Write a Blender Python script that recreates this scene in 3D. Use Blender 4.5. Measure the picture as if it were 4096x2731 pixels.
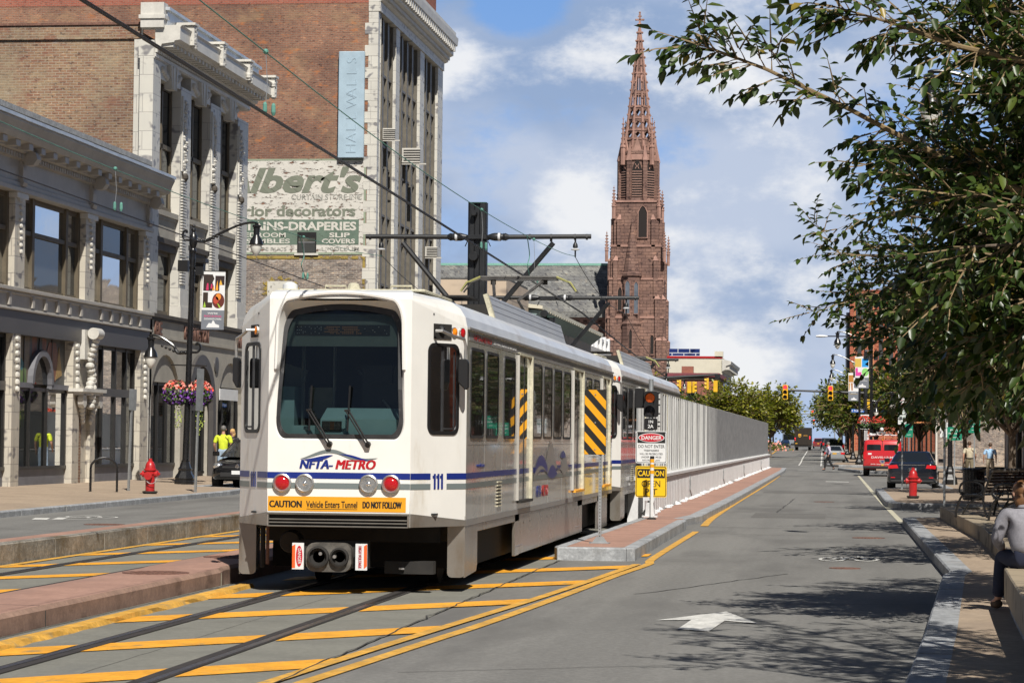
import bpy, bmesh, math, random
import numpy as np
from mathutils import Vector, Matrix, Euler
for _o in list(bpy.data.objects): bpy.data.objects.remove(_o)
SC = bpy.context.scene
COL = SC.collection
R = math.radians
# ---------------------------------------------------------------- camera
cam_d = bpy.data.cameras.new('camera'); cam = bpy.data.objects.new('camera', cam_d); COL.objects.link(cam)
cam_d.sensor_width = 36.0; cam_d.lens = 88.78; cam_d.clip_start = 0.1; cam_d.clip_end = 6000
_Rx = Vector((0.9918945591906423, 0.12662977743804896, 0.010492040506572785))
_Up = Vector((-0.0055297260986210805, -0.0394756796061934, 0.9992052305952484))
_Fw = Vector((-0.12694331639466339, 0.991164249852475, 0.038455483836574475))
_m = Matrix((_Rx, _Up, -_Fw)).transposed().to_4x4(); _m.translation = Vector((0, 0, 1.735))
cam.matrix_world = _m
SC.camera = cam
# ---------------------------------------------------------------- sun and sky
SUN_DIR = Vector((0.31, -0.86, 1.0)).normalized()
sun_d = bpy.data.lights.new('sun', 'SUN'); sun_d.energy = 5.0; sun_d.angle = R(0.5); sun_d.color = (1.0, 0.955, 0.88)
sun = bpy.data.objects.new('sun', sun_d); COL.objects.link(sun)
sun.rotation_euler = (-SUN_DIR).to_track_quat('-Z', 'Y').to_euler(); sun.location = (20, -40, 60)
SC.view_settings.view_transform = 'Standard'; SC.view_settings.look = 'None'
SC.view_settings.exposure = 0.20; SC.view_settings.gamma = 1.0
W = bpy.data.worlds.new('World'); SC.world = W; W.use_nodes = True
def build_world():
    nt = W.node_tree; N = nt.nodes; L = nt.links; N.clear()
    out = N.new('ShaderNodeOutputWorld'); bg = N.new('ShaderNodeBackground'); L.new(bg.outputs[0], out.inputs[0])
    sky = N.new('ShaderNodeTexSky'); sky.sky_type = 'NISHITA'; sky.sun_disc = False
    sky.sun_elevation = math.asin(SUN_DIR.z); sky.sun_rotation = R(160.2); sky.altitude = 200; sky.air_density = 1.0; sky.dust_density = 1.2; sky.ozone_density = 1.5
    tc = N.new('ShaderNodeTexCoord')
    def math_(op, a, b=None, c=None):
        n = N.new('ShaderNodeMath'); n.operation = op
        for i, v in enumerate((a, b, c)):
            if v is None: continue
            if hasattr(v, 'is_linked') or hasattr(v, 'links'): L.new(v, n.inputs[i])
            else: n.inputs[i].default_value = v
        return n.outputs[0]
    def vmath(op, a, b):
        n = N.new('ShaderNodeVectorMath'); n.operation = op
        L.new(a, n.inputs[0])
        if isinstance(b, tuple): n.inputs[1].default_value = b
        else: L.new(b, n.inputs[1])
        return n
    d = tc.outputs['Generated']
    st = vmath('MULTIPLY', d, (1.0, 1.0, 1.75)).outputs[0]
    def noise(scale, detail, rough, off):
        a = vmath('ADD', st, off).outputs[0]
        n = N.new('ShaderNodeTexNoise'); n.inputs['Scale'].default_value = scale; n.inputs['Detail'].default_value = detail
        n.inputs['Roughness'].default_value = rough; L.new(a, n.inputs['Vector']); return n.outputs['Fac']
    nb = noise(10.0, 10.0, 0.60, (0.31, 0.2, 0.07))      # cloud cover
    nd = noise(26.0, 8.0, 0.6, (0.7, 0.1, 0.4))        # billow detail
    nl = noise(8.0, 6.0, 0.5, (0.33, 0.23, 0.135))     # shaded bases
    # cumulus banks: (direction, tightness, weight)
    def blob(az, el, size, wgt):
        v = Vector((math.sin(az) * math.cos(el), math.cos(az) * math.cos(el), math.sin(el)))
        dt = N.new('ShaderNodeVectorMath'); dt.operation = 'DISTANCE'; L.new(d, dt.inputs[0]); dt.inputs[1].default_value = tuple(v)
        g = math_('DIVIDE', dt.outputs['Value'], size); g = math_('MULTIPLY', g, g); g = math_('MULTIPLY', g, -1.0)
        g = math_('EXPONENT', g); return math_('MULTIPLY', g, wgt)
    # az, el in radians about the street axis; el above the horizon
    banks = [(-.105, .098, .020, .27), (-.088, .075, .018, .16), (-.008, .106, .017, .26), (-.045, .068, .05, .05), (-.035, .018, .022, .28), (-.055, .034, .018, .2), (-.125, .135, .02, .1),
             (-.03, .165, .035, .2), (-.10, .16, .018, .18), (-.127, .176, .016, -.5), (-.150, .150, .018, .2), (-.005, .055, .03, .14), (-.03, .125, .03, .10), (-.06, .128, .03, .02), (-.075, .102, .008, -.12), (-.02, .0, .03, -.25), (-.03, .055, .02, -.06), (-.17, .14, .015, .2)]
    acc = None
    for b in banks:
        g = blob(*b); acc = g if acc is None else math_('ADD', acc, g)
    cov = math_('ADD', nb, acc)
    cov = math_('ADD', cov, math_('MULTIPLY', math_('SUBTRACT', nd, 0.5), 0.42))
    sep = N.new('ShaderNodeSeparateXYZ'); L.new(d, sep.inputs[0])
    hi = math_('MULTIPLY', math_('MAXIMUM', math_('SUBTRACT', sep.outputs['Z'], 0.19), 0.0), 2.2)   # clear overhead
    cov = math_('SUBTRACT', cov, hi)
    back = math_('MULTIPLY', math_('MAXIMUM', math_('MULTIPLY', sep.outputs['Y'], -1.0), 0.0), 0.5)
    cov = math_('SUBTRACT', cov, back)
    def ramp(v, a, b):
        n = N.new('ShaderNodeMapRange'); n.interpolation_type = 'SMOOTHSTEP'; L.new(v, n.inputs[0])
        n.inputs[1].default_value = a; n.inputs[2].default_value = b; n.inputs[3].default_value = 0; n.inputs[4].default_value = 1; return n.outputs[0]
    mask = ramp(cov, 0.37, 0.57)
    core = ramp(cov, 0.60, 0.80)
    shade = ramp(nl, 0.40, 0.62)
    def mixc(f, a, b):
        n = N.new('ShaderNodeMix'); n.data_type = 'RGBA'
        L.new(f, n.inputs[0]) if not isinstance(f, float) else setattr(n.inputs[0], 'default_value', f)
        for i, v in ((6, a), (7, b)):
            if isinstance(v, tuple): n.inputs[i].default_value = v + (1,)
            else: L.new(v, n.inputs[i])
        return n.outputs[2]
    skys = N.new('ShaderNodeMix'); skys.data_type = 'RGBA'; skys.blend_type = 'MULTIPLY'; skys.inputs[0].default_value = 1
    L.new(sky.outputs[0], skys.inputs[6]); skys.inputs[7].default_value = (0.085, 0.085, 0.10, 1)
    grad = mixc(ramp(sep.outputs['Z'], 0.0, 0.20), (0.40, 0.52, 0.74), (0.15, 0.32, 0.66))
    grad = mixc(ramp(sep.outputs['Z'], 0.16, 0.42), grad, (0.022, 0.045, 0.10))
    south = ramp(math_('MULTIPLY', sep.outputs['Y'], -1.0), -0.55, 0.35)
    grad = mixc(math_('MULTIPLY', south, .75), grad, (0.065, 0.075, 0.08))
    sky_c = mixc(0.88, skys.outputs[2], grad)
    veil = mixc(shade, (0.27, 0.36, 0.53), (0.47, 0.53, 0.65))
    cloud = mixc(core, veil, (0.80, 0.80, 0.80))
    col = mixc(math_('MULTIPLY', mask, 0.9), sky_c, cloud)
    L.new(col, bg.inputs['Color']); bg.inputs['Strength'].default_value = 1.0
build_world()
# ---------------------------------------------------------------- materials
MATS = {}
def nt_of(name):
    m = bpy.data.materials.new(name); m.use_nodes = True; N = m.node_tree.nodes; L = m.node_tree.links
    return m, N, L, N['Principled BSDF']
def lk(L, a, b): L.new(a, b)
def mixn(N, L, f, a, b, mode='MIX'):
    n = N.new('ShaderNodeMix'); n.data_type = 'RGBA'; n.blend_type = mode
    for i, v in ((0, f), (6, a), (7, b)):
        if isinstance(v, (int, float)): n.inputs[i].default_value = v
        elif isinstance(v, tuple): n.inputs[i].default_value = v + (1,) if len(v) == 3 else v
        else: L.new(v, n.inputs[i])
    return n.outputs[2]
def noisen(N, L, vec, scale, detail=4, rough=.55, stretch=None):
    if stretch:
        mp = N.new('ShaderNodeMapping'); mp.inputs['Scale'].default_value = stretch; L.new(vec, mp.inputs[0]); vec = mp.outputs[0]
    n = N.new('ShaderNodeTexNoise'); n.inputs['Scale'].default_value = scale; n.inputs['Detail'].default_value = detail; n.inputs['Roughness'].default_value = rough
    L.new(vec, n.inputs['Vector']); return n.outputs['Fac']
def rampn(N, L, v, a, b):
    n = N.new('ShaderNodeMapRange'); n.interpolation_type = 'SMOOTHSTEP'; L.new(v, n.inputs[0]); n.inputs[1].default_value = a; n.inputs[2].default_value = b
    return n.outputs[0]
def M(name, col, rough=.6, metal=0.0, var=.12, vs=3.0, fine=0.0, fs=60, bump=0.0, bs=40, spec=.5, coat=0.0, stain=None, stretch=None, emit=None, es=1.0):
    if name in MATS: return MATS[name]
    m, N, L, P = nt_of(name)
    tc = N.new('ShaderNodeTexCoord').outputs['Object']
    c = tuple(col)
    if var or fine or stain:
        f = noisen(N, L, tc, vs, 5, .6, stretch)
        out = mixn(N, L, rampn(N, L, f, .3, .7), tuple(x * (1 - var) for x in c), tuple(min(1, x * (1 + var)) for x in c))
        if fine:
            f2 = noisen(N, L, tc, fs, 3, .7)
            out = mixn(N, L, rampn(N, L, f2, .38, .62), out, mixn(N, L, 1.0, out, (1 + fine, 1 + fine, 1 + fine), 'MULTIPLY'))
            f3 = noisen(N, L, tc, fs * .37, 3, .7)
            out = mixn(N, L, rampn(N, L, f3, .62, .42), out, mixn(N, L, 1.0, out, (1 - fine, 1 - fine, 1 - fine), 'MULTIPLY'))
        if stain:
            sc, scale, lo, hi, strch = stain
            f4 = noisen(N, L, tc, scale, 7, .65, strch)
            out = mixn(N, L, rampn(N, L, f4, lo, hi), out, tuple(sc))
        L.new(out, P.inputs['Base Color'])
        rr = N.new('ShaderNodeMapRange'); L.new(f, rr.inputs[0]); rr.inputs[3].default_value = max(0, rough - .06); rr.inputs[4].default_value = min(1, rough + .06)
        L.new(rr.outputs[0], P.inputs['Roughness'])
    else:
        P.inputs['Base Color'].default_value = c + (1,); P.inputs['Roughness'].default_value = rough
    P.inputs['Metallic'].default_value = metal; P.inputs['Specular IOR Level'].default_value = spec
    if coat: P.inputs['Coat Weight'].default_value = coat; P.inputs['Coat Roughness'].default_value = .04
    if bump:
        b = N.new('ShaderNodeBump'); b.inputs['Strength'].default_value = bump; b.inputs['Distance'].default_value = .02
        L.new(noisen(N, L, tc, bs, 4, .6), b.inputs['Height']); L.new(b.outputs[0], P.inputs['Normal'])
    if emit: P.inputs['Emission Color'].default_value = tuple(emit) + (1,); P.inputs['Emission Strength'].default_value = es
    MATS[name] = m; return m
def wallvec(N, L):
    tc = N.new('ShaderNodeTexCoord').outputs['Object']; s = N.new('ShaderNodeSeparateXYZ'); L.new(tc, s.inputs[0])
    a = N.new('ShaderNodeMath'); a.operation = 'ADD'; L.new(s.outputs[0], a.inputs[0]); L.new(s.outputs[1], a.inputs[1])
    c = N.new('ShaderNodeCombineXYZ'); L.new(a.outputs[0], c.inputs[0]); L.new(s.outputs[2], c.inputs[1]); return tc, c.outputs[0]
def BR(name, c1, c2, mortar, bw=.24, bh=.08, ms=.012, rough=.85, patches=None, tile=False, contrast=.35, grime=.25):
    """coursed masonry: brick texture over x+y, z with odd bricks and broad weathering"""
    if name in MATS: return MATS[name]
    m, N, L, P = nt_of(name); tc, v = wallvec(N, L)
    b = N.new('ShaderNodeTexBrick'); L.new(v, b.inputs['Vector']); b.inputs['Scale'].default_value = 1
    b.inputs['Brick Width'].default_value = bw; b.inputs['Row Height'].default_value = bh; b.inputs['Mortar Size'].default_value = ms
    b.inputs['Color1'].default_value = tuple(c1) + (1,); b.inputs['Color2'].default_value = tuple(c2) + (1,); b.inputs['Mortar'].default_value = tuple(mortar) + (1,)
    b.inputs['Bias'].default_value = 0.0; b.inputs['Mortar Smooth'].default_value = .3
    out = b.outputs['Color']
    odd = noisen(N, L, v, 1.0, 2, .9, (1 / bw * .9, 1 / bh * .9, 1))
    out = mixn(N, L, rampn(N, L, odd, .56, .66), out, mixn(N, L, 1.0, out, (.40, .40, .45), 'MULTIPLY'))
    odd2 = noisen(N, L, v, 1.0, 2, .9, (1 / bw * .83, 1 / bh * .77, 1))
    out = mixn(N, L, rampn(N, L, odd2, .58, .68), out, mixn(N, L, 1.0, out, (1 + contrast, 1 + contrast * .8, 1 + contrast * .5), 'MULTIPLY'))
    big = noisen(N, L, tc, .35, 7, .65)
    out = mixn(N, L, rampn(N, L, big, .35, .68), mixn(N, L, 1.0, out, (1 - grime, 1 - grime, 1 - grime * .9), 'MULTIPLY'), mixn(N, L, 1.0, out, (1 + grime * .6, 1 + grime * .55, 1 + grime * .4), 'MULTIPLY'))
    if patches:
        for (pc, scale, lo, hi, strch, amt) in patches:
            f = noisen(N, L, tc, scale, 8, .7, strch); q = N.new('ShaderNodeMath'); q.operation = 'MULTIPLY'; L.new(rampn(N, L, f, lo, hi), q.inputs[0]); q.inputs[1].default_value = amt
            out = mixn(N, L, q.outputs[0], out, tuple(pc))
    L.new(out, P.inputs['Base Color']); P.inputs['Roughness'].default_value = rough; P.inputs['Specular IOR Level'].default_value = .25
    bp = N.new('ShaderNodeBump'); bp.inputs['Strength'].default_value = .5; bp.inputs['Distance'].default_value = .012; bp.invert = True
    L.new(b.outputs['Fac'], bp.inputs['Height']); L.new(bp.outputs[0], P.inputs['Normal'])
    MATS[name] = m; return m
def GLASS(name, tint=(.02, .025, .03), through=.0, rough=.03, refl=.9, wav=0.0):
    """window glass: dark body (or see-through share) under a fresnel reflection"""
    if name in MATS: return MATS[name]
    m, N, L, P = nt_of(name); out = N['Material Output']; N.remove(P)
    g = N.new('ShaderNodeBsdfGlossy'); g.inputs['Roughness'].default_value = rough; g.inputs['Color'].default_value = (.92, .95, .98, 1)
    d = N.new('ShaderNodeBsdfDiffuse'); d.inputs['Color'].default_value = tuple(tint) + (1,)
    t = N.new('ShaderNodeBsdfTransparent'); t.inputs['Color'].default_value = (.62, .70, .68, 1)
    x = N.new('ShaderNodeMixShader'); x.inputs[0].default_value = through; L.new(d.outputs[0], x.inputs[1]); L.new(t.outputs[0], x.inputs[2])
    fr = N.new('ShaderNodeFresnel'); fr.inputs['IOR'].default_value = 1.5
    mul = N.new('ShaderNodeMath'); mul.operation = 'MULTIPLY_ADD'; L.new(fr.outputs[0], mul.inputs[0]); mul.inputs[1].default_value = refl; mul.inputs[2].default_value = .02
    y = N.new('ShaderNodeMixShader'); L.new(mul.outputs[0], y.inputs[0]); L.new(x.outputs[0], y.inputs[1]); L.new(g.outputs[0], y.inputs[2]); L.new(y.outputs[0], out.inputs[0])
    if wav:
        tc = N.new('ShaderNodeTexCoord').outputs['Object']; b = N.new('ShaderNodeBump'); b.inputs['Strength'].default_value = wav; b.inputs['Distance'].default_value = .05
        L.new(noisen(N, L, tc, 1.2, 2, .5), b.inputs['Height']); L.new(b.outputs[0], g.inputs['Normal'])
    MATS[name] = m; return m
def WORN(name, col, lo=.52, hi=.62, scale=6.0, var=.15, rough=.8, stretch=None):
    """paint that has flaked off where the noise is high (the surface behind shows)"""
    if name in MATS: return MATS[name]
    m, N, L, P = nt_of(name); out = N['Material Output']; tc, v = wallvec(N, L)
    f = noisen(N, L, v, scale, 8, .72, stretch); f0 = noisen(N, L, v, 1.3, 4, .6)
    L.new(mixn(N, L, f0, tuple(c * (1 - var) for c in col), tuple(min(1, c * (1 + var)) for c in col)), P.inputs['Base Color']); P.inputs['Roughness'].default_value = rough; P.inputs['Specular IOR Level'].default_value = .2
    t = N.new('ShaderNodeBsdfTransparent'); x = N.new('ShaderNodeMixShader'); L.new(rampn(N, L, f, lo, hi), x.inputs[0]); L.new(P.outputs[0], x.inputs[1]); L.new(t.outputs[0], x.inputs[2]); L.new(x.outputs[0], out.inputs[0])
    MATS[name] = m; return m
# ---------------------------------------------------------------- mesh building
class MB:
    def __init__(s): s.v = []; s.f = []; s.mi = []; s.mats = []
    def m(s, mat):
        if mat not in s.mats: s.mats.append(mat)
        return s.mats.index(mat)
    def add(s, vs, fs, mat):
        o = len(s.v); i = s.m(mat); s.v += [tuple(v) for v in vs]
        for f in fs: s.f.append([o + k for k in f]); s.mi.append(i)
        return s
    def box(s, x0, x1, y0, y1, z0, z1, mat, X=None):
        vs = [(x0, y0, z0), (x1, y0, z0), (x1, y1, z0), (x0, y1, z0), (x0, y0, z1), (x1, y0, z1), (x1, y1, z1), (x0, y1, z1)]
        if X is not None: vs = [X @ Vector(v) for v in vs]
        return s.add(vs, [(0, 3, 2, 1), (4, 5, 6, 7), (0, 1, 5, 4), (1, 2, 6, 5), (2, 3, 7, 6), (3, 0, 4, 7)], mat)
    def poly(s, pts, mat): return s.add(pts, [list(range(len(pts)))], mat)
    def prism(s, pts, ax, a, b, mat):
        """2-D outline extruded along axis ax (0,1,2) from a to b; pts are the other two axes in xyz order"""
        def put(p, t):
            q = list(p); q.insert(ax, t); return tuple(q)
        n = len(pts); vs = [put(p, a) for p in pts] + [put(p, b) for p in pts]
        fs = [list(range(n))[::-1], list(range(n, 2 * n))] + [(i, (i + 1) % n, n + (i + 1) % n, n + i) for i in range(n)]
        return s.add(vs, fs, mat)
    def tube(s, path, r, mat, n=8, cap=True):
        path = [Vector(p) for p in path]; k = len(path); rs = r if isinstance(r, (list, tuple)) else [r] * k
        vs = []; up = None
        for i, p in enumerate(path):
            t = (path[min(i + 1, k - 1)] - path[max(i - 1, 0)]).normalized()
            if up is None: up = t.orthogonal().normalized()
            else: up = (up - t * up.dot(t)); up = up.normalized() if up.length > 1e-6 else t.orthogonal().normalized()
            w = t.cross(up)
            for j in range(n):
                a = 2 * math.pi * j / n; vs.append(p + (up * math.cos(a) + w * math.sin(a)) * rs[i])
        fs = [(i * n + j, i * n + (j + 1) % n, (i + 1) * n + (j + 1) % n, (i + 1) * n + j) for i in range(k - 1) for j in range(n)]
        if cap: fs += [list(range(n))[::-1], list(range((k - 1) * n, k * n))]
        return s.add(vs, fs, mat)
    def lathe(s, prof, mat, c=(0, 0, 0), n=16, ax=2, sq=None):
        vs = []; k = len(prof)
        for (r, z) in prof:
            for j in range(n):
                a = 2 * math.pi * (j + .5) / n; p = [r * math.cos(a), r * math.sin(a)]; p.insert(ax, z); vs.append((p[0] + c[0], p[1] + c[1], p[2] + c[2]))
        fs = [(i * n + j, i * n + (j + 1) % n, (i + 1) * n + (j + 1) % n, (i + 1) * n + j) for i in range(k - 1) for j in range(n)]
        fs += [list(range(n))[::-1], list(range((k - 1) * n, k * n))]
        return s.add(vs, fs, mat)
    def loft(s, rings, mat, cap=True):
        n = len(rings[0]); vs = [p for r in rings for p in r]; k = len(rings)
        fs = [(i * n + j, i * n + (j + 1) % n, (i + 1) * n + (j + 1) % n, (i + 1) * n + j) for i in range(k - 1) for j in range(n)]
        if cap: fs += [list(range(n))[::-1], list(range((k - 1) * n, k * n))]
        return s.add(vs, fs, mat)
    def ball(s, c, r, mat, n=10, k=6):
        rx, ry, rz = r if isinstance(r, (tuple, list)) else (r, r, r); rings = []
        for i in range(k + 1):
            t = -math.pi / 2 + math.pi * i / k; q = max(math.cos(t), .02)
            rings.append([(c[0] + rx * q * math.cos(2 * math.pi * j / n), c[1] + ry * q * math.sin(2 * math.pi * j / n), c[2] + rz * math.sin(t)) for j in range(n)])
        return s.loft(rings, mat)
    def build(s, name, parent=None, smooth=False, bevel=0.0, seg=1, loc=None, angle=40, fix=True):
        me = bpy.data.meshes.new(name); me.from_pydata(s.v, [], s.f)
        for mt in s.mats: me.materials.append(mt)
        me.polygons.foreach_set('material_index', s.mi)
        if fix or bevel:
            bm = bmesh.new(); bm.from_mesh(me)
            if fix: bmesh.ops.recalc_face_normals(bm, faces=bm.faces[:])
            if bevel:
                ed = [e for e in bm.edges if len(e.link_faces) == 2 and e.calc_face_angle(0) > R(30)]
                bmesh.ops.bevel(bm, geom=ed, offset=bevel, segments=seg, profile=.6, affect='EDGES', clamp_overlap=True)
            bm.to_mesh(me); bm.free()
        if smooth:
            me.polygons.foreach_set('use_smooth', [True] * len(me.polygons)); me.set_sharp_from_angle(angle=R(angle))
        me.update()
        o = bpy.data.objects.new(name, me); COL.objects.link(o)
        if parent is not None: o.parent = parent
        if loc is not None: o.location = loc
        return o
def tag(o, label=None, cat=None, group=None, kind=None):
    if label: o['label'] = label
    if cat: o['category'] = cat
    if group: o['group'] = group
    if kind: o['kind'] = kind
    return o
def thing(name, label, cat, loc=(0, 0, 0), rz=0.0, group=None, kind=None):
    o = bpy.data.objects.new(name, None); o.empty_display_size = .2; COL.objects.link(o); o.location = loc; o.rotation_euler = (0, 0, rz)
    return tag(o, label, cat, group, kind)
def copy_tree(src, loc=None, rz=None, label=None, parent=None):
    kids = [c for c in bpy.data.objects if c.parent == src]
    c = src.copy(); COL.objects.link(c)
    if parent is not None: c.parent = parent
    if loc is not None: c.location = loc
    if rz is not None: c.rotation_euler = (0, 0, rz)
    if label: c['label'] = label
    for k in kids: copy_tree(k, parent=c)
    return c
FACE_CAM = (R(90), 0, 0); FACE_EAST = (R(90), 0, R(90))
def text(name, s, mat, parent=None, loc=(0, 0, 0), rot=FACE_CAM, h=.2, sx=1.0, bold=0.0, shear=0.0, ext=.0015, align='CENTER', width=None, sp=1.0, fat=0.0):
    """lettering as a mesh; h is the cap height, width (optional) fits the line to that width"""
    cu = bpy.data.curves.new(name, 'FONT'); cu.body = s; cu.size = 1.0; cu.align_x = align; cu.offset = bold; cu.shear = shear; cu.extrude = ext / max(h / .7, 1e-4); cu.space_character = sp; cu.resolution_u = 3
    t = bpy.data.objects.new(name, cu); COL.objects.link(t); dg = bpy.context.evaluated_depsgraph_get(); dg.update()
    me = bpy.data.meshes.new_from_object(t.evaluated_get(dg)); bpy.data.objects.remove(t); bpy.data.curves.remove(cu)
    n = len(me.vertices); co = np.empty(n * 3, np.float32); me.vertices.foreach_get('co', co); co = co.reshape(-1, 3)
    k = h / .7
    if width and n: sx = width / max((co[:, 0].max() - co[:, 0].min()) * k, 1e-4)
    co[:, 0] *= k * sx; co[:, 1] *= k; co[:, 2] *= k
    if fat:                                      # heavier strokes: shifted layers, each a hair prouder than the last
        bm = bmesh.new(); me.vertices.foreach_set('co', co.ravel())
        for i, dx in enumerate((-fat, 0, fat)):
            m2 = me.copy(); c2 = co.copy(); c2[:, 0] += dx; c2[:, 2] += .0006 * i; m2.vertices.foreach_set('co', c2.ravel()); bm.from_mesh(m2); bpy.data.meshes.remove(m2)
        bm.to_mesh(me); bm.free(); n = len(me.vertices); co = np.empty(n * 3, np.float32); me.vertices.foreach_get('co', co); co = co.reshape(-1, 3)
    me.vertices.foreach_set('co', co.ravel()); me.materials.clear(); me.materials.append(mat); me.update(); me.name = name
    o = bpy.data.objects.new(name, me); COL.objects.link(o); o.rotation_euler = rot; o.location = loc
    if parent is not None: o.parent = parent
    return o
def arc(cx, cz, r, a0, a1, n):
    return [(cx + r * math.cos(R(a0 + (a1 - a0) * i / n)), cz + r * math.sin(R(a0 + (a1 - a0) * i / n))) for i in range(n + 1)]
def rrect(x0, x1, z0, z1, r, n=5):
    p = []
    for cx, cz, a in ((x1 - r, z1 - r, 0), (x0 + r, z1 - r, 90), (x0 + r, z0 + r, 180), (x1 - r, z0 + r, 270)): p += arc(cx, cz, r, a, a + 90, n)
    return p
def far_z(y): return 0.0 if y < 215 else min(.62, (y - 215) / 115 * .62)
# ================================================================ ground, roads, kerbs, markings
m_asph = M('asphalt', (.192, .187, .174), rough=.85, var=.10, vs=1.3, stretch=(1, .03, 1), fine=.16, fs=38, bump=.12, bs=90, spec=.3, stain=((.13, .126, .118), .35, .46, .68, (1, .3, 1)))
m_asph2 = M('asphalt_dark', (.14, .135, .125), rough=.85, var=.1, vs=.7, fine=.16, fs=38, bump=.12, bs=90, spec=.3)
m_conc = M('track_concrete', (.20, .196, .168), rough=.8, var=.1, vs=1.1, fine=.10, fs=30, bump=.08, bs=60, spec=.3, stain=((.155, .155, .145), .5, .55, .75, (1.5, .25, 1)))
m_red = M('red_concrete', (.36, .215, .165), rough=.8, var=.12, vs=1.3, fine=.10, fs=28, bump=.08, bs=50, spec=.25, stain=((.29, .18, .145), .8, .5, .72, (1, .4, 1)))
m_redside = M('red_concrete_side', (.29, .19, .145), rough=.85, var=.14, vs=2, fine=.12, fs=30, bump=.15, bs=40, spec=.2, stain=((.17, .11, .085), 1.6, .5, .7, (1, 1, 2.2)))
m_gran = M('granite', (.33, .34, .35), rough=.75, var=.16, vs=2.2, fine=.22, fs=26, bump=.35, bs=22, spec=.3, stain=((.22, .22, .215), 1.4, .52, .72, None))
m_stone = M('weathered_kerb_stone', (.27, .25, .215), rough=.85, var=.24, vs=1.7, fine=.25, fs=24, bump=.4, bs=20, spec=.25, stain=((.15, .115, .065), .9, .5, .7, (1, 1, 1.5)))
m_walk = M('sidewalk_paving', (.36, .28, .205), rough=.85, var=.1, vs=.9, fine=.14, fs=30, bump=.1, bs=60, spec=.25, stain=((.28, .22, .17), .35, .52, .75, None))
m_yel = M('yellow_road_paint', (.80, .37, .032), rough=.6, var=.12, vs=2.2, fine=.12, fs=22, spec=.35, stain=((.30, .22, .10), 4.5, .56, .74, (1, .6, 1)))
m_yel2 = M('faded_yellow_paint', (.62, .34, .06), rough=.7, var=.15, vs=2.6, fine=.16, fs=22, spec=.3, stain=((.36, .25, .11), 5, .5, .72, None))
m_white = M('white_road_paint', (.62, .61, .57), rough=.7, var=.12, vs=3, fine=.2, fs=25, spec=.3, stain=((.35, .34, .32), 6, .55, .72, None))
m_cream = M('cream_line_paint', (.52, .49, .37), rough=.7, var=.14, vs=2, fine=.18, fs=25, spec=.3)
m_rail = M('rail_steel', (.20, .19, .18), rough=.32, metal=.9, var=.15, vs=4)
m_groove = M('rail_groove', (.035, .03, .028), rough=.9, var=.2)
m_rust = M('rusty_iron', (.17, .085, .06), rough=.75, var=.25, vs=8, fine=.25, fs=40)
m_tar = M('tar_seam', (.05, .047, .043), rough=.8, var=.1)
YS = [-60, 0, 12, 25, 40, 60, 90, 130, 180, 215, 240, 270, 300, 330, 400, 600, 900, 1500, 3200]
def strip(name, x0, x1, y0, y1, z, mat, kind='structure'):
    ys = [y0] + [y for y in YS if y0 < y < y1] + [y1]; mb = MB()
    f0 = x0 if callable(x0) else (lambda y: x0); f1 = x1 if callable(x1) else (lambda y: x1)
    vs = []
    for y in ys: vs += [(f0(y), y, z + far_z(y)), (f1(y), y, z + far_z(y))]
    mb.add(vs, [(2 * i, 2 * i + 1, 2 * i + 3, 2 * i + 2) for i in range(len(ys) - 1)], mat)
    o = mb.build(name); tag(o, kind=kind); return o
def sheet(name, polys, z, mat):
    mb = MB()
    for p in polys: mb.poly([(x, y, z) for x, y in p], mat)
    o = mb.build(name, fix=False)
    for q in o.data.polygons:
        if q.normal.z < 0: q.flip()
    return tag(o, kind='structure')
def offset_line(pts, d):
    out = []; n = len(pts)
    for i in range(n):
        a = Vector(pts[max(i - 1, 0)]); b = Vector(pts[i]); c = Vector(pts[min(i + 1, n - 1)])
        t1 = (b - a).normalized() if i else (c - b).normalized(); t2 = (c - b).normalized() if i < n - 1 else t1
        n1 = Vector((-t1.y, t1.x)); n2 = Vector((-t2.y, t2.x)); m = (n1 + n2); m = m.normalized() if m.length > 1e-4 else n1
        k = d / max(m.dot(n1), .35); out.append((b.x + m.x * k, b.y + m.y * k))
    return out
def kerb(name, pts, w, z1, mat, z0=-.06, lip=.0):
    """kerb stones along a line: road face on the line, top w wide to its left side"""
    a = [Vector(p) for p in pts]
    dense = []
    for i in range(len(a) - 1):
        k = max(1, int((a[i + 1] - a[i]).length / 2.4)); dense += [tuple(a[i].lerp(a[i + 1], j / k)) for j in range(k)]
    dense.append(tuple(a[-1])); b = offset_line(dense, w); c = offset_line(dense, math.copysign(.02, w))
    mb = MB(); rnd = random.Random(len(pts)); n = len(dense)
    for i in range(n - 1):                       # stones with a thin open joint
        def lp(p, q, t): return (p[0] + (q[0] - p[0]) * t, p[1] + (q[1] - p[1]) * t)
        g = .006; dz = rnd.uniform(-.004, .004)
        p0, p1 = lp(dense[i], dense[i + 1], g), lp(dense[i], dense[i + 1], 1 - g); q0, q1 = lp(b[i], b[i + 1], g), lp(b[i], b[i + 1], 1 - g); c0, c1 = lp(c[i], c[i + 1], g), lp(c[i], c[i + 1], 1 - g)
        vs = [p0 + (z0,), p1 + (z0,), q1 + (z0,), q0 + (z0,), c0 + (z1 + dz,), c1 + (z1 + dz,), q1 + (z1 + dz,), q0 + (z1 + dz,), p0 + (z1 + dz - .02,), p1 + (z1 + dz - .02,)]
        mb.add(vs, [(0, 1, 9, 8), (8, 9, 5, 4), (4, 5, 6, 7), (3, 7, 6, 2), (0, 8, 4, 7, 3), (1, 2, 6, 5, 9)], mat)
    return tag(mb.build(name), kind='structure')
strip('ground', -1600, 1600, -60, 3200, -.03, m_asph2)
strip('road', -3.88, 9.5, -20, 900, 0.0, m_asph)
strip('road', -16, -3.895, 156, 900, 0.0, m_asph)
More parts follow.
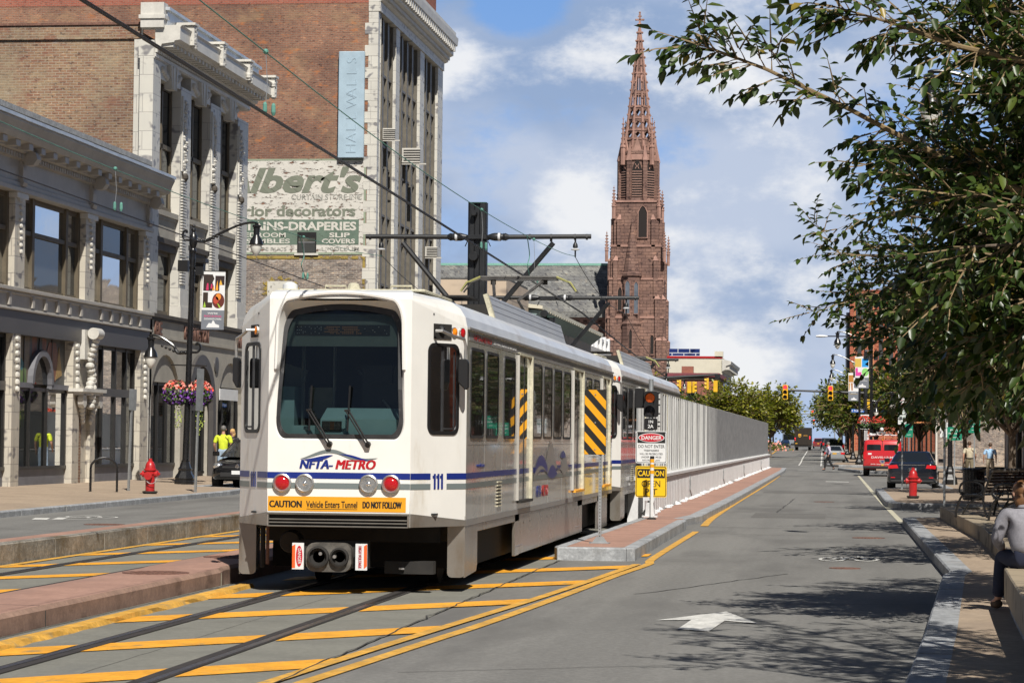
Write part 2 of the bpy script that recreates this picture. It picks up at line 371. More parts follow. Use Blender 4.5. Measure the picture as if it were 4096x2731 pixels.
strip('track_bed', -10.9, -3.88, -5, 156, .004, m_conc)
sheet('cross_street', [[(-120, 158.5), (-16, 158.5), (-16, 179), (-120, 179)], [(9.5, 157), (160, 157), (160, 179), (9.5, 179)]], 0.001, m_asph)
# rails: head and groove for both tracks
def rails():
    mb = MB()
    for x in (-6.07, -4.755, -10.17, -8.83):
        s = 1 if x in (-6.07, -10.17) else -1
        mb.box(x - .03, x + .03, -4, 150, -.02, .0165, m_rail); mb.box(x + s * .036 - .005 * (s < 0) - (.085 if s < 0 else 0), x + s * .036 + .005 * (s > 0) + (.085 if s > 0 else 0), -4, 150, -.02, .0145, m_groove)
        mb.box(x - .055, x - .031, -4, 150, -.02, .0148, m_groove) if s > 0 else mb.box(x + .031, x + .055, -4, 150, -.02, .0148, m_groove)
    tag(mb.build('rails'), kind='structure')
rails()
# left: weathered stone kerb, narrow red strip, raised roadway, pavement
strip('road', -16.2, -11.35, 8, 157, .15, m_asph)
sheet('median', [[(-11.36, 8), (-11.36, 60), (-11.2, 157), (-10.98, 157), (-10.98, 8)]], .286, m_red)
tag(MB().box(-11.37, -11.34, 8, 157, .1, .284, m_gran).build('kerb'), kind='structure')
kerb('kerb', [(-10.84, 8), (-10.84, 157)], .16, .29, m_stone)
lk0 = [(-14.0, 8), (-15.5, 44.2), (-15.72, 53.5), (-16.0, 66), (-16.35, 69.6), (-17.1, 70.6), (-18.35, 71.6), (-18.45, 150), (-19.5, 156)]
kerb('kerb', lk0, .17, .272, m_gran, z0=.10)
swl = offset_line(lk0, .1)
def left_walk():
    mb = MB(); vs = []
    for x, y in swl: vs += [(x, y, .268), (-21.9, y, .335)]
    mb.add(vs, [(2 * i, 2 * i + 1, 2 * i + 3, 2 * i + 2) for i in range(len(swl) - 1)], m_walk); tag(mb.build('sidewalk'), kind='structure')
left_walk()
sheet('parking_lane', [[(-18.5, 69), (-16.1, 69), (-16.1, 157), (-18.5, 157)]], .149, m_asph)
# red platform between the tracks
def platform():
    mb = MB(); near = [(-6.94, 5), (-6.94, 28.25), (-7.02, 28.75), (-7.10, 60)]; far = [(-7.86, 5), (-7.86, 28.2), (-7.9, 28.75), (-7.9, 60)]
    vs = []
    for (x, y), (u, w) in zip(near, far): vs += [(x, y, 0), (x - .004, y, .175), (x - .045, y, .215), (u, w, .215), (u, w, 0)]
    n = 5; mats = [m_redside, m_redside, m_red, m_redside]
    for i in range(len(near) - 1):
        for j in range(4): mb.add([vs[i * n + j], vs[i * n + j + 1], vs[i * n + n + j + 1], vs[i * n + n + j]], [(0, 1, 2, 3)], mats[j])
    tag(mb.build('platform'), kind='structure')
    jt = MB()
    for y in (21.78, 28.26): jt.box(-6.9375, -6.9345, y - .008, y + .008, .0, .17, m_tar if y < 25 else m_cream)  # dark slab joint, then a pale strip painting the sunlit corner edge
    jt.box(-7.85, -6.99, 21.775, 21.785, .2, .2165, m_tar)
    tag(jt.build('joint_and_lit_edge'), kind='structure')
    tag(MB().box(-6.93, -6.74, 5, 28.6, -.01, .03, m_conc).build('gutter_slab'), kind='structure')
    lp = MB(); rnd = random.Random(4); ys = np.arange(5, 28.7, .35)
    prof = lambda: [(-6.735, 0.0), (-6.725 + rnd.uniform(-.01, .01), .052), (-6.60 + rnd.uniform(-.02, .012), .046 + rnd.uniform(-.008, .004)), (-6.575 + rnd.uniform(-.02, .02), .0)]
    lp.loft([[(x, float(y), z) for x, z in prof()] for y in ys], m_yel2); tag(lp.build('painted_edge'), kind='structure')
platform()
def manhole(name, x, y, z, r, mat=m_rust):
    mb = MB(); mb.lathe([(r, -.01), (r, .006), (r * .93, .006), (r * .92, .003), (.01, .003)], mat, n=28)
    for i in range(-4, 5):
        for j in range(-4, 5):
            if i * i + j * j < 16: mb.box(i * r * .2 - .02, i * r * .2 + .02, j * r * .2 - .02, j * r * .2 + .02, .002, .008, mat)
    return mb.build(name, loc=(x, y, z))
for k, (x, y, z, r, lb) in enumerate([(-7.43, 27.25, .216, .37, 'round rusty manhole cover lit by the sun on the red platform'), (-7.5, 31.1, .216, .36, 'round manhole cover half in the tram shadow on the red platform'), (-12.75, 43.3, .151, .36, 'rusty manhole cover in the left roadway near the bicycle marking')]):
    tag(manhole('manhole_cover', x, y, z, r), lb, 'manhole cover', 'manhole covers')
# yellow hatching
inner = [(-4.25, 12), (-3.93, 17.5), (-3.589, 22.17), (-3.222, 26.92), (-2.975, 30.73), (-2.72, 35.2)]
outer = [(-4.15, 12), (-3.74, 17), (-3.422, 21.15), (-3.224, 23.67), (-2.954, 28.29), (-2.758, 32.28), (-2.573, 35.3), (-2.63, 37.3), (-2.61, 48.3)]
def ribbon(pts, w, dense=True):
    a = []
    for i in range(len(pts) - 1):
        for j in range(6):
            t = j / 6; p0 = pts[max(i - 1, 0)]; p1 = pts[i]; p2 = pts[i + 1]; p3 = pts[min(i + 2, len(pts) - 1)]
            if dense: a.append(tuple(.5 * (2 * p1[k] + (p2[k] - p0[k]) * t + (2 * p0[k] - 5 * p1[k] + 4 * p2[k] - p3[k]) * t * t + (3 * p1[k] - p0[k] - 3 * p2[k] + p3[k]) * t ** 3) for k in (0, 1)))
            elif j == 0: a.append(p1)
    a.append(pts[-1]); l = offset_line(a, w / 2); r = offset_line(a, -w / 2)
    return [[l[i], l[i + 1], r[i + 1], r[i]] for i in range(len(a) - 1)]
sheet('road_marking', ribbon(inner, .115), .0135, m_yel2); sheet('road_marking', ribbon(outer, .125), .0095, m_yel2)
sheet('road_marking', ribbon([(-2.62, 51.5), (-2.72, 58), (-2.74, 75), (-2.72, 100), (-2.78, 125), (-2.95, 149)], .16), .008, m_yel2)
def xin(y):
    for (x0, y0), (x1, y1) in zip(inner, inner[1:]):
        if y0 <= y <= y1: return x0 + (x1 - x0) * (y - y0) / (y1 - y0)
    return inner[0][0] if y < 12 else inner[-1][0]
hp = []
for k, y0 in enumerate((9.2, 12.8, 16.4, 19.7, 23.45, 27.0, 30.6, 34.2)):
    ln = lambda x, yy: yy + 1.12 * (x + 6.6)
    segs = [(-6.57, -6.15), (-6.0, -4.83), (-4.68, None)] if y0 > 0 else []
    for a, b in segs:
        bt, bb = b, b
        if b is None:
            bt = bb = -4.0
            for _ in range(12): bt = xin(ln(bt, y0)) - .03; bb = xin(ln(bb, y0 - .85)) - .03
        hp.append([(a, ln(a, y0 - .85)), (bb, ln(bb, y0 - .85)), (bt, ln(bt, y0)), (a, ln(a, y0))])
hp = [p for p in hp if max(q[1] for q in p) < 36.6 or p[0][0] < -3.9]
sheet('road_marking', hp, .011, m_yel)
hp = []
for k in range(-3, 8):
    y0 = 32.04 + 3.5 * k; ln = lambda x, yy: yy + 1.22 * (x + 10.83)
    for a, b in ((-10.74, -10.25), (-10.09, -8.91), (-8.75, -7.95)): hp.append([(a, ln(a, y0 - .75)), (b, ln(b, y0 - .75)), (b, ln(b, y0)), (a, ln(a, y0))])
sheet('road_marking', hp, .011, m_yel); sheet('road_marking', [[(-10.80, 10), (-10.66, 10), (-10.66, 60), (-10.80, 60)]], .0135, m_yel2)
# asphalt to concrete seam and other cracks
def crack(pts, w, z, mat, seed=1, name='crack'):
    rnd = random.Random(seed); a = []
    for i in range(len(pts) - 1):
        k = max(2, int(math.dist(pts[i], pts[i + 1]) / .3))
        a += [(pts[i][0] + (pts[i + 1][0] - pts[i][0]) * j / k + rnd.gauss(0, w * .7), pts[i][1] + (pts[i + 1][1] - pts[i][1]) * j / k + rnd.gauss(0, w * .5)) for j in range(k)]
    a.append(pts[-1]); sheet(name, [q for q in ribbon(a, w, False)], z, mat)
crack([(-3.88, 12), (-3.885, 36)], .016, .0155, m_tar, 3)
for i, y in enumerate((17.0, 22.6, 24.9, 29.4)): crack([(-6.5, y), (-3.95, y + 1.3)], .006, .0052, m_groove, i)
crack([(-5.41, 10), (-5.41, 27)], .006, .0054, m_groove, 9)
for i, (a, b) in enumerate([((-2.7, 51.2), (1.4, 50.6)), ((-2.5, 47.5), (1.3, 46.9)), ((-2.4, 80), (1.3, 79.4))]): crack([a, b], .05, .0042, m_asph2, i + 20)
sheet('road_patch', [[(-1.9, 58.0), (-.2, 57.7), (-.2, 61.5), (-1.9, 61.8)], [(-2.4, 86), (1.2, 85.5), (1.2, 87.2), (-2.4, 87.7)]], .0031, m_asph2)
for i, (a, b) in enumerate([((-2.2, 28.5), (-.6, 33.5)), ((-1.2, 40), (.4, 43)), ((-.6, 27.2), (1.0, 27.6)), ((-1.4, 62), (-1.2, 78)), ((-2.0, 95), (1.0, 94)), ((-12.5, 40), (-15.0, 41.5)), ((-3.2, 18.5), (-1.2, 19.6))]): crack([a, b], .022 if i < 6 else .012, .0044 if i != 5 else .1546, m_tar, i + 40)
for k, (x, y, r) in enumerate([(.62, 46.5, .3), (.15, 35.2, .22), (-.3, 74.0, .3)]): tag(manhole('manhole_cover', x, y, .001, r, m_rust), ('rusty manhole cover near the right kerb beyond the bicycle marking', 'small rusty valve cover just before the bicycle marking', 'manhole cover in the middle of the right roadway')[k], 'manhole cover', 'manhole covers')
# white markings
arrow = [(-1.694, 24.375), (-1.364, 24.5), (-1.421, 23.30), (-1.124, 23.07), (-1.041, 24.49), (-.707, 24.18), (-1.081, 25.79)]
sheet('road_marking', [arrow[:2] + [arrow[6]], [arrow[1], arrow[2], arrow[3], arrow[4]], [arrow[1], arrow[4], arrow[6]], [arrow[4], arrow[5], arrow[6]]], .0085, m_white)
def ring(cx, cy, rx, ry, w, n=22):
    return [[(cx + (rx + s) * math.cos(a), cy + (ry + s * ry / rx) * math.sin(a)) for a, s in ((2 * math.pi * i / n, 0), (2 * math.pi * (i + 1) / n, 0), (2 * math.pi * (i + 1) / n, -w), (2 * math.pi * i / n, -w))] for i in range(n)]
def line(a, b, w): return ribbon([a, b], w, False)
bk = ring(-.03, 37.75, .2, .62, .05) + ring(.47, 37.9, .2, .62, .05) + line((-.03, 37.75), (.15, 38.5), .09) + line((.15, 38.5), (.4, 38.5), .14) + line((.4, 38.5), (.2, 37.8), .09) + line((.2, 37.8), (.15, 38.5), .06) + line((.47, 37.9), (.37, 38.9), .09)
sheet('road_marking', bk, .0085, m_white)
# left bicycle and chevron
bl = ring(-14.35, 47.3, .3, .62, .06) + ring(-13.85, 46.9, .28, .5, .05) + line((-14.3, 47.3), (-14.1, 47.5), .12) + line((-14.1, 47.5), (-13.9, 46.9), .1) + line((-14.8, 46.2), (-14.55, 45.2), .28) + line((-14.45, 45.2), (-13.7, 45.75), .09) + line((-14.5, 46.5), (-14.3, 45.5), .2)
sheet('road_marking', bl, .156, m_white)
sheet('road_marking', [[(-.38, 111.2), (.62, 110.6), (.62, 112.0), (-.38, 112.6)]] + line((-2.2, 153.9), (-1.15, 153.5), .5) + line((-.65, 153.8), (.1, 154.3), .5) + line((-4.6, 199.8), (-4.2, 200.1), 1.6) + line((-1.9, 180.2), (-1.6, 180.4), 2.4), .008, m_white)
lane = [(-2.57, 185), (-3.0, 240), (-3.8, 400), (-4.9, 637)]
def far_line(pts, w, mat):
    mb = MB()
    for (x0, y0), (x1, y1) in zip(pts, pts[1:]):
        k = 8
        for j in range(k):
            a, b = j / k, (j + 1) / k; xa, ya, xb, yb = x0 + (x1 - x0) * a, y0 + (y1 - y0) * a, x0 + (x1 - x0) * b, y0 + (y1 - y0) * b
            mb.add([(xa - w, ya, far_z(ya) + .02), (xa + w, ya, far_z(ya) + .02), (xb + w, yb, far_z(yb) + .02), (xb - w, yb, far_z(yb) + .02)], [(0, 1, 2, 3)], mat)
    tag(mb.build('road_marking'), kind='structure')
far_line(lane, .06, m_white); far_line([(-.95, 182), (-1.2, 240), (-2.3, 478)], .07, m_white); far_line([(-6.86, 280), (-9.4, 525)], .1, m_yel2)
sheet('road_marking', ribbon([(1.24, 133), (1.323, 88.0), (1.38, 72), (1.404, 67.6), (1.46, 54.8)], .13, False), .0078, m_cream)
# right pavement: near bulb, parking bay, second bulb, far block
rk1 = [(9.5, 55.2), (2.5, 55.1), (1.6, 54.7), (1.43, 54.0), (1.436, 31.93), (1.30, 31.0), (.77, 21.8), (.463, 16.95), (.15, 10), (0.05, 3)]
kerb('kerb', rk1[::-1][0:9][::1], -.27, .154, m_gran)
w1 = offset_line(rk1[::-1], -.06)
sheet('sidewalk', [[(9.6, 3)] + w1[0:0] + w1 + [(9.6, 55.1)]], .15, m_walk)
rk2 = [(4.0, 66.6), (1.75, 67.4), (1.42, 68.3), (1.38, 70), (1.40, 88.0), (1.7, 88.8), (3.9, 90.2), (4.0, 141), (1.45, 143.5), (.2, 158), (9.5, 158)]
kerb('kerb', [(9.5, 66.2)] + rk2[:-1], -.26, .154, m_gran)
w2 = offset_line([(9.5, 66.2)] + rk2, -.06)
sheet('sidewalk', [w2], .15, m_walk)
rk3 = [(9.5, 177), (.3, 179), (-.6, 182), (-.1, 200), (1.15, 203), (.9, 300), (-.8, 478), (-2, 700)]
mbw = MB(); w3 = offset_line(rk3, -.05)
for (x0, y0), (x1, y1) in zip(w3, w3[1:]):
    mbw.add([(x0, y0, .15 + far_z(y0)), (x1, y1, .15 + far_z(y1)), (14, y1, .15 + far_z(y1)), (14, y0, .15 + far_z(y0))], [(0, 1, 2, 3)], m_walk)
tag(mbw.build('sidewalk'), kind='structure')
kerb('kerb', rk3[:4] + [(1.15, 203), (1.1, 214)], -.26, .154, m_gran)
# island with the hazard marker, and the strip along the tunnel wall
isl = [(-2.86, 49.4), (-2.84, 36.35), (-2.95, 36.2), (-3.95, 36.2), (-4.02, 36.5), (-3.84, 50.4)]
kerb('kerb', isl, -.17, .19, m_gran)
sheet('island', [offset_line(isl, -.1) + [(-2.95, 50.3)]], .186, m_red)
kerb('kerb', [(-2.9, 154), (-2.74, 140), (-2.72, 105), (-2.73, 70), (-2.80, 54), (-3.05, 50.6)], -.25, .154, m_gran)
sheet('island', [[(-3.1, 50.4), (-2.93, 54), (-2.87, 70), (-2.86, 105), (-2.88, 140), (-3.0, 154), (-3.9, 155), (-3.9, 50.4)]], .15, m_red)
sheet('sidewalk', [[(-16, 150), (-16, 157), (-40, 157), (-40, 150)]], .1, m_walk)
# ================================================================ tram
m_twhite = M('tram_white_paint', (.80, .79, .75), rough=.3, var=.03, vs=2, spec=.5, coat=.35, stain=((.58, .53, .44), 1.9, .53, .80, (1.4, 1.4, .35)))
m_tside = M('tram_white_shaded_side', (.47, .455, .42), rough=.22, var=.04, vs=1.5, spec=.6, coat=.6, stain=((.34, .315, .28), 1.3, .5, .75, (1, 1.6, .25)))  # same white paint, the flank's dimness under grazing sun put into the colour
m_troof = M('tram_roof_paint', (.62, .63, .63), rough=.35, var=.08, vs=1.4, spec=.5, coat=.2, stain=((.45, .41, .36), 1.4, .52, .75, (1, .3, 1)))
m_tskirt = M('tram_skirt_steel', (.34, .315, .28), rough=.26, metal=.55, var=.1, vs=1.5, spec=.5, stain=((.22, .17, .12), 1.4, .48, .72, (1, 1.5, .35)))
m_tgrey = M('tram_grey_band', (.27, .26, .25), rough=.35, var=.08, vs=2)
m_tblue = M('tram_blue_stripe', (.012, .028, .20), rough=.3, var=0)
m_tsage = M('tram_grey_stripe', (.17, .20, .20), rough=.3, var=0)
m_tred = M('tram_red_lettering', (.45, .012, .02), rough=.3, var=0)
m_black = M('black_rubber', (.012, .012, .013), rough=.45, var=0)
m_dark = M('underframe_dark', (.02, .018, .016), rough=.8, var=.3, vs=4)
m_rim = M('dull_aluminium', (.55, .54, .52), rough=.35, metal=.8, var=.1)
m_fr = M('window_rubber', (.03, .03, .032), rough=.5, var=.2, vs=9, stain=((.2, .2, .2), 7, .58, .75, None))
m_yplate = M('caution_plate', (.75, .34, .015), rough=.45, var=.04)
m_ink = M('black_lettering', (.012, .012, .012), rough=.5, var=0)
m_wsign = M('white_sign_sheet', (.70, .71, .71), rough=.45, var=.04)
m_rsign = M('red_sign_sheet', (.50, .015, .03), rough=.45, var=0)
m_ysign = M('yellow_sign_sheet', (.80, .50, .01), rough=.45, var=.03)
m_redlens = M('red_lens', (.40, .008, .012), rough=.12, var=0, coat=.6, emit=(.9, .02, .02), es=.06)
m_amber = M('amber_lens', (.75, .22, .01), rough=.15, var=0, coat=.6, emit=(1, .3, .02), es=.15)
m_clear = M('lamp_reflector', (.75, .76, .76), rough=.12, metal=.85, var=.2, vs=20)
m_console = M('cab_console', (.34, .52, .56), rough=.5, var=.05)
m_cabwall = M('cab_interior', (.016, .018, .019), rough=.6, var=.2)
m_shield = GLASS('windscreen_glass', (.01, .012, .013), through=.9, refl=.6)
m_tglass = GLASS('tram_window_glass', (.022, .02, .018), refl=.95, rough=.02, wav=.02)
m_led = M('display_dots', (.20, .11, .06), rough=.5, var=0, emit=(1, .4, .1), es=.12)
TH = 1.3        # half width
def outline(ins=0.0, fi=0.0, L=20.4):
    """plan outline of the car body, nose first; ins: side inset, fi: nose inset"""
    a = [(-.80 + ins * .35, fi), (.80 - ins * .35, fi), (TH - ins, .80 + fi * .5), (TH - ins, L - .80 - fi * .5), (.80 - ins * .35, L - fi), (-.80 + ins * .35, L - fi), (-TH + ins, L - .80 - fi * .5), (-TH + ins, .80 + fi * .5)]
    return a
def tram_car(root, number, detail=True):
    L = 20.4; P = lambda a, z: [(x, y, z) for x, y in a]
    # --- body: sides and tail as a closed shell with the nose panel left out, then the nose round the windscreen
    lv = [(.75, 0, 0), (.90, 0, 0), (1.163, 0, 0), (2.98, 0, 0)]
    mb = MB(); o = [P(outline(), z) for z, _, _ in lv]
    for i in range(3):
        for j in range(8):
            if j == 0: continue
            a, b = o[i], o[i + 1]; k = (j + 1) % 8
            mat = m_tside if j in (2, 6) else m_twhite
            mb.add([a[j], a[k], b[k], b[j]], [(0, 1, 2, 3)], mat)
    mb.poly(o[0][::-1], m_dark)
    # nose: outer rectangle to rounded opening, then brow recess
    N = 48
    def loop(hw_b, hw_t, z0, z1, arch, r, y):
        p = []
        base = rrect(-1, 1, 0, 1, .16, 10); dn = []
        for a, b in zip(base, base[1:] + base[:1]):
            k = max(1, int(math.dist(a, b) / .1)); dn += [(a[0] + (b[0] - a[0]) * j / k, a[1] + (b[1] - a[1]) * j / k) for j in range(k)]
        for q in dn:
            x, z = q; hw = hw_b + (hw_t - hw_b) * z; zz = z0 + (z1 - z0) * z + arch * (1 - x * x) * max(0, (z - .5) * 2); p.append((x * hw, y(z) if callable(y) else y, zz))
        return p
    op = loop(.735, .70, 1.70, 3.19, .10, .2, 0.0); n = len(op)
    # brow: the nose plate leans over the glass at the top
    inn = loop(.722, .66, 1.715, 3.12, .09, .2, lambda z: .015 + .15 * max(0, z - .35) / .65)
    outr = []
    for (x, y, z) in op:                          # project each opening point out to the nose rectangle
        cx, cz = 0, 2.45; dx, dz = x - cx, z - cz; k = min(.80 / abs(dx) if dx else 9e9, ((3.24 - cz) if dz > 0 else (cz - .90)) / abs(dz) if dz else 9e9)
        outr.append((cx + dx * k, 0.0, cz + dz * k))
    fs = [(i, (i + 1) % n, n + (i + 1) % n, n + i) for i in range(n)]
    mb.add(outr + op, fs, m_twhite); mb.add(op + inn, fs, m_twhite)
    cs = [(-.80, 3.24), (.80, 3.24), (-.80, .90), (.80, .90)]
    for cx, cz in cs:                              # rectangle corners the radial projection skips
        near = sorted(outr, key=lambda p: (p[0] - cx) ** 2 + (p[2] - cz) ** 2)[:2]; mb.add([(cx, 0, cz), near[0], near[1]], [(0, 1, 2)], m_twhite)
    # roof: eave to crown
    rl = [(2.98, 0, 0, 0), (3.10, .025, .02, 0), (3.20, .09, .05, 0), (3.275, .20, .10, 0), (3.325, .36, .2, 0), (3.36, .62, .42, 0), (3.375, 1.0, .8, 0)]
    ro = [P(outline(i, f), z + (0)) for z, i, f, _ in rl]
    for lvl in (0, 1, 2): ro[lvl][0] = (-.80, 0, [3.24, 3.25, 3.262][lvl]); ro[lvl][1] = (.80, 0, [3.24, 3.25, 3.262][lvl])
    ro[0][2] = (TH, .8, 2.98); ro[0][7] = (-TH, .8, 2.98)
    for lvl, (fi, zz) in ((3, (.02, 3.30)), (4, (.06, 3.335)), (5, (.16, 3.365)), (6, (.5, 3.378))):
        for q, s in ((0, -1), (1, 1)): ro[lvl][q] = (s * [.80, .79, .76, .70][lvl - 3], fi, zz)
    for i in range(len(ro) - 1):
        for j in range(8):
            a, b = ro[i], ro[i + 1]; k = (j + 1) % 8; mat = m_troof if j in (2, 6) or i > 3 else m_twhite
            mb.add([a[j], a[k], b[k], b[j]], [(0, 1, 2, 3)], mat)
    mb.poly(ro[-1], m_troof)
    for s in (-1, 1): mb.poly([(s * .80, 0, 2.98), (s * TH, .8, 2.98), (s * .80, 0, 3.24)], m_twhite)
    body = mb.build('body', root, smooth=True, angle=32)
    # brow lip, crown strip and rain gutter
    g = MB()
    pts = [(x * 1.0, -.012, z + .035) for x, y, z in op if z > 2.3]; pts.sort(key=lambda p: math.atan2(p[2] - 2.0, p[0])); g.tube(pts, .022, m_twhite, 6)
    g.box(TH - .005, TH + .028, .82, L - .82, 2.965, 2.99, m_tgrey); g.box(-TH - .028, -TH + .005, .82, L - .82, 2.965, 2.99, m_tgrey)
    g.build('rain_gutter', body, smooth=True)
    # windscreen, its frame, the cab behind it
    fr = MB(); ring_i = loop(.675, .615, 1.765, 3.06, .085, .2, lambda z: .012 + .15 * max(0, z - .35) / .65)
    fr.add([(x, y - .004, z) for x, y, z in inn] + [(x, y - .006, z) for x, y, z in ring_i], fs, m_fr); wf = fr.build('windscreen_frame', root)
    ws = MB(); ws.poly([(x, y + .004, z) for x, y, z in ring_i], m_shield); ws.build('windscreen', wf)
    cab = MB()
    cab.box(-1.05, 1.05, 1.35, 1.38, .9, 3.1, m_cabwall); cab.box(-1.05, 1.05, .3, 1.35, .88, .9, m_cabwall); cab.box(-1.05, -1.03, .5, 1.35, .9, 3.1, m_cabwall); cab.box(1.03, 1.05, .5, 1.35, .9, 3.1, m_cabwall); cab.box(-1.0, 1.0, .30, 1.35, 3.1, 3.12, m_cabwall)
    cab.box(-.64, .64, .19, .23, 2.74, 3.10, M('cab_header', (.10, .125, .12), .6)); cab.box(-.55, .52, .185, .19, 2.86, 2.98, m_black)
    cab.prism([(.14, 1.75), (.14, 1.93), (.5, 2.06), (.6, 2.06), (.6, 1.75)], 0, -.24, .66, m_console)
    cab.box(-.22, .0, .125, .14, 1.80, 1.91, m_black); cab.box(-.56, -.3, .12, .4, 1.75, 1.86, m_console)
    cab.tube([(-.60, .9, 1.0), (-.60, .9, 2.9)], .025, m_rim, 6); cab.tube([(-.25, .95, 1.0), (-.25, .95, 2.9)], .02, m_rim, 6)
    cab.box(-.58, -.3, 1.1, 1.15, 1.6, 2.3, M('cab_panel', (.40, .38, .28), .6)); cab.box(-.95, -.66, .7, 1.1, 1.4, 2.3, m_console); cab.box(.1, .55, .8, .95, 1.9, 2.55, m_black); cab.box(.2, .45, .75, .8, 2.35, 2.55, m_black); cab.box(.34, .62, 1.3, 1.345, 1.7, 2.35, M('cab_poster', (.45, .45, .42), .6)); cab.prism([(-.95, 1.9), (-.75, 1.9), (-.62, 2.5), (-.95, 2.6)], 1, 1.2, 1.25, M('cab_poster', (.45, .45, .42), .6)); cab.tube([(.0, 1.1, 2.5), (.6, .6, 1.9)], .02, m_rim, 5)
    cabo = cab.build('cab', root)
    if detail:
        led = MB(); rnd = random.Random(8)
        for i in range(46):
            for j in range(5):
                if rnd.random() < (.75 if 14 < i < 32 else .25): led.box(-.53 + i * .0225, -.53 + i * .0225 + .008, .1805, .184, 2.88 + j * .018, 2.888 + j * .018, m_led if 13 < i < 33 else m_rim)
        for i in range(14):
            for j in range(6): led.box(-.21 + i * .0145, -.21 + i * .0145 + .005, .1205, .124, 1.82 + j * .0145, 1.825 + j * .0145, m_led if 5 < i < 9 else m_rim)
        led.build('destination_display', cabo)
    # front lamps, stripes, plates
    def plate(nm, x0, x1, z0, z1, mat, y=-.004, par=None):
        return MB().box(x0, x1, y, y + .006, z0, z1, mat).build(nm, par or body)
    # stripes run round nose and cheeks
    st = MB()
    def wrap(z0, z1, mat, xa=-.8, xb=.8):
        e = .004
        st.add([(-.8, -e, z0), (.8, -e, z0), (.8, -e, z1), (-.8, -e, z1)], [(0, 1, 2, 3)], mat)
        for s in (-1, 1):
            ex, ey = s * e * .85, -e * .55
            def pt(t, z): return (s * (.8 + .5 * t) + ex, .8 * t + ey, z)
            for t0, t1 in ((0, .355), (.645, 1.0)): st.add([pt(t0, z0), pt(t1, z0), pt(t1, z1), pt(t0, z1)], [(0, 1, 2, 3)], mat)
            st.add([(s * (TH + e), .8, z0), (s * (TH + e), L - .8, z0), (s * (TH + e), L - .8, z1), (s * (TH + e), .8, z1)], [(0, 1, 2, 3)], mat)
    wrap(1.275, 1.343, m_tblue); wrap(1.165, 1.228, m_tsage)
    st.build('stripes', body)
    bandm = MB()
    for s in (-1, 1):
        e = .005; pt = lambda t, z: (s * (.8 + .5 * t + e), .8 * t - e * .6, z)
        bandm.add([pt(0, .75), pt(1, .75), pt(1, .815), pt(0, .90)], [(0, 1, 2, 3)], m_tskirt)
        bandm.add([(s * (TH + e), .8, .75), (s * (TH + e), L - .8, .75), (s * (TH + e), L - .8, .815), (s * (TH + e), .8, .815)], [(0, 1, 2, 3)], m_tgrey)
    bandm.build('lower_band', body)
    bp = MB()
    bp.box(-.80, .80, -.02, .1, .875, .90, M('bumper_grey', (.13, .12, .105), .5, .2, .15, 3)); bp.box(-.80, .80, .03, .1, .75, .875, m_dark)
    for z in (.825, .79, .752): bp.box(-.79, .79, -.012 if z > .76 else -.04, .1, z - .01, z + .006, M('bumper_grey', (.13, .12, .105), .5, .2, .15, 3))
    bp.box(-.80, -.775, -.03, .1, .75, .876, m_tskirt); bp.box(.775, .80, -.03, .1, .75, .876, m_tskirt)
    bp.build('bumper', root, bevel=.004)
    for x, mat, nm in ((-.63, m_redlens, 'tail_light'), (-.375, m_clear, 'headlight'), (.34, m_clear, 'headlight'), (.59, m_redlens, 'tail_light')):
        lm = MB(); lm.lathe([(.105, .01), (.105, -.035), (.09, -.045), (.078, -.03), (.07, -.012)], m_rim, c=(x, 0, 1.222), n=20, ax=1); lo = lm.build(nm, root, smooth=True)
        ln = MB()
        if mat is m_redlens: ln.lathe([(.079, -.02), (.06, -.04), (.03, -.05), (.002, -.052)], mat, c=(x, 0, 1.222), n=18, ax=1)
        else: ln.lathe([(.079, -.03), (.06, -.018), (.04, -.02), (.022, -.04), (.002, -.046)], mat, c=(x, 0, 1.222), n=14, ax=1)
        ln.build('lens', lo, smooth=True)
    if detail:
        cp = plate('caution_plate', -.79, .755, .915, 1.077, m_yplate)
        for s, xc, wd in (('CAUTION', -.59, .36), ('Vehicle Enters Tunnel', -.07, .57), ('DO NOT FOLLOW', .49, .43)): text('lettering', s, m_ink, cp, (xc, -.0065, .958), h=.072, width=wd, fat=.004 if s[0] != 'V' else .0015)
        MB().box(-.355, .215, -.0062, -.004, .938, .943, m_ink).build('underline', cp)
        text('lettering', 'NFTA-', m_tblue, body, (-.258, -.005, 1.385), h=.10, width=.365, shear=.24, fat=.0075)
        text('lettering', 'METRO', m_tred, body, (.182, -.005, 1.385), h=.10, width=.44, shear=.24, fat=.0075)
        # winged wave emblem above the name
        em = MB()
        def wave(pts_top, pts_bot, mat, e=.005):
            for i in range(len(pts_top) - 1): em.add([(pts_top[i][0], -e, pts_top[i][1]), (pts_top[i + 1][0], -e, pts_top[i + 1][1]), (pts_bot[i + 1][0], -e, pts_bot[i + 1][1]), (pts_bot[i][0], -e, pts_bot[i][1])], [(0, 1, 2, 3)], mat)
        xs = [(-.44 + .88 * i / 40) for i in range(41)]
        f1 = lambda x: 1.535 + .052 * math.cos((x + .12) * 8.0) * (1 - abs(x) * .9) - .02 * (x / .44) ** 2
        wave([(x, f1(x) + .018 * (1 - abs(x / .44) ** 3)) for x in xs], [(x, f1(x) - .022 * (1 - abs(x / .44) ** 3)) for x in xs], m_tsage)
        f2 = lambda x: 1.515 + .028 * math.cos((x - .02) * 9.5) - .01 * (x / .4) ** 2
        xs2 = [(-.40 + .34 * i / 20) for i in range(21)]; wave([(x, f2(x) + .022 * math.sin(math.pi * (x + .40) / .34)) for x in xs2], [(x, f2(x) - .024 * math.sin(math.pi * (x + .40) / .34)) for x in xs2], m_tblue, .007)
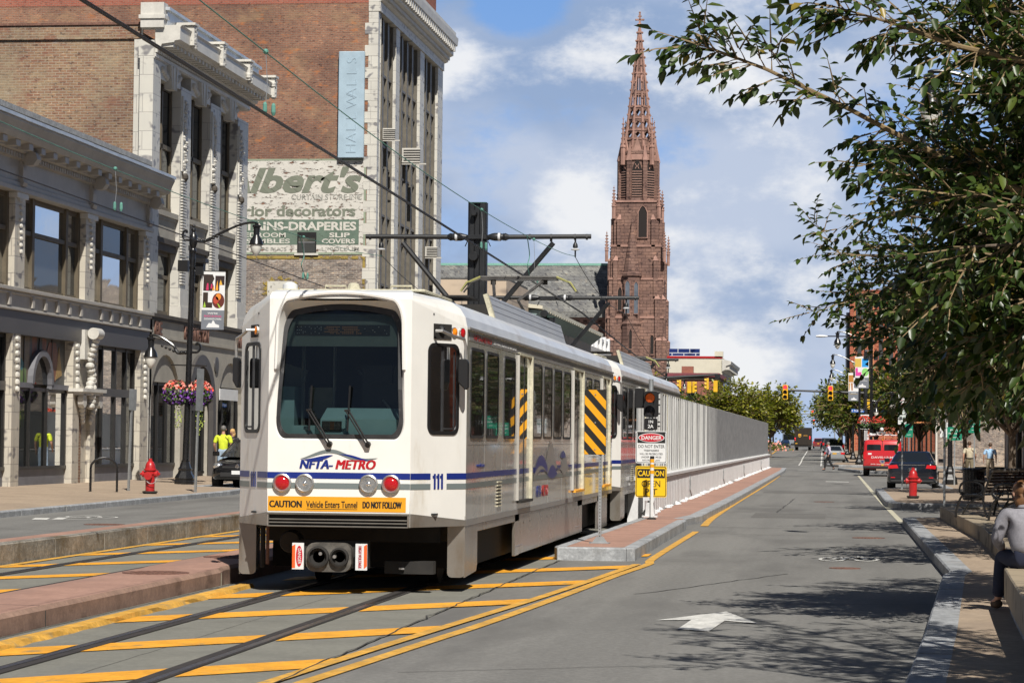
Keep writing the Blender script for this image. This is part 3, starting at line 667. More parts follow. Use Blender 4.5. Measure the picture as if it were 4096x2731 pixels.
        xs3 = [(.0 + .36 * i / 20) for i in range(21)]; wave([(x, f2(x) + .012 * math.sin(math.pi * x / .36)) for x in xs3], [(x, f2(x) - .014 * math.sin(math.pi * x / .36)) for x in xs3], m_tblue, .007)
        em.build('emblem', body)
    # cheek numbers and cheek windows
    ang = math.atan2(.8, .5)
    for s in (-1, 1):
        rz = s * ang
        X = Matrix.Translation((s * .8, 0, 0)) @ Matrix.Rotation(rz if s > 0 else -ang, 4, 'Z')
        Lc = math.hypot(.5, .8)
        def cheek(nm, par, build, off=0.0):
            mb2 = MB(); build(mb2); vs = []
            for v in mb2.v:                       # local: u along the cheek from the nose, w outwards, z up
                u, w, z = v; t = u / Lc; nx, ny = s * .8 / Lc, -.5 / Lc
                vs.append((s * (.8 + .5 * t) + nx * w, .8 * t + ny * w, z))
            mb2.v = vs; return mb2.build(nm, par)
        u0, u1 = .27, .80
        fo = rrect(u0, u1, 1.77, 2.79, .10, 6); fi = rrect(u0 + .04, u1 - .04, 1.81, 2.75, .075, 6); k = len(fo)
        wfr = cheek('cab_window_frame', root, lambda b: b.add([(x, .012, z) for x, z in fo] + [(x, .012, z) for x, z in fi] + [(x, -.01, z) for x, z in fo] + [(x, -.004, z) for x, z in fi], [(i, (i + 1) % k, k + (i + 1) % k, k + i) for i in range(k)] + [(i, (i + 1) % k, 2 * k + (i + 1) % k, 2 * k + i) for i in range(k)] + [(k + i, k + (i + 1) % k, 3 * k + (i + 1) % k, 3 * k + i) for i in range(k)], m_black))
        cheek('cab_window', wfr, lambda b: b.poly([(x, .002, z) for x, z in fi], m_tglass))
        cheek('sash', wfr, lambda b: (b.box(u0 + .24, u0 + .262, .003, .014, 1.81, 2.75, m_fr), b.box(u0 + .262, u0 + .45, .003, .008, 1.83, 1.85, m_fr), b.box(u0 + .44, u0 + .455, .003, .009, 1.83, 2.7, m_fr)))
        if s > 0: cheek('bracket_plate', root, lambda b: (b.box(.36, .66, 0.002, .012, 2.835, 3.005, m_dark), b.ball((.47, .02, 2.94), .05, m_black)))
        else: cheek('bracket_plate', root, lambda b: b.box(.36, .6, 0.002, .012, 2.845, 2.985, m_dark))
        for u, mt in (((.70, m_amber), (.84, m_redlens)) if s > 0 else ((.4, m_amber),)):
            def lmp(b, u=u, mt=mt):
                for r, w in ((.052, .022), ):
                    nn = 14; b.add([(u + r * math.cos(6.2832 * i / nn), .0, 2.92 + r * 1.15 * math.sin(6.2832 * i / nn)) for i in range(nn)] + [(u + r * .9 * math.cos(6.2832 * i / nn), w, 2.92 + r * .9 * 1.15 * math.sin(6.2832 * i / nn)) for i in range(nn)], [(i, (i + 1) % nn, nn + (i + 1) % nn, nn + i) for i in range(nn)], m_rim)
                    b.add([(u + r * .8 * math.cos(6.2832 * i / nn), w + .004, 2.92 + r * .8 * 1.15 * math.sin(6.2832 * i / nn)) for i in range(nn)] + [(u, w + .02, 2.92)], [(i, (i + 1) % nn, nn) for i in range(nn)], mt)
            cheek('marker_light', root, lmp)
        # mirror on its arm
        mr = MB(); ax, ay = s * 1.02, .28
        mr.tube([(s * 1.03, .25, 2.92), (s * 1.10, .22, 2.92), (s * 1.20, .40, 2.87), (s * 1.30, .56, 2.84), (s * 1.315, .58, 2.76), (s * 1.31, .58, 2.60)], .018, m_rim, 8); mo = mr.build('mirror_arm', root, smooth=True)
        mh = MB(); wm = .06 if s > 0 else .035; mh.prism([(s * 1.30 - wm, 2.36), (s * 1.30 + wm * .4, 2.27), (s * 1.30 + wm, 2.29), (s * 1.30 + wm, 2.58), (s * 1.30 + wm * .6, 2.62), (s * 1.30 - wm, 2.62)], 1, .50, .66 if s < 0 else .58, m_black); mh.build('mirror', mo, bevel=.012)
        # unit number on the cheek
        if detail:
            def ones(b):
                for du in (-.062, 0, .062):
                    u = .468 + du; b.box(u - .015, u + .015, .002, .0065, 1.168, 1.338, m_tblue); f = -1 if s > 0 else 1; b.box(*sorted((u + f * .015, u + f * .034)), .002, .0065, 1.29, 1.318, m_tblue)
            cheek('unit_number', body, ones)
    # wipers
    for x in (-.10, .33):
        w = MB(); w.tube([(x, -.06, 1.645), (x, -.03, 1.66), (x, 0.0, 1.66)], .03, m_black, 8)
        w.tube([(x - .02, -.06, 1.665), (x - .25, -.045, 2.02)], .009, m_black, 6); w.tube([(x + .01, -.06, 1.665), (x - .215, -.045, 2.02)], .012, m_black, 6)
        w.tube([(x - .265, -.045, 2.025), (x - .2, -.045, 2.03)], .012, m_black, 6); w.tube([(x - .235, -.02, 1.80), (x - .215, -.0, 2.30)], .012, m_black, 6); w.build('wiper', root, smooth=True)
    # nose underside: corner legs, coupler, dark void
    lg = [(.10, 0), (0, 0), (0, .10)]
    for s in (-1, 1):
        q = MB(); x0, x1 = sorted((s * 1.10, s * 1.298)); q.prism(rrect(x0, x1, .17, .90, .05, 3), 1, .79, .84, m_tskirt); q.build('corner_skirt', root)
        q = MB(); q.prism([(.80, .17), (1.72, .20), (1.80, .28), (1.80, .755), (.80, .755)], 0, s * 1.285, s * 1.297, m_tskirt); q.build('side_skirt', root)
    cu = MB()
    cu.box(-.40, .40, .15, .30, .30, .60, m_dark); cu.prism(rrect(-.27, .24, .26, .58, .1, 4), 1, .02, .16, M('coupler_steel', (.13, .12, .105), .6, .4, .45, 7))
    for cx, r in ((-.125, .12), (.11, .105)): cu.lathe([(r, .02), (r, -.03), (r * .82, -.035), (r * .78, .015), (.01, .03)], m_dark, c=(cx, 0, .425), n=18, ax=1)
    cu.lathe([(.02, .03), (.02, -.02), (.01, -.02)], m_rim, c=(-.1, 0, .46), n=8, ax=1); cu.lathe([(.02, .03), (.02, -.03), (.01, -.03)], m_rim, c=(.06, 0, .43), n=8, ax=1)
    cu.tube([(-.3, .2, .56), (.35, .2, .54)], .02, m_dark); co = cu.build('coupler', root, smooth=True, loc=(-.09, 0, -.01))
    if detail:
        for x, s, pl in ((-.355, 'DANGER', 1), (.355, 'HIGH VOLTAGE', 0)):
            q = MB().box(x - .065, x + .065, .0, .02, .285, .575, m_wsign)
            q.prism([(x - .064, .30), (x - .03, .30), (x - .03, .56), (x - .064, .54)] if pl else [(x + .03, .30), (x + .064, .33), (x + .064, .57), (x + .03, .55)], 1, -.003, .001, M('orange_bar', (.75, .12, .02), .5, var=0)); so = q.build('warning_plate', co)
            if pl: MB().prism([(x + .015 + .036 * math.cos(a), .43 + .115 * math.sin(a)) for a in [6.2832 * i / 20 for i in range(20)]], 1, -.004, 0, m_rsign).build('oval', so)
            text('lettering', s, m_wsign if pl else m_rsign, so, (x + (.002 if pl else -.03), -.0055, .43), (R(90), R(90), 0), h=.034, width=.17 if pl else .24, bold=.01)
    un = MB(); un.box(-1.12, 1.12, 1.75, L - 1.0, .22, .76, m_dark); un.box(-1.0, 1.0, .9, 1.75, .55, .76, m_dark); un.tube([(-.9, .5, .3), (-.9, .5, .74)], .02, m_rust); un.tube([(-1.0, .7, .25), (-1.0, .7, .74)], .03, m_dark)
    for y in (2.6, 4.4, L - 4.4, L - 2.6):
        for x in (-.68, .68): un.lathe([(.33, -.06), (.33, .06)], m_dark, c=(x, y, .33), n=24, ax=0)
    un.build('underframe', root)
    if detail:
        ext = MB()
        ext.lathe([(.11, -.08), (.13, -.02), (.13, .1), (.09, .12)], m_dark, c=(-.62, .45, .56), n=16, ax=1); ext.box(.45, 1.0, .42, .6, .22, .36, m_dark); ext.box(.62, .68, .38, .4, .27, .29, m_rim)
        ext.build('underside_gear', root)
    # side skirts: panels with wheel openings and seams
    for s in (-1, 1):
        sk = MB(); x0, x1 = s * 1.255, s * 1.292
        for a, b in ((5.78, 8.0), (8.02, 10.1), (10.12, 12.7), (12.72, 14.15)): sk.box(min(x0, x1), max(x0, x1), a, b, .22, .748, m_tskirt)
        for a, b in ((2.55, 5.3), (14.2, 16.8)): sk.box(min(x0, x1), max(x0, x1), a - .8, b + .45, .655, .748, m_tskirt)
        sk.box(min(x0, x1), max(x0, x1), 5.32, 5.76, .21, .748, m_tskirt); sk.box(min(x0, x1), max(x0, x1), 16.85, 18.75, .17, .748, m_tskirt)
        for y in (6.2, 6.9, 9.0, 9.5, 11.0, 13.0, 13.6): sk.box(s * 1.29 - .004, s * 1.29 + .004, y, y + .05, .60, .64, m_dark)
        for y in (5.4, 13.0, 17.2): sk.box(s * 1.29 - .006, s * 1.29 + .006, y, y + .75, .325, .335, m_dark)
        sk.build('skirt_panel', root, bevel=.004)
        if s > 0:
            vt = MB()
            for i in range(8): vt.box(1.296, 1.318, 3.42, 3.80, .90 + i * .042, .916 + i * .042, m_cream); vt.box(1.2965, 1.303, 3.42, 3.80, .914 + i * .042, .936 + i * .042, m_black)
            vt.build('vent', root)
            # doors: recessed leaves between proud pillars
            for y0, y1 in ((5.42, 6.72), (12.45, 13.85), (17.45, 18.78)):
                d = MB(); d.box(1.296, 1.3035, y0, y1, .935, 2.83, m_tside); d.box(1.30, 1.345, y1, y1 + .07, .93, 2.85, m_cream); d.box(1.30, 1.33, y0 - .05, y0, .93, 2.85, m_tside); d.box(1.30, 1.335, y0 - .05, y1 + .07, 2.83, 2.86, m_cream)
                d.box(1.30, 1.36, y0, y1 + .02, .895, .93, m_yel if y0 > 10 else m_dark); d.box(1.303, 1.312, (y0 + y1) / 2 - .01, (y0 + y1) / 2 + .01, .94, 2.82, m_black)
                do = d.build('door', root)
                gl = MB()
                for q0, q1 in ((y0 + .10, (y0 + y1) / 2 - .06), ((y0 + y1) / 2 + .06, y1 - .08)): gl.add([(1.3065, a, b) for a, b in rrect(q0, q1, 1.74, 2.70, .05, 3)], [list(range(16))], m_tglass)
                gl.build('door_window', do)
        wins = [(1.06, 2.17), (2.38, 3.46), (4.0, 5.12), (7.1, 8.14), (8.38, 9.42), (9.68, 10.74), (11.0, 12.08), (14.5, 15.55), (15.85, 16.95), (18.95, 19.5)]
        for a, b in wins:
            k1 = rrect(a, b, 1.735, 2.775, .09, 4); k2 = rrect(a + .035, b - .035, 1.77, 2.74, .065, 4); k = len(k1)
            w = MB(); w.add([(s * 1.312, y, z) for y, z in k1] + [(s * 1.312, y, z) for y, z in k2] + [(s * 1.299, y, z) for y, z in k1], [(i, (i + 1) % k, k + (i + 1) % k, k + i) for i in range(k)] + [(i, (i + 1) % k, 2 * k + (i + 1) % k, 2 * k + i) for i in range(k)], m_fr); wo = w.build('window_frame', root)
            MB().poly([(s * 1.306, y, z) for y, z in k2], m_tglass).build('window', wo)
        # letter board above the windows
        sm = MB()
        for y in (2.3, 3.9, 5.25, 7.0, 9.0, 10.9, 12.3, 14.3, 16.9, 19.0): sm.box(*sorted((s * 1.2995, s * 1.302)), y - .006, y + .006, .82, 1.70, m_tgrey)
        sm.box(*sorted((s * 1.2995, s * 1.302)), .85, L - .85, 1.66, 1.668, m_tgrey); sm.build('panel_seam', body)
        lb = MB(); lb.box(*sorted((s * 1.3005, s * 1.3035)), .95, L - .9, 2.845, 2.945, m_tgrey); lb.build('letter_board', body)
    if detail:
        text('lettering', 'NFTA-METRO', m_tred, body, (1.3055, 2.05, 2.862), FACE_EAST, h=.065, width=1.5, bold=.012)
        text('lettering', 'SERVING BUFFALO NIAGARA', m_wsign, body, (1.3055, 4.1, 2.872), FACE_EAST, h=.045, width=2.2, bold=.006)
        text('lettering', 'NFTA-', m_tblue, body, (1.3055, 7.85, .93), FACE_EAST, h=.15, width=.62, bold=.02, shear=.28); text('lettering', 'METRO', m_tred, body, (1.3055, 8.62, .93), FACE_EAST, h=.15, width=.8, bold=.02, shear=.28)
        text('lettering', 'www.nfta.com', m_tblue, body, (1.3055, 1.95, 1.40), FACE_EAST, h=.05, width=.66)
        # big wave emblem
        em = MB(); xs = [i / 60 for i in range(61)]
        def sw(y0, y1, ft, fb, mat, e): 
            for a, b in zip(xs, xs[1:]):
                ya, yb = y0 + (y1 - y0) * a, y0 + (y1 - y0) * b
                em.add([(1.30 + e, ya, fb(a)), (1.30 + e, yb, fb(b)), (1.30 + e, yb, ft(b)), (1.30 + e, ya, ft(a))], [(0, 1, 2, 3)], mat)
        hump = lambda c, w, hgt: (lambda t: hgt * math.exp(-((t - c) / w) ** 2))
        h1, h2, h3 = hump(.18, .10, .27), hump(.42, .13, .45), hump(.80, .10, .26)
        sw(7.25, 12.2, lambda t: 1.25 + max(h1(t), h2(t), h3(t)), lambda t: 1.16 + .15 * abs(math.sin(2.5 * math.pi * t)), m_tgrey, .0075)
        sw(7.25, 8.9, lambda t: 1.24 + .3 * math.sin(math.pi * t * .9) ** .8 * (1 - .2 * t), lambda t: 1.24 + .12 * math.sin(math.pi * t), m_tblue, .0085)
        sw(8.9, 10.2, lambda t: 1.22 + .14 * math.sin(math.pi * t), lambda t: 1.22 - .06 * math.sin(math.pi * t), m_tblue, .0085); sw(10.6, 11.4, lambda t: 1.47 + .09 * math.sin(math.pi * t), lambda t: 1.47 - .02 * math.sin(math.pi * t), m_tblue, .0085)
        em.build('wave_emblem', body)
    # roof gear
    rf = MB(); rf.box(-.85, .85, .55, 2.6, 3.372, 3.40, m_cream); rf.build('roof_hatch', root, bevel=.01)
    if detail:
        q = MB(); q.lathe([(.15, 0), (.15, .02), (.09, .03), (.085, .10), (.04, .13)], m_wsign, c=(-.78, .95, 3.37), n=16); q.lathe([(.2, -.12), (.17, -.005), (.05, 0)], m_troof, c=(-.78, .95, 3.37), n=12); q.build('antenna_dome', root, smooth=True)
        q = MB(); q.lathe([(.085, 0), (.06, .07), (.04, .085)], m_cream, c=(0, .75, 3.395), n=8); q.build('roof_light', root)
        for x in (-.24, .52):
            q = MB(); q.tube([(x - .12, .9, 3.38), (x - .12, .9, 3.455), (x + .12, .9, 3.455), (x + .12, .9, 3.38)], .012, m_cream, 6); q.build('grab_rail', root)
    # equipment fairings along the roof edges and boxes between
    for s in (-1, 1):
        q = MB(); X = Matrix.Translation((s * .87, 0, 3.34)) @ Matrix.Rotation(s * R(-17), 4, 'Y')
        q.box(-.02, .02, 6.15, 15.2, 0, .33, M('fairing_grey', (.46, .46, .45), .4, .3, .08, 1.5), X); q.box(-.03, .03, 6.02, 6.15, -.01, .34, m_cream, X)
        for z in (.11, .2, .29): q.box(-.022 if s < 0 else .018, -.018 if s < 0 else .024, 6.16, 15.2, z - .006, z + .006, m_tgrey, X)
        q.build('roof_fairing', root)
    q = MB(); q.box(-.75, .75, 7.0, 14.5, 3.38, 3.58, m_dark); q.box(-.72, .62, 5.6, 6.6, 3.60, 3.625, m_dark); q.box(-.72, -.69, 5.6, 6.6, 3.37, 3.6, m_dark)
    for i in range(6): q.box(-.6 + i * .22, -.5 + i * .22, 5.2, 6.4, 3.38, 3.45, m_rust if i % 2 else m_dark)
    q.build('roof_equipment', root)
    return body
tr = thing('tram', 'leading white tram with unit number 111 and a yellow caution plate across its nose', 'tram', (-5.42, 27.4, 0), 0, 'coupled tram cars')
tram_car(tr, '111')
# raised pantograph (front car) - part of the tram
def pantograph(root, y, up):
    q = MB(); mt = M('pantograph_steel', (.09, .085, .08), .5, .4, .2, 6); zb = 3.6
    q.box(-.6, .6, y - .5, y + .9, zb - .03, zb + .03, mt); q.lathe([(.07, -.3), (.07, .3)], mt, c=(.1, y, zb + .09), n=10, ax=0)
    zh = zb + up
    if up > .5:
        for s in (-1, 1): q.tube([(s * .12 + .1, y, zb + .1), (s * .2 - .1, y - 1.0, zb + up * .5), (s * .45, y - .1, zh - .05)], .03, mt, 6)
        for s in (-1, 1): q.tube([(s * .45, y - .1, zh - .14), (s * .45, y - .1, zh - .02)], .05, mt, 6)
    for dy in (-.2, .12): q.tube([(-1.0, y + dy, zh - .26), (-.86, y + dy, zh - .09), (-.66, y + dy, zh - .01), (.66, y + dy, zh - .01), (.86, y + dy, zh - .09), (1.0, y + dy, zh - .26)], .018, mt, 6)
    for s in (-1, 1): q.tube([(s * .66, y - .2, zh - .01), (s * .9, y - .2, zh - .11), (s * 1.0, y - .2, zh - .26)], .02, M('horn_tip', (.35, .34, .12), .5), 6)
    q.box(-.66, .66, y - .22, y + .14, zh - .06, zh - .03, mt); q.tube([(-.66, y - .04, zh - .02), (.66, y - .04, zh - .02)], .022, m_rim, 6); q.build('pantograph', root)
pantograph(tr, 15.9, .93)
tr2 = thing('tram', 'second tram car coupled behind the leading one, its nose showing beside the striped marker', 'tram', (-5.42, 48.2, 0), 0, 'coupled tram cars')
tram_car(tr2, '112', detail=False)
pantograph(tr2, 15.9, .25)
# ================================================================ buildings on the left side
FX = -21.6
m_tc = M('terracotta_grey', (.40, .375, .335), rough=.5, var=.1, vs=.8, fine=.05, fs=14, spec=.4, stain=((.33, .30, .27), 1.2, .52, .78, (1, 1, .35)))
m_tcl = BR('terracotta_blocks', (.56, .515, .435), (.51, .475, .40), (.34, .31, .27), bw=.62, bh=.46, ms=.012, rough=.45, contrast=.06, grime=.12)
m_tcw = BR('white_terracotta', (.61, .59, .53), (.565, .545, .49), (.42, .40, .37), bw=.7, bh=.6, ms=.014, rough=.42, contrast=.05, grime=.08, patches=[((.50, .48, .44), 1.1, .56, .80, (1, 1, .4), .5)])
m_tcp = M('white_terracotta_trim', (.58, .56, .51), rough=.45, var=.08, vs=1.2, fine=.05, fs=18, spec=.4, stain=((.46, .44, .41), 1.6, .54, .78, None))
m_flash = M('zinc_flashing', (.50, .53, .56), rough=.4, metal=.4, var=.14, vs=1.3)
m_brown = M('brown_window_wood', (.115, .092, .06), rough=.6, var=.15, vs=2)
m_dkbr = M('dark_brown_panel', (.07, .058, .045), rough=.7, var=.25, vs=1.2)
m_char = M('charcoal_panel', (.075, .07, .068), rough=.45, var=.1, vs=1)
m_shop = M('shop_frame_black', (.02, .019, .018), rough=.4, var=.1)
m_bulk = M('grey_bulkhead', (.15, .15, .165), rough=.6, var=.15, vs=1.5)
m_stucco = M('cream_stucco', (.36, .335, .285), rough=.75, var=.1, vs=1.2, fine=.06, fs=20)
m_wglass = GLASS('building_glass', (.06, .062, .06), rough=.03, refl=.8, wav=.03)
m_wglassd = GLASS('dark_glass', (.012, .013, .014), rough=.02, refl=.8, wav=.02)
m_sglass = GLASS('shop_glass', (.02, .022, .022), through=.55, rough=.015, refl=.95)
m_brA = BR('mottled_brick', (.23, .12, .08), (.29, .19, .115), (.33, .27, .21), bw=.24, bh=.085, ms=.014, patches=[((.36, .30, .20), .5, .46, .66, (1, 1, 1.6), .55), ((.22, .08, .055), 1.1, .53, .68, (1, 1, 1.6), .55), ((.44, .41, .36), .8, .62, .72, (1, 1, 2.5), .5), ((.09, .06, .05), 2.0, .58, .70, (1, 1, 3), .55)], contrast=.4)
m_brW = BR('red_brick', (.225, .108, .075), (.29, .145, .095), (.25, .19, .15), bw=.24, bh=.085, ms=.013, patches=[((.36, .24, .14), .33, .50, .66, (1, 1, 2.0), .55), ((.46, .17, .06), 1.3, .55, .66, (1, 1, 2.2), .65), ((.10, .055, .045), 1.6, .56, .68, (1, 1, 2.6), .6), ((.38, .32, .27), 2.2, .60, .70, (1, 1, 3), .45)], contrast=.6, grime=.34)
m_brWt = BR('red_brick_upper', (.34, .10, .065), (.37, .125, .08), (.30, .19, .15), bw=.24, bh=.085, ms=.013, contrast=.2, grime=.12)
m_brD = BR('sooty_brick', (.20, .16, .14), (.34, .27, .22), (.40, .37, .33), bw=.26, bh=.09, ms=.014, contrast=.9, grime=.35, patches=[((.07, .065, .06), 1.2, .5, .62, (1, 1, 3), .6), ((.52, .50, .46), 1.5, .56, .66, (1, 1, 3), .55)])
m_roofing = M('flat_roof_felt', (.06, .06, .06), rough=.9, var=.2)
def pane(parent, nm, pts, mat):
    return MB().poly(pts, mat).build(nm, parent)
# ---------------------------------------------------------------- two-storey terracotta shop building
A0 = 45.0
bA = thing('shop_building', 'two storey grey terracotta shop building with deep cornice and wide brown windows', 'building', (FX, A0, 0))
def LY(y): return y - A0
mb = MB(); mb.box(-20, -.42, 0, 33.0, 0, 9.8, m_tc); mb.box(-20, -.3, 0, 33.0, 9.75, 9.85, m_roofing); mb.build('wall', bA)
mb = MB()      # frieze, architrave, sills, spandrels: full length belts
mb.box(-.42, 0, 0, 33, 8.15, 10.0, m_tc); mb.box(0, .10, 0, 33, 8.15, 8.28, m_tc); mb.box(0, .05, 0, 33, 8.28, 8.42, m_tc)
mb.box(-.42, .03, 0, 33, 5.05, 5.50, m_tc); mb.box(-.42, .16, 0, 33, 5.50, 5.60, m_tc); mb.box(.0, .08, 0, 33, 5.42, 5.50, m_tc); mb.box(-.0, .09, 0, 33, 5.0, 5.06, m_tc)
mb.build('belt_course', bA, bevel=.012)
mb = MB()
prof = [(.0, 9.0), (.10, 9.02), (.12, 9.16), (.22, 9.2), (.24, 9.32), (.55, 9.38), (.62, 9.5), (.66, 9.62), (.74, 9.78), (.74, 9.84), (0, 9.84)]
mb.add([(x, 0, z) for x, z in prof] + [(x, 33.05, z) for x, z in prof], [(i, (i + 1) % 11, 11 + (i + 1) % 11, 11 + i) for i in range(11)] + [list(range(11))[::-1], list(range(11, 22))], m_tc)
mb.build('cornice', bA)
mb = MB()
for i in range(int(33 / .22)): mb.box(.10, .16, i * .22 + .03, i * .22 + .15, 9.03, 9.15, m_tc)
for i in range(int(33 / 1.05)): mb.box(.14, .52, i * 1.05 + .2, i * 1.05 + .55, 9.2, 9.36, m_tc)
mb.build('dentil_course', bA)
q = MB()
for i in range(11): q.box(.66, .80, i * 3.0 + .01, i * 3.0 + 2.99, 9.84 + (i % 2) * .006, 9.93 + (i % 2) * .006, m_flash)
q.build('flashing', bA)
q = MB(); q.box(-.4, -.05, 0, 33, 9.84, 10.28, M('parapet_felt', (.05, .05, .052), .8, var=.4, vs=1.5)); q.box(-.45, .0, 0, 33, 10.28, 10.43, m_gran); q.build('parapet', bA)
def scroll(par, y, z0=8.30, z1=9.35):
    b = MB(); pr = [(.0, z0), (.10, z0 + .02), (.14, z0 + .12), (.10, z0 + .22), (.12, z0 + .45)] + [(.28 + .22 * math.cos(R(a)), z1 - .28 + .22 * math.sin(R(a))) for a in (200, 250, 300, 350, 40, 90)] + [(.0, z1 - .02)]
    b.prism([(x, z) for x, z in pr], 1, y - .17, y + .17, m_tc)
    for s in (-1, 1): b.lathe([(.14, -.01), (.13, .02), (.05, .03)], m_tc, c=(.29, y + s * .175, z1 - .28), n=12, ax=1)
    return b.build('scroll_bracket', par)
piers = [(45.0, 46.5), (51.9, 52.8), (58.2, 59.1), (64.62, 65.47), (71.0, 71.95), (77.2, 77.98)]
for a, b in piers:
    a, b = LY(a), LY(b); c = (a + b) / 2
    p = MB(); p.box(-.42, 0, a, b, 5.60, 8.15, m_tcl); p.box(-.3, .07, a - .05, b + .05, 8.0, 8.14, m_tcp); po = p.build('pier', bA)
    g = MB(); rr = random.Random(int(a * 7))
    for i in range(9): g.ball((.03, c + rr.uniform(-.02, .02), 7.95 - i * .17), (.055, .10 - i * .006, .06), m_tcp, 6, 4)
    g.box(.0, .05, c - .2, c + .2, 7.92, 8.02, m_tcp); g.build('garland', po, smooth=True)
    scroll(bA, c)
for (a, b), (c, d) in zip(piers, piers[1:]):
    y0, y1 = LY(b), LY(c); w = MB(); xg = -.33
    w.box(xg, xg + .10, y0, y1, 5.60, 5.72, m_brown); w.box(xg, xg + .10, y0, y1, 8.02, 8.15, m_brown)
    w.box(xg, xg + .13, y0, y1, 7.12, 7.24, m_brown)
    ms = [y0 + .06, y0 + 1.25, y1 - 1.25, y1 - .06]
    for m in ms: w.box(xg, xg + .16, m - .10, m + .10, 5.6, 8.15, m_brown)
    wo = w.build('window', bA); g = MB()
    for m0, m1 in zip(ms, ms[1:]):
        for z0, z1 in ((5.72, 7.12), (7.24, 8.02)): g.poly([(xg + .05 + random.Random(int(m0 * 9 + z0)).uniform(-.006, .006), m0 + .09, z0), (xg + .05, m1 - .09, z0), (xg + .05, m1 - .09, z1), (xg + .055, m0 + .09, z1)], m_wglass)
    g.build('pane', wo)
    for i in range(5): MB().box(.03, .10, y0 + (y1 - y0) * (i + .5) / 5 - .09, y0 + (y1 - y0) * (i + .5) / 5 + .09, 5.12, 5.42, m_tc).build('sill_bracket', bA)
# ground floor
sb = MB(); sb.box(-.42, .02, 0, 33, 4.38, 5.0, m_char); sb.build('sign_band', bA)
gp = [(64.6, 65.26), (70.0, 70.62), (71.75, 72.25), (77.05, 77.95), (58.2, 58.8), (59.6, 60.1), (52, 53), (45, 46)]
for a, b in gp:
    p = MB(); p.box(-.42, .0, LY(a), LY(b), .3, 4.4, m_tcl); po = p.build('ground_pier', bA)
    g = MB(); c = LY((a + b) / 2)
    for i in range(8): g.ball((.03, c, 4.25 - i * .19), (.07, .14 - i * .012, .085), m_tcp, 6, 4)
    g.build('garland', po, smooth=True)
q = MB(); y = LY(71.2)       # niche surround with its ornate shelf
q.box(-.42, -.12, LY(70.62), LY(71.75), .3, 4.4, m_tcl); q.box(-.11, -.05, LY(70.7), LY(71.0), .32, 2.5, m_brA); q.box(-.2, .32, LY(69.95), LY(72.3), 2.95, 3.05, m_tcp); q.box(-.2, .24, LY(70.05), LY(72.2), 2.86, 2.95, m_tcp); q.box(-.12, .12, LY(70.7), LY(71.7), 3.9, 4.75, m_tcp)
for s in (-1, 1):
    for k in range(7): q.ball((.12 - k * .012, y + s * (.75 - .06 * k), 2.78 - k * .11), (.14 - k * .01, .16 - k * .012, .1), m_tcp, 8, 5)
    q.lathe([(.2, -.08), (.2, .08)], m_tcp, c=(.16, y + s * .8, 2.7), n=14, ax=0)
for k in range(10): q.ball((.16, y + .12 * math.sin(k * 1.2), 2.55 + k * .13), (.14, .2 - .006 * k, .1), m_tcp, 8, 5)
for k in range(6): q.ball((.14 + .04 * k, y, 3.9 + .14 * k), (.1, .22, .1), m_tcp, 8, 5)
q.lathe([(.17, -.3), (.17, .3)], m_tcp, c=(.3, y, 4.65), n=14, ax=1); q.build('niche_ornament', bA, smooth=True)
def shopfront(par, y0, y1, z0, z1, mull, trans, gm=None, rec=-.3, bulk=.46, base=.3):
    w = MB(); w.box(rec, rec + .1, y0, y1, z1 - .1, z1, m_shop); w.box(rec, rec + .14, y0, y1, base + bulk, base + bulk + .09, m_shop); w.box(rec - .02, rec + .08, y0, y1, base, base + bulk, m_bulk)
    for m in [y0 + .05] + [y0 + (y1 - y0) * t for t in mull] + [y1 - .05]: w.box(rec, rec + .12, m - .05, m + .05, base + bulk, z1, m_shop)
    if trans: w.box(rec, rec + .13, y0, y1, trans - .12, trans + .12, m_char)
    o = w.build('shopfront', par); g = MB(); ms = [y0] + [y0 + (y1 - y0) * t for t in mull] + [y1]
    for a, b in zip(ms, ms[1:]):
        zs = [(base + bulk + .08, trans - .1), (trans + .1, z1)] if trans else [(base + bulk + .08, z1)]
        for c, d in zs: g.poly([(rec + .05, a, c), (rec + .05, b, c), (rec + .05, b, d), (rec + .05, a, d)], gm or m_sglass)
    g.build('pane', o); return o
# display space behind the panes
def display(par, y0, y1, back, mats, seed):
    rnd = random.Random(seed); d = MB(); d.box(-2.6, -2.55, y0, y1, .3, 4.4, back); d.box(-2.6, -.3, y0, y1, .3, .34, m_dkbr); d.box(-2.6, -.3, y0, y1, 4.38, 4.4, m_dkbr); d.box(-2.6, -.3, y0 - .02, y0, .3, 4.4, m_dkbr); d.box(-2.6, -.3, y1, y1 + .02, .3, 4.4, m_dkbr)
    for _ in range(7):
        a = rnd.uniform(y0 + .2, y1 - .6); h = rnd.uniform(.6, 1.7); d.box(-1.9, -1.5, a, a + rnd.uniform(.25, .6), .34, .34 + h, rnd.choice(mats))
    return d.build('shop_interior', par)
m_drape = M('pale_drape', (.40, .43, .40), .8, var=.2, vs=3, stretch=(1, 9, 1)); m_pink = M('pink_cloth', (.55, .03, .16), .8); m_sand = M('sand_cloth', (.38, .30, .2), .8)
shopfront(bA, LY(72.25), LY(77.05), 0, 4.38, (.27, .56, .80), 3.0, GLASS('shop_glass_mirror', (.035, .03, .025), through=.25, rough=.012, refl=1.0))
shopfront(bA, LY(65.26), LY(70.0), 0, 3.0, (.30, .62), None)
shopfront(bA, LY(60.1), LY(64.6), 0, 4.38, (.5,), 3.0); shopfront(bA, LY(53), LY(58.2), 0, 4.38, (.5,), 3.0); shopfront(bA, LY(46), LY(52), 0, 4.38, (.5,), 3.0)
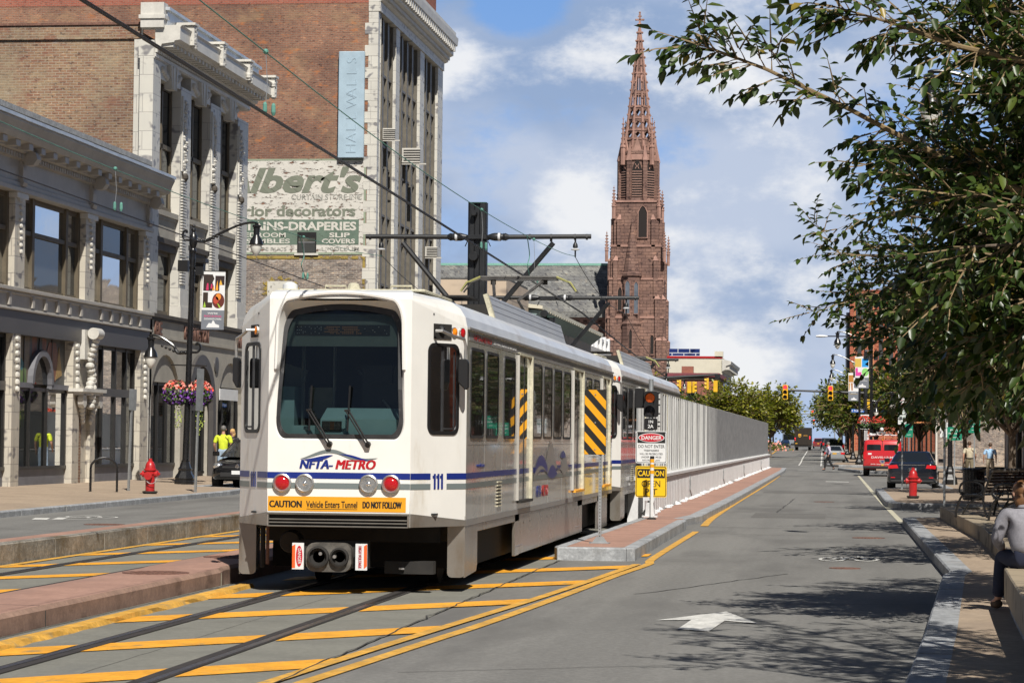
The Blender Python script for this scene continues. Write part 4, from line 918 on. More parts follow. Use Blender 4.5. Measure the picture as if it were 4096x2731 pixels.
# painted transom with a round-headed entrance
m_stain = [M('mural_slate', (.085, .085, .08), .55, var=.3, vs=2), M('mural_rust', (.22, .09, .055), .55, var=.25, vs=2), M('mural_green', (.13, .19, .07), .55, var=.3, vs=2), M('mural_ochre', (.34, .22, .08), .55, var=.2, vs=2), M('mural_teal', (.05, .15, .17), .55, var=.2, vs=2), M('mural_sand', (.17, .14, .10), .55, var=.3, vs=2)]
q = MB(); y0, y1 = LY(65.26), LY(70.0); cyv = y0 + 2.35; n = 16
ar = arc(cyv, 3.1, .82, 0, 180, n)
for i in range(n): q.add([(-.26, ar[i][0], ar[i][1]), (-.26, ar[i + 1][0], ar[i + 1][1]), (-.26, ar[i + 1][0] if abs(ar[i + 1][0] - cyv) > .8 else ar[i + 1][0], 4.38), (-.26, ar[i][0], 4.38)], [(0, 1, 2, 3)], m_stain[(i // 3) % 2])
q.poly([(-.26, y0, 3.1), (-.26, cyv - .82, 3.1), (-.26, cyv - .82, 4.38), (-.26, y0, 4.38)], m_stain[5]); q.poly([(-.26, y1, 3.1), (-.26, cyv + .82, 3.1), (-.26, cyv + .82, 4.38), (-.26, y1, 4.38)], m_stain[0])
q.prism([(y0 + .05, 3.12), (y0 + 1.3, 3.12), (y0 + 1.25, 3.5), (y0 + .8, 3.8), (y0 + .05, 3.9)], 0, -.258, -.25, m_stain[2]); q.prism([(y0 + .05, 3.6), (y0 + .9, 3.45), (y0 + 1.1, 3.62), (y0 + .7, 3.85), (y0 + .05, 3.95)], 0, -.256, -.246, m_stain[4]); q.prism([(y0 + .05, 3.85), (y0 + .6, 3.9), (y0 + .05, 4.15)], 0, -.255, -.243, m_stain[3])
q.prism([(cyv + .5, 3.8), (cyv + 1.5, 3.2), (cyv + 1.9, 3.7), (cyv + 1.5, 4.3), (cyv + .9, 4.3)], 0, -.257, -.247, m_stain[1]); q.prism([(cyv + 1.5, 3.25), (cyv + 2.1, 3.4), (cyv + 1.8, 4.2)], 0, -.255, -.243, m_stain[3])
for t in (.22, .5, .74): q.box(-.262, -.235, y0 + (y1 - y0) * t - .02, y0 + (y1 - y0) * t + .02, 3.95 if t == .5 else 3.12, 4.38, m_shop)
q.build('painted_transom', bA)
q = MB(); ao = arc(cyv, 3.1, .95, 0, 180, 14); ai = arc(cyv, 3.1, .78, 0, 180, 14)
q.prism(ao + ai[::-1], 0, -.27, -.10, m_bulk); q.box(-.27, -.12, y0, cyv - .8, 2.98, 3.12, m_bulk); q.box(-.27, -.12, cyv + .8, y1, 2.98, 3.12, m_bulk); q.prism(ai, 0, -.30, -.24, m_wglassd); q.build('arched_entrance', bA)
# ---------------------------------------------------------------- tall white terracotta building
T0 = 78.0
bT = thing('terracotta_building', 'tall white terracotta building with garlanded piers, deep cornice and faded brick flank', 'building', (FX, T0, 0))
TL = 13.2
q = MB(); q.box(-26, -.45, .32, TL, 0, 14.6, m_brA); q.box(-26, -.55, .6, TL, 14.5, 14.55, m_roofing); q.box(-26, -.5, .25, .55, 14.4, 14.85, m_brA); q.box(-26, -.5, .2, .6, 14.85, 14.93, m_rust); q.build('brick_wall', bT)
q = MB(); q.box(-.45, -.004, -.006, .9, 5.6, 13.74, m_tcw); q.box(-.5, .03, -.008, .3, 13.74, 14.31, m_tcw); q.box(-.72, -.45, .27, .34, 5.0, 14.9, m_tcw); q.box(-.5, 0, 0, .32, 0, 5.6, m_tcw); q.build('corner_pier', bT)
pil = [(3.45, 4.80), (7.46, 8.95), (11.49, 13.15)]; ops = [(.9, 3.45), (4.80, 7.46), (8.95, 11.49)]
for a, b in pil:
    p = MB(); p.box(-.45, 0, a, b, 5.6, 13.3, m_tcw); p.box(-.3, .10, a - .03, b + .03, 5.62, 6.0, m_tcp); p.box(-.02, .06, a + .05, b - .45, 6.0, 6.6, m_tcp); po = p.build('pilaster', bT)
    rb = MB(); c = a + .42; z = 6.75
    while z < 10.2: rb.box(0, .075, c - .28, c + .28, z, z + .055, m_tcp); z += .098
    rb.build('ribbed_panel', po)
    gl = MB(); rr = random.Random(int(a * 10)); z = 10.45; gl.ball((.06, c, 10.32), (.13, .16, .15), m_dkbr, 8, 5)
    while z < 12.9: gl.ball((.05, c + rr.uniform(-.16, .16), z), (rr.uniform(.05, .10), rr.uniform(.10, .17), rr.uniform(.05, .10)), m_tcp, 6, 4); z += .085
    gl.box(0, .05, c - .3, c + .3, 10.5, 13.0, m_tcp); gl.build('garland', po)
for i, (a, b) in enumerate(ops):
    # keystone and head
    k = MB(); c = (a + b) / 2; k.prism([(c - .28, 13.0), (c + .28, 13.0), (c + .45, 13.75), (c - .45, 13.75)], 0, -.15, .12, m_tcp)
    for s in (-.14, .14): k.prism([(c + s - .03, 13.0), (c + s + .03, 13.0), (c + s * 1.6 + .03, 13.75), (c + s * 1.6 - .03, 13.75)], 0, .12, .15, m_tcp)
    for s in (-1, 1):
        for j in range(4): k.ball((-.02, c + s * (.55 + .17 * j), 13.35 + .06 * j), (.12, .13, .12), m_tcp, 7, 5)
    k.box(-.45, -.02, a, b, 13.2, 13.8, m_tcp); k.build('keystone', bT)
    w = MB(); xg = -.40
    w.box(xg, xg + .10, a, b, 13.05, 13.25, m_brown); w.box(xg - .02, xg + .10, a, a + .14, 9.0, 13.25, m_brown); w.box(xg, xg + .10, b - .14, b, 9.0, 13.25, m_brown); w.box(xg, xg + .12, (a + b) / 2 - .07, (a + b) / 2 + .07, 9.0, 13.25, m_brown); w.box(xg, xg + .12, a, b, 11.1, 11.25, m_brown); w.box(xg, xg + .12, a, b, 9.0, 9.2, m_brown)
    wo = w.build('window', bT); pane(wo, 'pane', [(xg + .04, a, 9.0), (xg + .04, b, 9.0), (xg + .04, b, 13.2), (xg + .04, a, 13.2)], m_wglassd)
    s = MB(); s.box(-.44, -.12, a, b, 8.15, 8.85, m_stucco); s.box(-.44, -.02, a - .06, b + .06, 8.85, 9.02, m_stucco); s.box(-.44, -.08, a - .03, b + .03, 8.75, 8.85, m_stucco); s.box(-.44, .0, a - .1, b + .1, 7.95, 8.12, m_dkbr); s.box(-.44, -.08, a - .05, b + .05, 7.72, 7.95, m_dkbr); s.build('spandrel', bT)
    w = MB(); w.box(xg, xg + .1, a, b, 7.6, 7.75, m_brown); w.box(xg, xg + .1, a, b, 6.85, 6.98, m_brown); w.box(xg, xg + .1, a, b, 5.65, 5.8, m_brown); w.box(xg, xg + .12, a, a + .16, 5.65, 7.75, m_brown); w.box(xg, xg + .12, b - .22, b, 5.65, 7.75, m_brown)
    wo = w.build('window', bT); pane(wo, 'pane', [(xg + .04, a, 5.65), (xg + .04, b, 5.65), (xg + .04, b, 7.75), (xg + .04, a, 7.75)], m_wglass)
q = MB(); q.box(-.45, .02, .31, TL, 13.75, 14.3, m_tcp); q.box(0, .06, 0, TL, 13.78, 13.9, m_tcp)
pr = [(0, 14.05), (.18, 14.08), (.22, 14.2), (.62, 14.25), (.64, 14.30), (.82, 14.33), (.82, 14.72), (.88, 14.80), (0, 14.8)]
q.prism([(x, z) for x, z in pr], 1, .12, TL + .55, m_tcp); q.build('cornice', bT, bevel=.008)
q = MB()
for i in range(28): q.box(.20, .58, .2 + i * .47, .2 + i * .47 + .22, 14.12, 14.24, m_tcp)
for i in range(60): q.box(.02, .10, .05 + i * .22, .05 + i * .22 + .12, 13.93, 14.04, m_tcp)
q.build('dentil_course', bT)
q = MB(); q.box(-.2, .35, .3, TL, 14.78, 15.3, m_flash); q.box(-.25, .45, .2, TL + .1, 15.3, 15.4, m_flash); q.box(-.45, .31, -.01, .5, 14.72, 15.52, m_tcp); q.box(-.5, .36, -.06, .55, 15.0, 15.12, m_tcp); q.build('attic', bT)
for i in range(4):
    y = 1.6 + i * 3.95; q = MB(); rr = random.Random(i)
    for j in range(10): q.ball((.88, y + rr.uniform(-.12, .12), 14.3 + j * .08), (.12, .17, .09), m_tcp, 7, 5)
    q.box(.5, .95, y - .2, y + .2, 14.35, 14.95, m_tcp); q.box(.3, 1.0, y - .28, y + .28, 15.0, 15.08, m_tcp); q.build('lion_mask', bT, smooth=True)
q = MB(); q.box(-.45, .10, 0, TL, 5.5, 5.62, m_dkbr); q.box(-.45, .05, 0, TL, 5.42, 5.5, m_dkbr); q.box(-.45, 0, 0, TL, 4.92, 5.42, m_stucco); q.box(-.45, .06, 0, TL, 4.84, 4.92, m_stucco); q.build('fascia', bT)
for y, s, w in ((.95, 'BE', .8), (5.9, 'EARRINGTON', 3.2), (12.2, 'HA', .9)): text('fascia_lettering', s, m_rust, bT, (.03, y, 4.95), FACE_EAST, h=.42, width=w, bold=.03, ext=.03)
q = MB()          # stucco ground floor with three arches
def arch_wall(q, y0, y1, zt, cy, r, zs, x0, x1, mat, n=14):
    a = arc(cy, zs, r, 0, 180, n); pts = [(cy + r, .3)] + a + [(cy - r, .3), (y0, .3), (y0, zt), (y1, zt), (y1, .3)]
    # split in strips so the faces stay convex
    q.box(x0, x1, y0, cy - r, .3, zt, mat); q.box(x0, x1, cy + r, y1, .3, zt, mat)
    for i in range(n): q.prism([a[i], a[i + 1], (a[i + 1][0], zt), (a[i][0], zt)], 0, x0, x1, mat)
arch_wall(q, 0.1, 4.2, 4.84, 2.1, 1.9, 2.45, -.35, 0, m_stucco); q.box(-.34, -.1, .2, 4.0, 3.45, 4.6, m_stucco)
arch_wall(q, 4.2, 8.9, 4.84, 6.5, 1.75, 2.6, -.35, 0, m_stucco); arch_wall(q, 8.9, 13.1, 4.84, 11.0, 1.9, 2.45, -.35, 0, m_stucco); q.box(-.34, -.1, 9.1, 12.9, 3.45, 4.6, m_stucco); q.build('stucco_front', bT)
q = MB(); a1 = arc(6.5, 2.6, 1.9, 0, 180, 16); a2 = arc(6.5, 2.6, 1.5, 0, 180, 16); q.prism(a1 + a2[::-1], 0, -.05, .12, m_char)
for s in (-1, 1): q.box(-.05, .12, 6.5 + s * 1.7 - .2, 6.5 + s * 1.7 + .2, .3, 2.6, m_char)
q.build('entrance_arch', bT)
q = MB(); q.lathe([(.3, 0), (.3, .04), (.2, .05)], m_char, c=(.0, 8.75, 4.2), n=16, ax=0); q.build('roundel', bT)
shopfront(bT, .25, 4.0, 0, 3.45, (.42, .72), None, None, -.3, .42, .32); shopfront(bT, 4.95, 8.05, 0, 4.1, (.5,), 2.7, m_wglassd, -.33, .1, .32); shopfront(bT, 9.15, 12.9, 0, 3.45, (.35, .7), None, m_wglassd, -.3, .42, .32)
display(bT, .25, 4.0, m_dkbr, [m_drape, m_dkbr, m_sand], 2)
q = MB(); q.box(-.6, -.58, .35, 1.55, 1.6, 3.4, M('mint_blind', (.55, .66, .60), .7)); q.box(-.55, -.5, 1.8, 3.7, .8, 3.3, m_drape); q.build('window_blind', bT)
q = MB(); q.box(.0, .03, 9.3, 12.0, 3.0, 3.4, m_wsign); q.build('shop_sign', bT)
q = MB(); q.box(-.36, -.0, 12.95, 13.2, .3, 3.4, m_brW); q.build('brick_jamb', bT)
# interior pieces of the low building (its wall is moved back behind the display)
display(bA, LY(65.3), LY(69.95), M('sandy_backdrop', (.25, .22, .17), .8, var=.3, vs=.8), [m_shop, m_dkbr, m_shop], 5); display(bA, LY(72.3), LY(77.0), m_dkbr, [m_drape, m_pink, m_sand, m_drape], 6); display(bA, LY(60.1), LY(64.55), m_dkbr, [m_drape, m_sand, M('fern_green', (.1, .2, .05), .8)], 7)
# ---------------------------------------------------------------- tall brick block with painted advertisement
W0 = 117.5
bW = thing('brick_building', 'tall brick block with a faded painted advertisement on its flank and white quoins', 'building', (FX, W0, 0))
WL = 19.7
q = MB(); q.box(-60, -.4, 0, WL, 10.36, 22.35, m_brW); q.box(-60, -.4, 0.003, WL, 0, 10.36, m_brD); q.box(-60, -.4, -.01, WL, 22.35, 26.0, m_brWt); q.build('brick_wall', bW)
q = MB(); z = .2; i = 0
while z < 21.7: q.box(-.46 - (.18 if i % 2 else 0), -.0, -.03, .55, z, z + .52, m_tcw); z += .53; i += 1
q.build('quoin', bW)
for a, b in ((.55, .62), (4.75, 5.85), (12.05, 13.4), (18.0, 19.7)): MB().box(-.4, .03, a, b, .2, 22.4, m_tcw).build('pier', bW)
m_wb = M('brown_curtain_wall', (.085, .07, .055), .55, var=.25, vs=1.2, stretch=(1, 3, .3)); m_wbl = M('brown_mullion', (.14, .125, .10), .5, var=.15); m_grn = M('dim_green_glass', (.075, .075, .06), .25, var=.5, vs=1.3, stretch=(1, 4, .25), spec=.6)
for a, b in ((.62, 4.75), (5.85, 12.05), (13.4, 18.0)):
    n = 3 if b - a < 5 else 4; dy = (b - a) / n
    w = MB(); w.box(-.42, -.36, a, b, .3, 21.9, m_wb)
    for i in range(n + 1): w.box(-.37, -.12, a + i * dy - .14, a + i * dy + .14, .3, 21.9, m_wbl)
    for i in range(n):
        w.box(-.37, -.2, a + (i + .5) * dy - .06, a + (i + .5) * dy + .06, .3, 21.9, m_wbl)
    fl = [2.5, 5.85, 9.25, 12.6, 15.95, 19.35]
    for z in fl: w.box(-.37, -.28, a, b, z - 1.15, z - .2, m_wb); w.box(-.37, -.16, a, b, z - .2, z - .08, m_wbl); w.box(-.37, -.2, a, b, z - 1.2, z - 1.1, m_wbl)
    wo = w.build('curtain_wall', bW); g = MB()
    for z in fl:
        for i in range(n):
            for s in (0, 1): g.poly([(-.35, a + (i + s * .5) * dy + .1, z), (-.35, a + (i + s * .5 + .5) * dy - .05, z), (-.35, a + (i + s * .5 + .5) * dy - .05, z + 2.1), (-.35, a + (i + s * .5) * dy + .1, z + 2.1)], m_grn if (i + s) % 2 else m_wglassd)
    g.build('pane', wo)
q = MB(); q.box(-.47, .10, -.04, WL, 21.95, 22.4, m_tcw); q.prism([(0, 22.4), (.25, 22.5), (.3, 22.75), (.55, 22.85), (.55, 23.3), (.78, 23.4), (.82, 23.8), (-.47, 23.8), (-.47, 22.4)], 1, -.045, WL + .35, m_tcp); q.build('cornice', bW)
q = MB()
for i in range(34): q.box(.5, .75, .1 + i * .58, .1 + i * .58 + .26, 23.0, 23.38, m_tcp)
for i in range(60): q.box(.26, .4, .1 + i * .33, .1 + i * .33 + .18, 22.55, 22.72, m_tcp)
q.build('modillion', bW); MB().box(-.47, .7, -.05, WL + .25, 23.8, 24.1, m_tcp).build('parapet', bW)
# window air conditioners on the front
m_ac = M('air_conditioner_case', (.55, .53, .48), .5, var=.1)
for k, (y, z, lb) in enumerate([(2.2, 16.1, 'air conditioner in the nearest bay of the tall brown front, highest of the three'), (8.0, 15.6, 'large air conditioner in the middle bay of the tall brown front'), (15.6, 11.4, 'low air conditioner in the far bay of the tall brown front'), (15.2, 5.3, 'lowest air conditioner on the tall brown front, just above the tram roof')]):
    a = thing('air_conditioner', lb, 'air conditioner', (FX - .2, W0 + y, z), 0, 'window air conditioners')
    s = 1.25 if k == 1 else .9; q = MB(); q.box(0, .75 * s, 0, .7 * s, 0, .6 * s, m_ac); q.build('case', a, bevel=.02)
    q = MB()
    for i in range(5): q.box(.1, .76 * s, -.012, 0, .08 * s + i * .1 * s, .13 * s + i * .1 * s, m_dark)
    q.build('grille', a); MB().box(.0, 1.0 * s, .05, .1, -.08, -.02, m_ac).build('bracket', a)
# painted advertisement, lettering in worn paint over the bricks
m_padw = WORN('worn_white_paint', (.60, .575, .52), .53, .60, 2.6, .22, stretch=(1, 2.6, 1)); m_pgr = WORN('worn_green_paint', (.13, .18, .14), .55, .66, 3.2, .35, stretch=(1, 2, 1)); m_pgr2 = WORN('worn_letter_green', (.19, .205, .16), .54, .66, 3.5, .4, stretch=(1, 2, 1)); m_pgy = WORN('worn_letter_grey', (.30, .30, .27), .46, .58, 4, .3); m_pw2 = WORN('worn_white_letters', (.58, .56, .50), .54, .66, 4, .15); m_poch = WORN('worn_ochre_paint', (.34, .25, .07), .47, .58, 3, .2); m_trim = WORN('worn_green_trim', (.28, .33, .24), .55, .66, 4, .2)
ad = MB().box(-9.6, -.52, -.02, 0, 10.37, 14.88, m_padw).build('painted_sign', bW)
def adx(x): return x - FX
g = MB(); g.box(-9.0, -.82, -.026, -.021, 10.83, 12.03, m_pgr); g.build('green_band', ad)
g = MB(); g.box(-9.6, -.5, -.027, -.021, 14.84, 14.92, m_trim); g.box(-.6, -.5, -.027, -.021, 10.4, 14.84, m_trim); g.box(-9.6, -.5, -.027, -.021, 10.37, 10.47, m_trim); g.box(-9.6, -.5, -.027, -.021, 10.16, 10.30, m_poch); g.box(-.62, -.5, -.027, -.021, 4, 10.16, m_poch); g.build('border', ad)
def adtext(s, xl, xr, z, h, mat, bold=.02, shear=0, y=-.03): return text('lettering', s, mat, ad, (adx((xl + xr) / 2), y, z), FACE_CAM, h=h, width=xr - xl, bold=bold, shear=shear, ext=.001)
adtext("Albert's", -29.35, -22.35, 13.35, 1.12, m_pgr2, .035, .3); adtext('CURTAIN STORE INC', -25.7, -22.3, 12.97, .26, m_pgy, .012); adtext('interior decorators', -29.3, -22.6, 12.2, .50, m_pgr2, .03)
adtext('CURTAINS-DRAPERIES', -29.3, -22.55, 11.53, .38, m_pw2, .035, 0, -.033); adtext('BEDROOM', -28.2, -25.95, 11.19, .21, m_pw2, .02, 0, -.033); adtext('ENSEMBLES', -28.6, -25.75, 10.9, .21, m_pw2, .02, 0, -.033); adtext('SLIP', -23.85, -22.85, 11.19, .21, m_pw2, .03, 0, -.033); adtext('COVERS', -24.2, -22.6, 10.9, .21, m_pw2, .03, 0, -.033); adtext('CUSTOM MADE RUGS', -29, -25.9, 10.54, .17, m_pgy, .012); adtext('LINOLEUM', -24.2, -22.4, 10.54, .17, m_pgy, .012)
q = MB(); q.box(-3.78, -2.86, -.045, .0, 10.43, 11.43, m_shop); wo = q.build('flank_window', bW); q = MB(); q.box(-3.72, -2.92, -.06, -.046, 10.92, 10.97, m_rim); q.box(-3.9, -2.75, -.12, -.0, 10.33, 10.43, m_tcp); q.box(-3.72, -2.92, -.05, -.046, 10.47, 10.9, m_wglass); q.box(-3.72, -2.92, -.05, -.046, 10.98, 11.15, m_grn); q.build('sash', wo)
# older half-lost crest below
cr = MB()
for i in range(12):
    a = R(30 * i); cr.prism([(-4.6 + .8 * math.cos(a + t) * k, 8.75 + .5 * math.sin(a + t) * k) for t, k in ((-.26, .8), (-.1, 1.2), (.1, 1.15), (.26, .8))], 1, -.03, -.021, m_poch)
cr.box(-5.2, -4.0, -.036, -.031, 8.35, 9.1, m_pw2); cr.box(-7.9, -7.6, -.03, -.021, 5.6, 7.4, m_poch); cr.box(-7.0, -6.7, -.03, -.021, 5.6, 7.2, m_poch); cr.build('old_crest', bW)
sg = thing('vertical_sign', 'pale blue vertical sign board, its raised letters faded, on the red brick flank', 'sign', (0, W0 - .18, 0))
m_pb = M('faded_blue_enamel', (.36, .47, .55), .5, var=.1, vs=.9, stain=((.28, .34, .38), .9, .55, .75, (1, 1, .3)))
MB().box(-23.44, -22.2, -.12, .1, 14.93, 20.0, m_pb).build('board', sg, bevel=.03)
for k, c in enumerate('HALLWALLS'): text('letter', c, m_pb, sg, (-22.56, -.122, 15.12 + k * .535), (R(90), R(-90), 0), h=.50, bold=-.012, ext=.014, align='LEFT')
# ================================================================ overhead line, tunnel wall, signs, lamps, street furniture
m_iron = M('black_painted_iron', (.012, .012, .013), rough=.28, var=.2, vs=6, spec=.6)
m_pole = M('black_pole_paint', (.014, .015, .017), rough=.45, var=.25, vs=3, spec=.5)
m_galv = M('galvanised_steel', (.40, .42, .43), rough=.45, metal=.6, var=.12, vs=6)
m_wire = M('contact_wire', (.035, .03, .025), rough=.5, metal=.5, var=.1)
m_verd = M('verdigris_wire', (.10, .26, .21), rough=.7, var=.2, vs=6)
m_porc = M('porcelain', (.62, .63, .64), rough=.25, var=.05)
m_globe = M('frosted_globe', (.66, .64, .58), rough=.35, var=.04, emit=(.8, .78, .7), es=.05)
def cat_pole(y, top, zarm, label, braces=True, second=False):
    t = thing('catenary_pole', label, 'catenary pole', (-7.46, y, 0), 0, 'catenary poles along the tram line')
    q = MB(); q.prism([(-.195, -.12), (-.195, .12), (-.15, .15), (-.06, .15), (-.05, .10), (.05, .10), (.06, .15), (.15, .15), (.195, .12), (.195, -.12), (.15, -.15), (.06, -.15), (.05, -.10), (-.05, -.10), (-.06, -.15), (-.15, -.15)], 2, 0, top, m_pole); q.prism(rrect(-.2, .2, -.16, .16, .05, 3), 2, top, top + .02, m_verd)
    q.lathe([(.06, -.3), (.06, -.1)], m_pole, c=(-.05, 0, top - .22), n=10, ax=1); q.lathe([(.1, -.28), (.1, -.1)], m_pole, c=(-.06, 0, zarm - .42), n=12, ax=1); q.prism(rrect(-.23, .23, -.19, .19, .06, 3), 2, zarm - .06, zarm + .03, m_pole); q.build('mast', t, bevel=.008)
    for s in (-1, 1):
        a = MB(); a.tube([(s * .62, 0, zarm), (s * 2.39, 0, zarm + .01)], .05, m_pole, 8)
        for x in (1.1, 1.55, 2.05, 2.3): a.tube([(s * x - .02, 0, zarm), (s * x + .02, 0, zarm)], .062, m_pole, 8)
        a.tube([(s * .22, 0, zarm - .09), (s * .27, 0, zarm - .2)], .012, m_pole, 4); a.tube([(s * .2, 0, zarm - .03), (s * .45, 0, zarm)], [.02, .05], m_pole, 6); ao = a.build('arm', t, smooth=True)
        i = MB(); i.lathe([(.04, .2), (.075, .3), (.085, .36), (.085, .48), (.07, .5), (.07, .54), (.085, .55), (.07, .57), (.085, .58), (.05, .66)] if s > 0 else [(.04, -.66), (.085, -.58), (.07, -.57), (.085, -.55), (.07, -.54), (.085, -.48), (.085, -.36), (.04, -.2)], m_pole, c=(0, 0, zarm), n=12, ax=0)
        i.lathe([(.088, .43), (.088, .48)] if s > 0 else [(.088, -.48), (.088, -.43)], m_porc, c=(0, 0, zarm), n=12, ax=0); i.build('insulator', t, smooth=True)
        d = MB(); x = s * 2.06; d.tube([(x, 0, zarm - .04), (x, 0, zarm - .14)], .02, m_pole, 6); d.lathe([(.015, 0), (.05, -.06), (.055, -.12), (.02, -.14)][::-1], m_pole, c=(x, 0, zarm - .1), n=10); d.lathe([(.02, -.29), (.09, -.27), (.09, -.255), (.02, -.23)], m_porc, c=(x, 0, zarm), n=14); d.tube([(x, 0, zarm - .28), (x, 0, zarm - .42)], .018, m_pole, 6); d.build('suspension_insulator', t, smooth=True)
        if braces and (s > 0 or not second):
            b = MB(); b.tube([(s * 1.6, 0, zarm - .12), (s * .2, 0, zarm - 1.78)], .055, m_pole, 8); b.tube([(s * 1.55, 0, zarm), (s * 1.55, 0, zarm - .1)], .03, m_pole, 6); b.build('brace', t, smooth=True)
    return t
cat_pole(52.42, 6.66, 5.96, 'tall black catenary mast with two bracket arms, rising beyond the leading tram')
cat_pole(65.5, 4.9, 5.42, 'lower catenary mast whose arm crosses the slate church roof', True)
cat_pole(82.4, 4.0, 4.36, 'lowest catenary mast whose arm shows beyond the second tram car', True)
def curve_pts(keys, n=8):
    out = []
    for i in range(len(keys) - 1):
        p0, p1, p2, p3 = (Vector(keys[max(i - 1, 0)]), Vector(keys[i]), Vector(keys[i + 1]), Vector(keys[min(i + 2, len(keys) - 1)]))
        for j in range(n):
            t = j / n; out.append(.5 * (2 * p1 + (p2 - p0) * t + (2 * p0 - 5 * p1 + 4 * p2 - p3) * t * t + (3 * p1 - p0 - 3 * p2 + p3) * t ** 3))
    out.append(Vector(keys[-1])); return out
for x, nm in ((-5.41, 'right'), (-9.50, 'left')):
    kc = [(x, -10, 5.16), (x, 17.5, 4.86), (x, 30.6, 4.725), (x, 43.3, 4.577), (x, 54, 4.446), (x, 66, 4.1), (x, 82, 3.75), (x, 120, 2.6)]
    km = [(x, -10, 6.3), (x, 5, 5.85), (x, 20.9, 5.455), (x, 30, 5.27), (x, 38, 5.245), (x, 44.2, 5.313), (x, 49.6, 5.435), (x, 52.42, 5.56)]
    km2 = [(x, 52.42, 5.56), (x, 55.5, 5.25), (x, 60, 5.0), (x, 65.5, 5.0)]; km3 = [(x, 65.5, 5.0), (x, 73, 4.3), (x, 82.4, 3.95)]
    t = thing('overhead_wire', f'contact wire and greenish catenary cable over the {nm} track', 'overhead wire', (0, 0, 0), 0, 'overhead wires')
    q = MB(); q.tube(kc, .009, m_wire, 6); 
    if nm == 'right': q.tube([(p[0] + .022, p[1], p[2] + .006) for p in kc], .008, m_wire, 6)
    q.build('contact_wire', t)
    q = MB(); q.tube(curve_pts(km), .0062, m_verd, 6); q.tube(curve_pts(km2), .0075, m_wire, 5); q.tube(curve_pts(km3), .0075, m_wire, 5); q.build('catenary_cable', t)
    def zi(k, y):
        for a, b in zip(k, k[1:]):
            if a[1] <= y <= b[1]: return a[2] + (b[2] - a[2]) * (y - a[1]) / (b[1] - a[1])
    for y in ((12.0, 23.5, 38.4, 45.2) if nm == 'right' else (18.0, 32.5, 44.5)):
        q = MB(); z1, z0 = zi(km, y), zi(kc, y); q.tube([(x, y, z1), (x + .02, y, (z0 + z1) / 2), (x, y, z0)], .004, m_galv, 5); q.ball((x, y, z1), .028, m_verd, 7, 5); q.lathe([(.012, 0), (.022, .03), (.02, .1), (.01, .12)], m_verd, c=(x, y, z0), n=8)
        q.lathe([(.012, 0), (.022, .03), (.02, .1), (.01, .12)], m_verd, c=(x + .06, y + .1, z0), n=8); q.build('dropper', t)
    q = MB(); q.tube(curve_pts([(x, 44.2, 5.31), (x + .01, 44.5, 5.0), (x - .01, 44.4, 4.8), (x, 44.8, 4.56)]), .009, m_verd, 5); q.build('feeder', t)
# ---------------------------------------------------------------- tunnel wall and fence
m_wallw = M('white_wall_paint', (.68, .68, .68), rough=.7, var=.06, vs=1.1, fine=.06, fs=20, bump=.15, bs=14, stain=((.50, .50, .50), 1.0, .56, .8, (1, 1.4, .25)))
m_fence = M('fence_panel', (.46, .46, .45), rough=.6, var=.10, vs=.6, fine=.05, fs=12, stain=((.27, .265, .25), .7, .5, .72, (1, 1, .12)))
m_seam = M('fence_seam', (.12, .12, .125), rough=.6)
tw = thing('tunnel_wall', 'long white retaining wall along the tram ramp', 'wall', (-3.95, 53.0, 0))
q = MB(); q.box(-.36, 0, 0, 102.9, -.1, .86, m_wallw)
for y in np.arange(2, 102, .62): q.box(-.0005, .006, float(y), float(y) + .05, .18, .84, m_wallw)
q.build('wall', tw); q = MB(); q.box(-.40, .045, -.05, 102.95, .88, .965, m_wallw); q.box(-.38, .008, 0, 102.9, .85, .89, m_dkbr); q.build('coping', tw, bevel=.01)
q = MB(); rr = random.Random(3)
for i in range(150):
    y = rr.uniform(0, 102); r = rr.uniform(.05, .13); q.ball((.06 + rr.uniform(-.04, .05), y, .16), (r * .8, r * 1.7, r * .6), m_wallw, 7, 4)
for i in range(5): q.ball((.1 + rr.uniform(-.1, .1), -.1 + rr.uniform(-.2, .2), .2), (.14, .2, .12), m_wallw, 7, 4)
o = q.build('mortar_spill', tw); o['kind'] = 'stuff'
for y in (16.5, 37.5, 58.0, 84.0):
    q = MB(); q.tube([(.02, y, .70), (.03, y, .55), (.02, y, .4), (.05, y + .3, .2), (.10, y + .8, .16)], .018, m_galv, 6); q.box(.0, .03, y - .05, y + .05, .66, .78, m_galv); q.build('conduit', tw)
fn = thing('fence', 'tall grey metal panel fence standing on the white tunnel wall', 'fence', (-4.1, 53.0, 0))
q = MB(); rr = random.Random(5); y = 0.3
while y < 102.4:
    w = rr.choice((.85, .85, .6, 1.2)); q.box(-.025 + rr.uniform(-.006, .006), .0 + rr.uniform(-.006, .006), y, min(y + w - .012, 102.4), 1.06 + rr.uniform(-.01, .01), 2.845 + rr.uniform(-.012, .012), m_fence); y += w
q.build('panel', fn)
q = MB(); y = .3
while y < 102.4: q.box(-.02, .028, y - .02, y + .02, .97, 2.85, m_fence); q.box(.0, .02 + .035 * min(1, max(0, (y - 12) / 30)), y + .30, y + .36, 1.0, 2.84, m_seam if int(y * 3) % 2 or y > 30 else m_fence); q.box(.0, .04, y + .62, y + .66, 1.0, 2.84, m_seam) if y > 34 and int(y * 7) % 5 else 0; y += .85
q.build('picket', fn); q = MB(); q.box(-.06, -.02, .3, 102.4, 1.0, 1.05, m_seam); q.box(-.05, .01, .3, 102.4, 2.84, 2.86, m_fence); q.build('rail', fn)
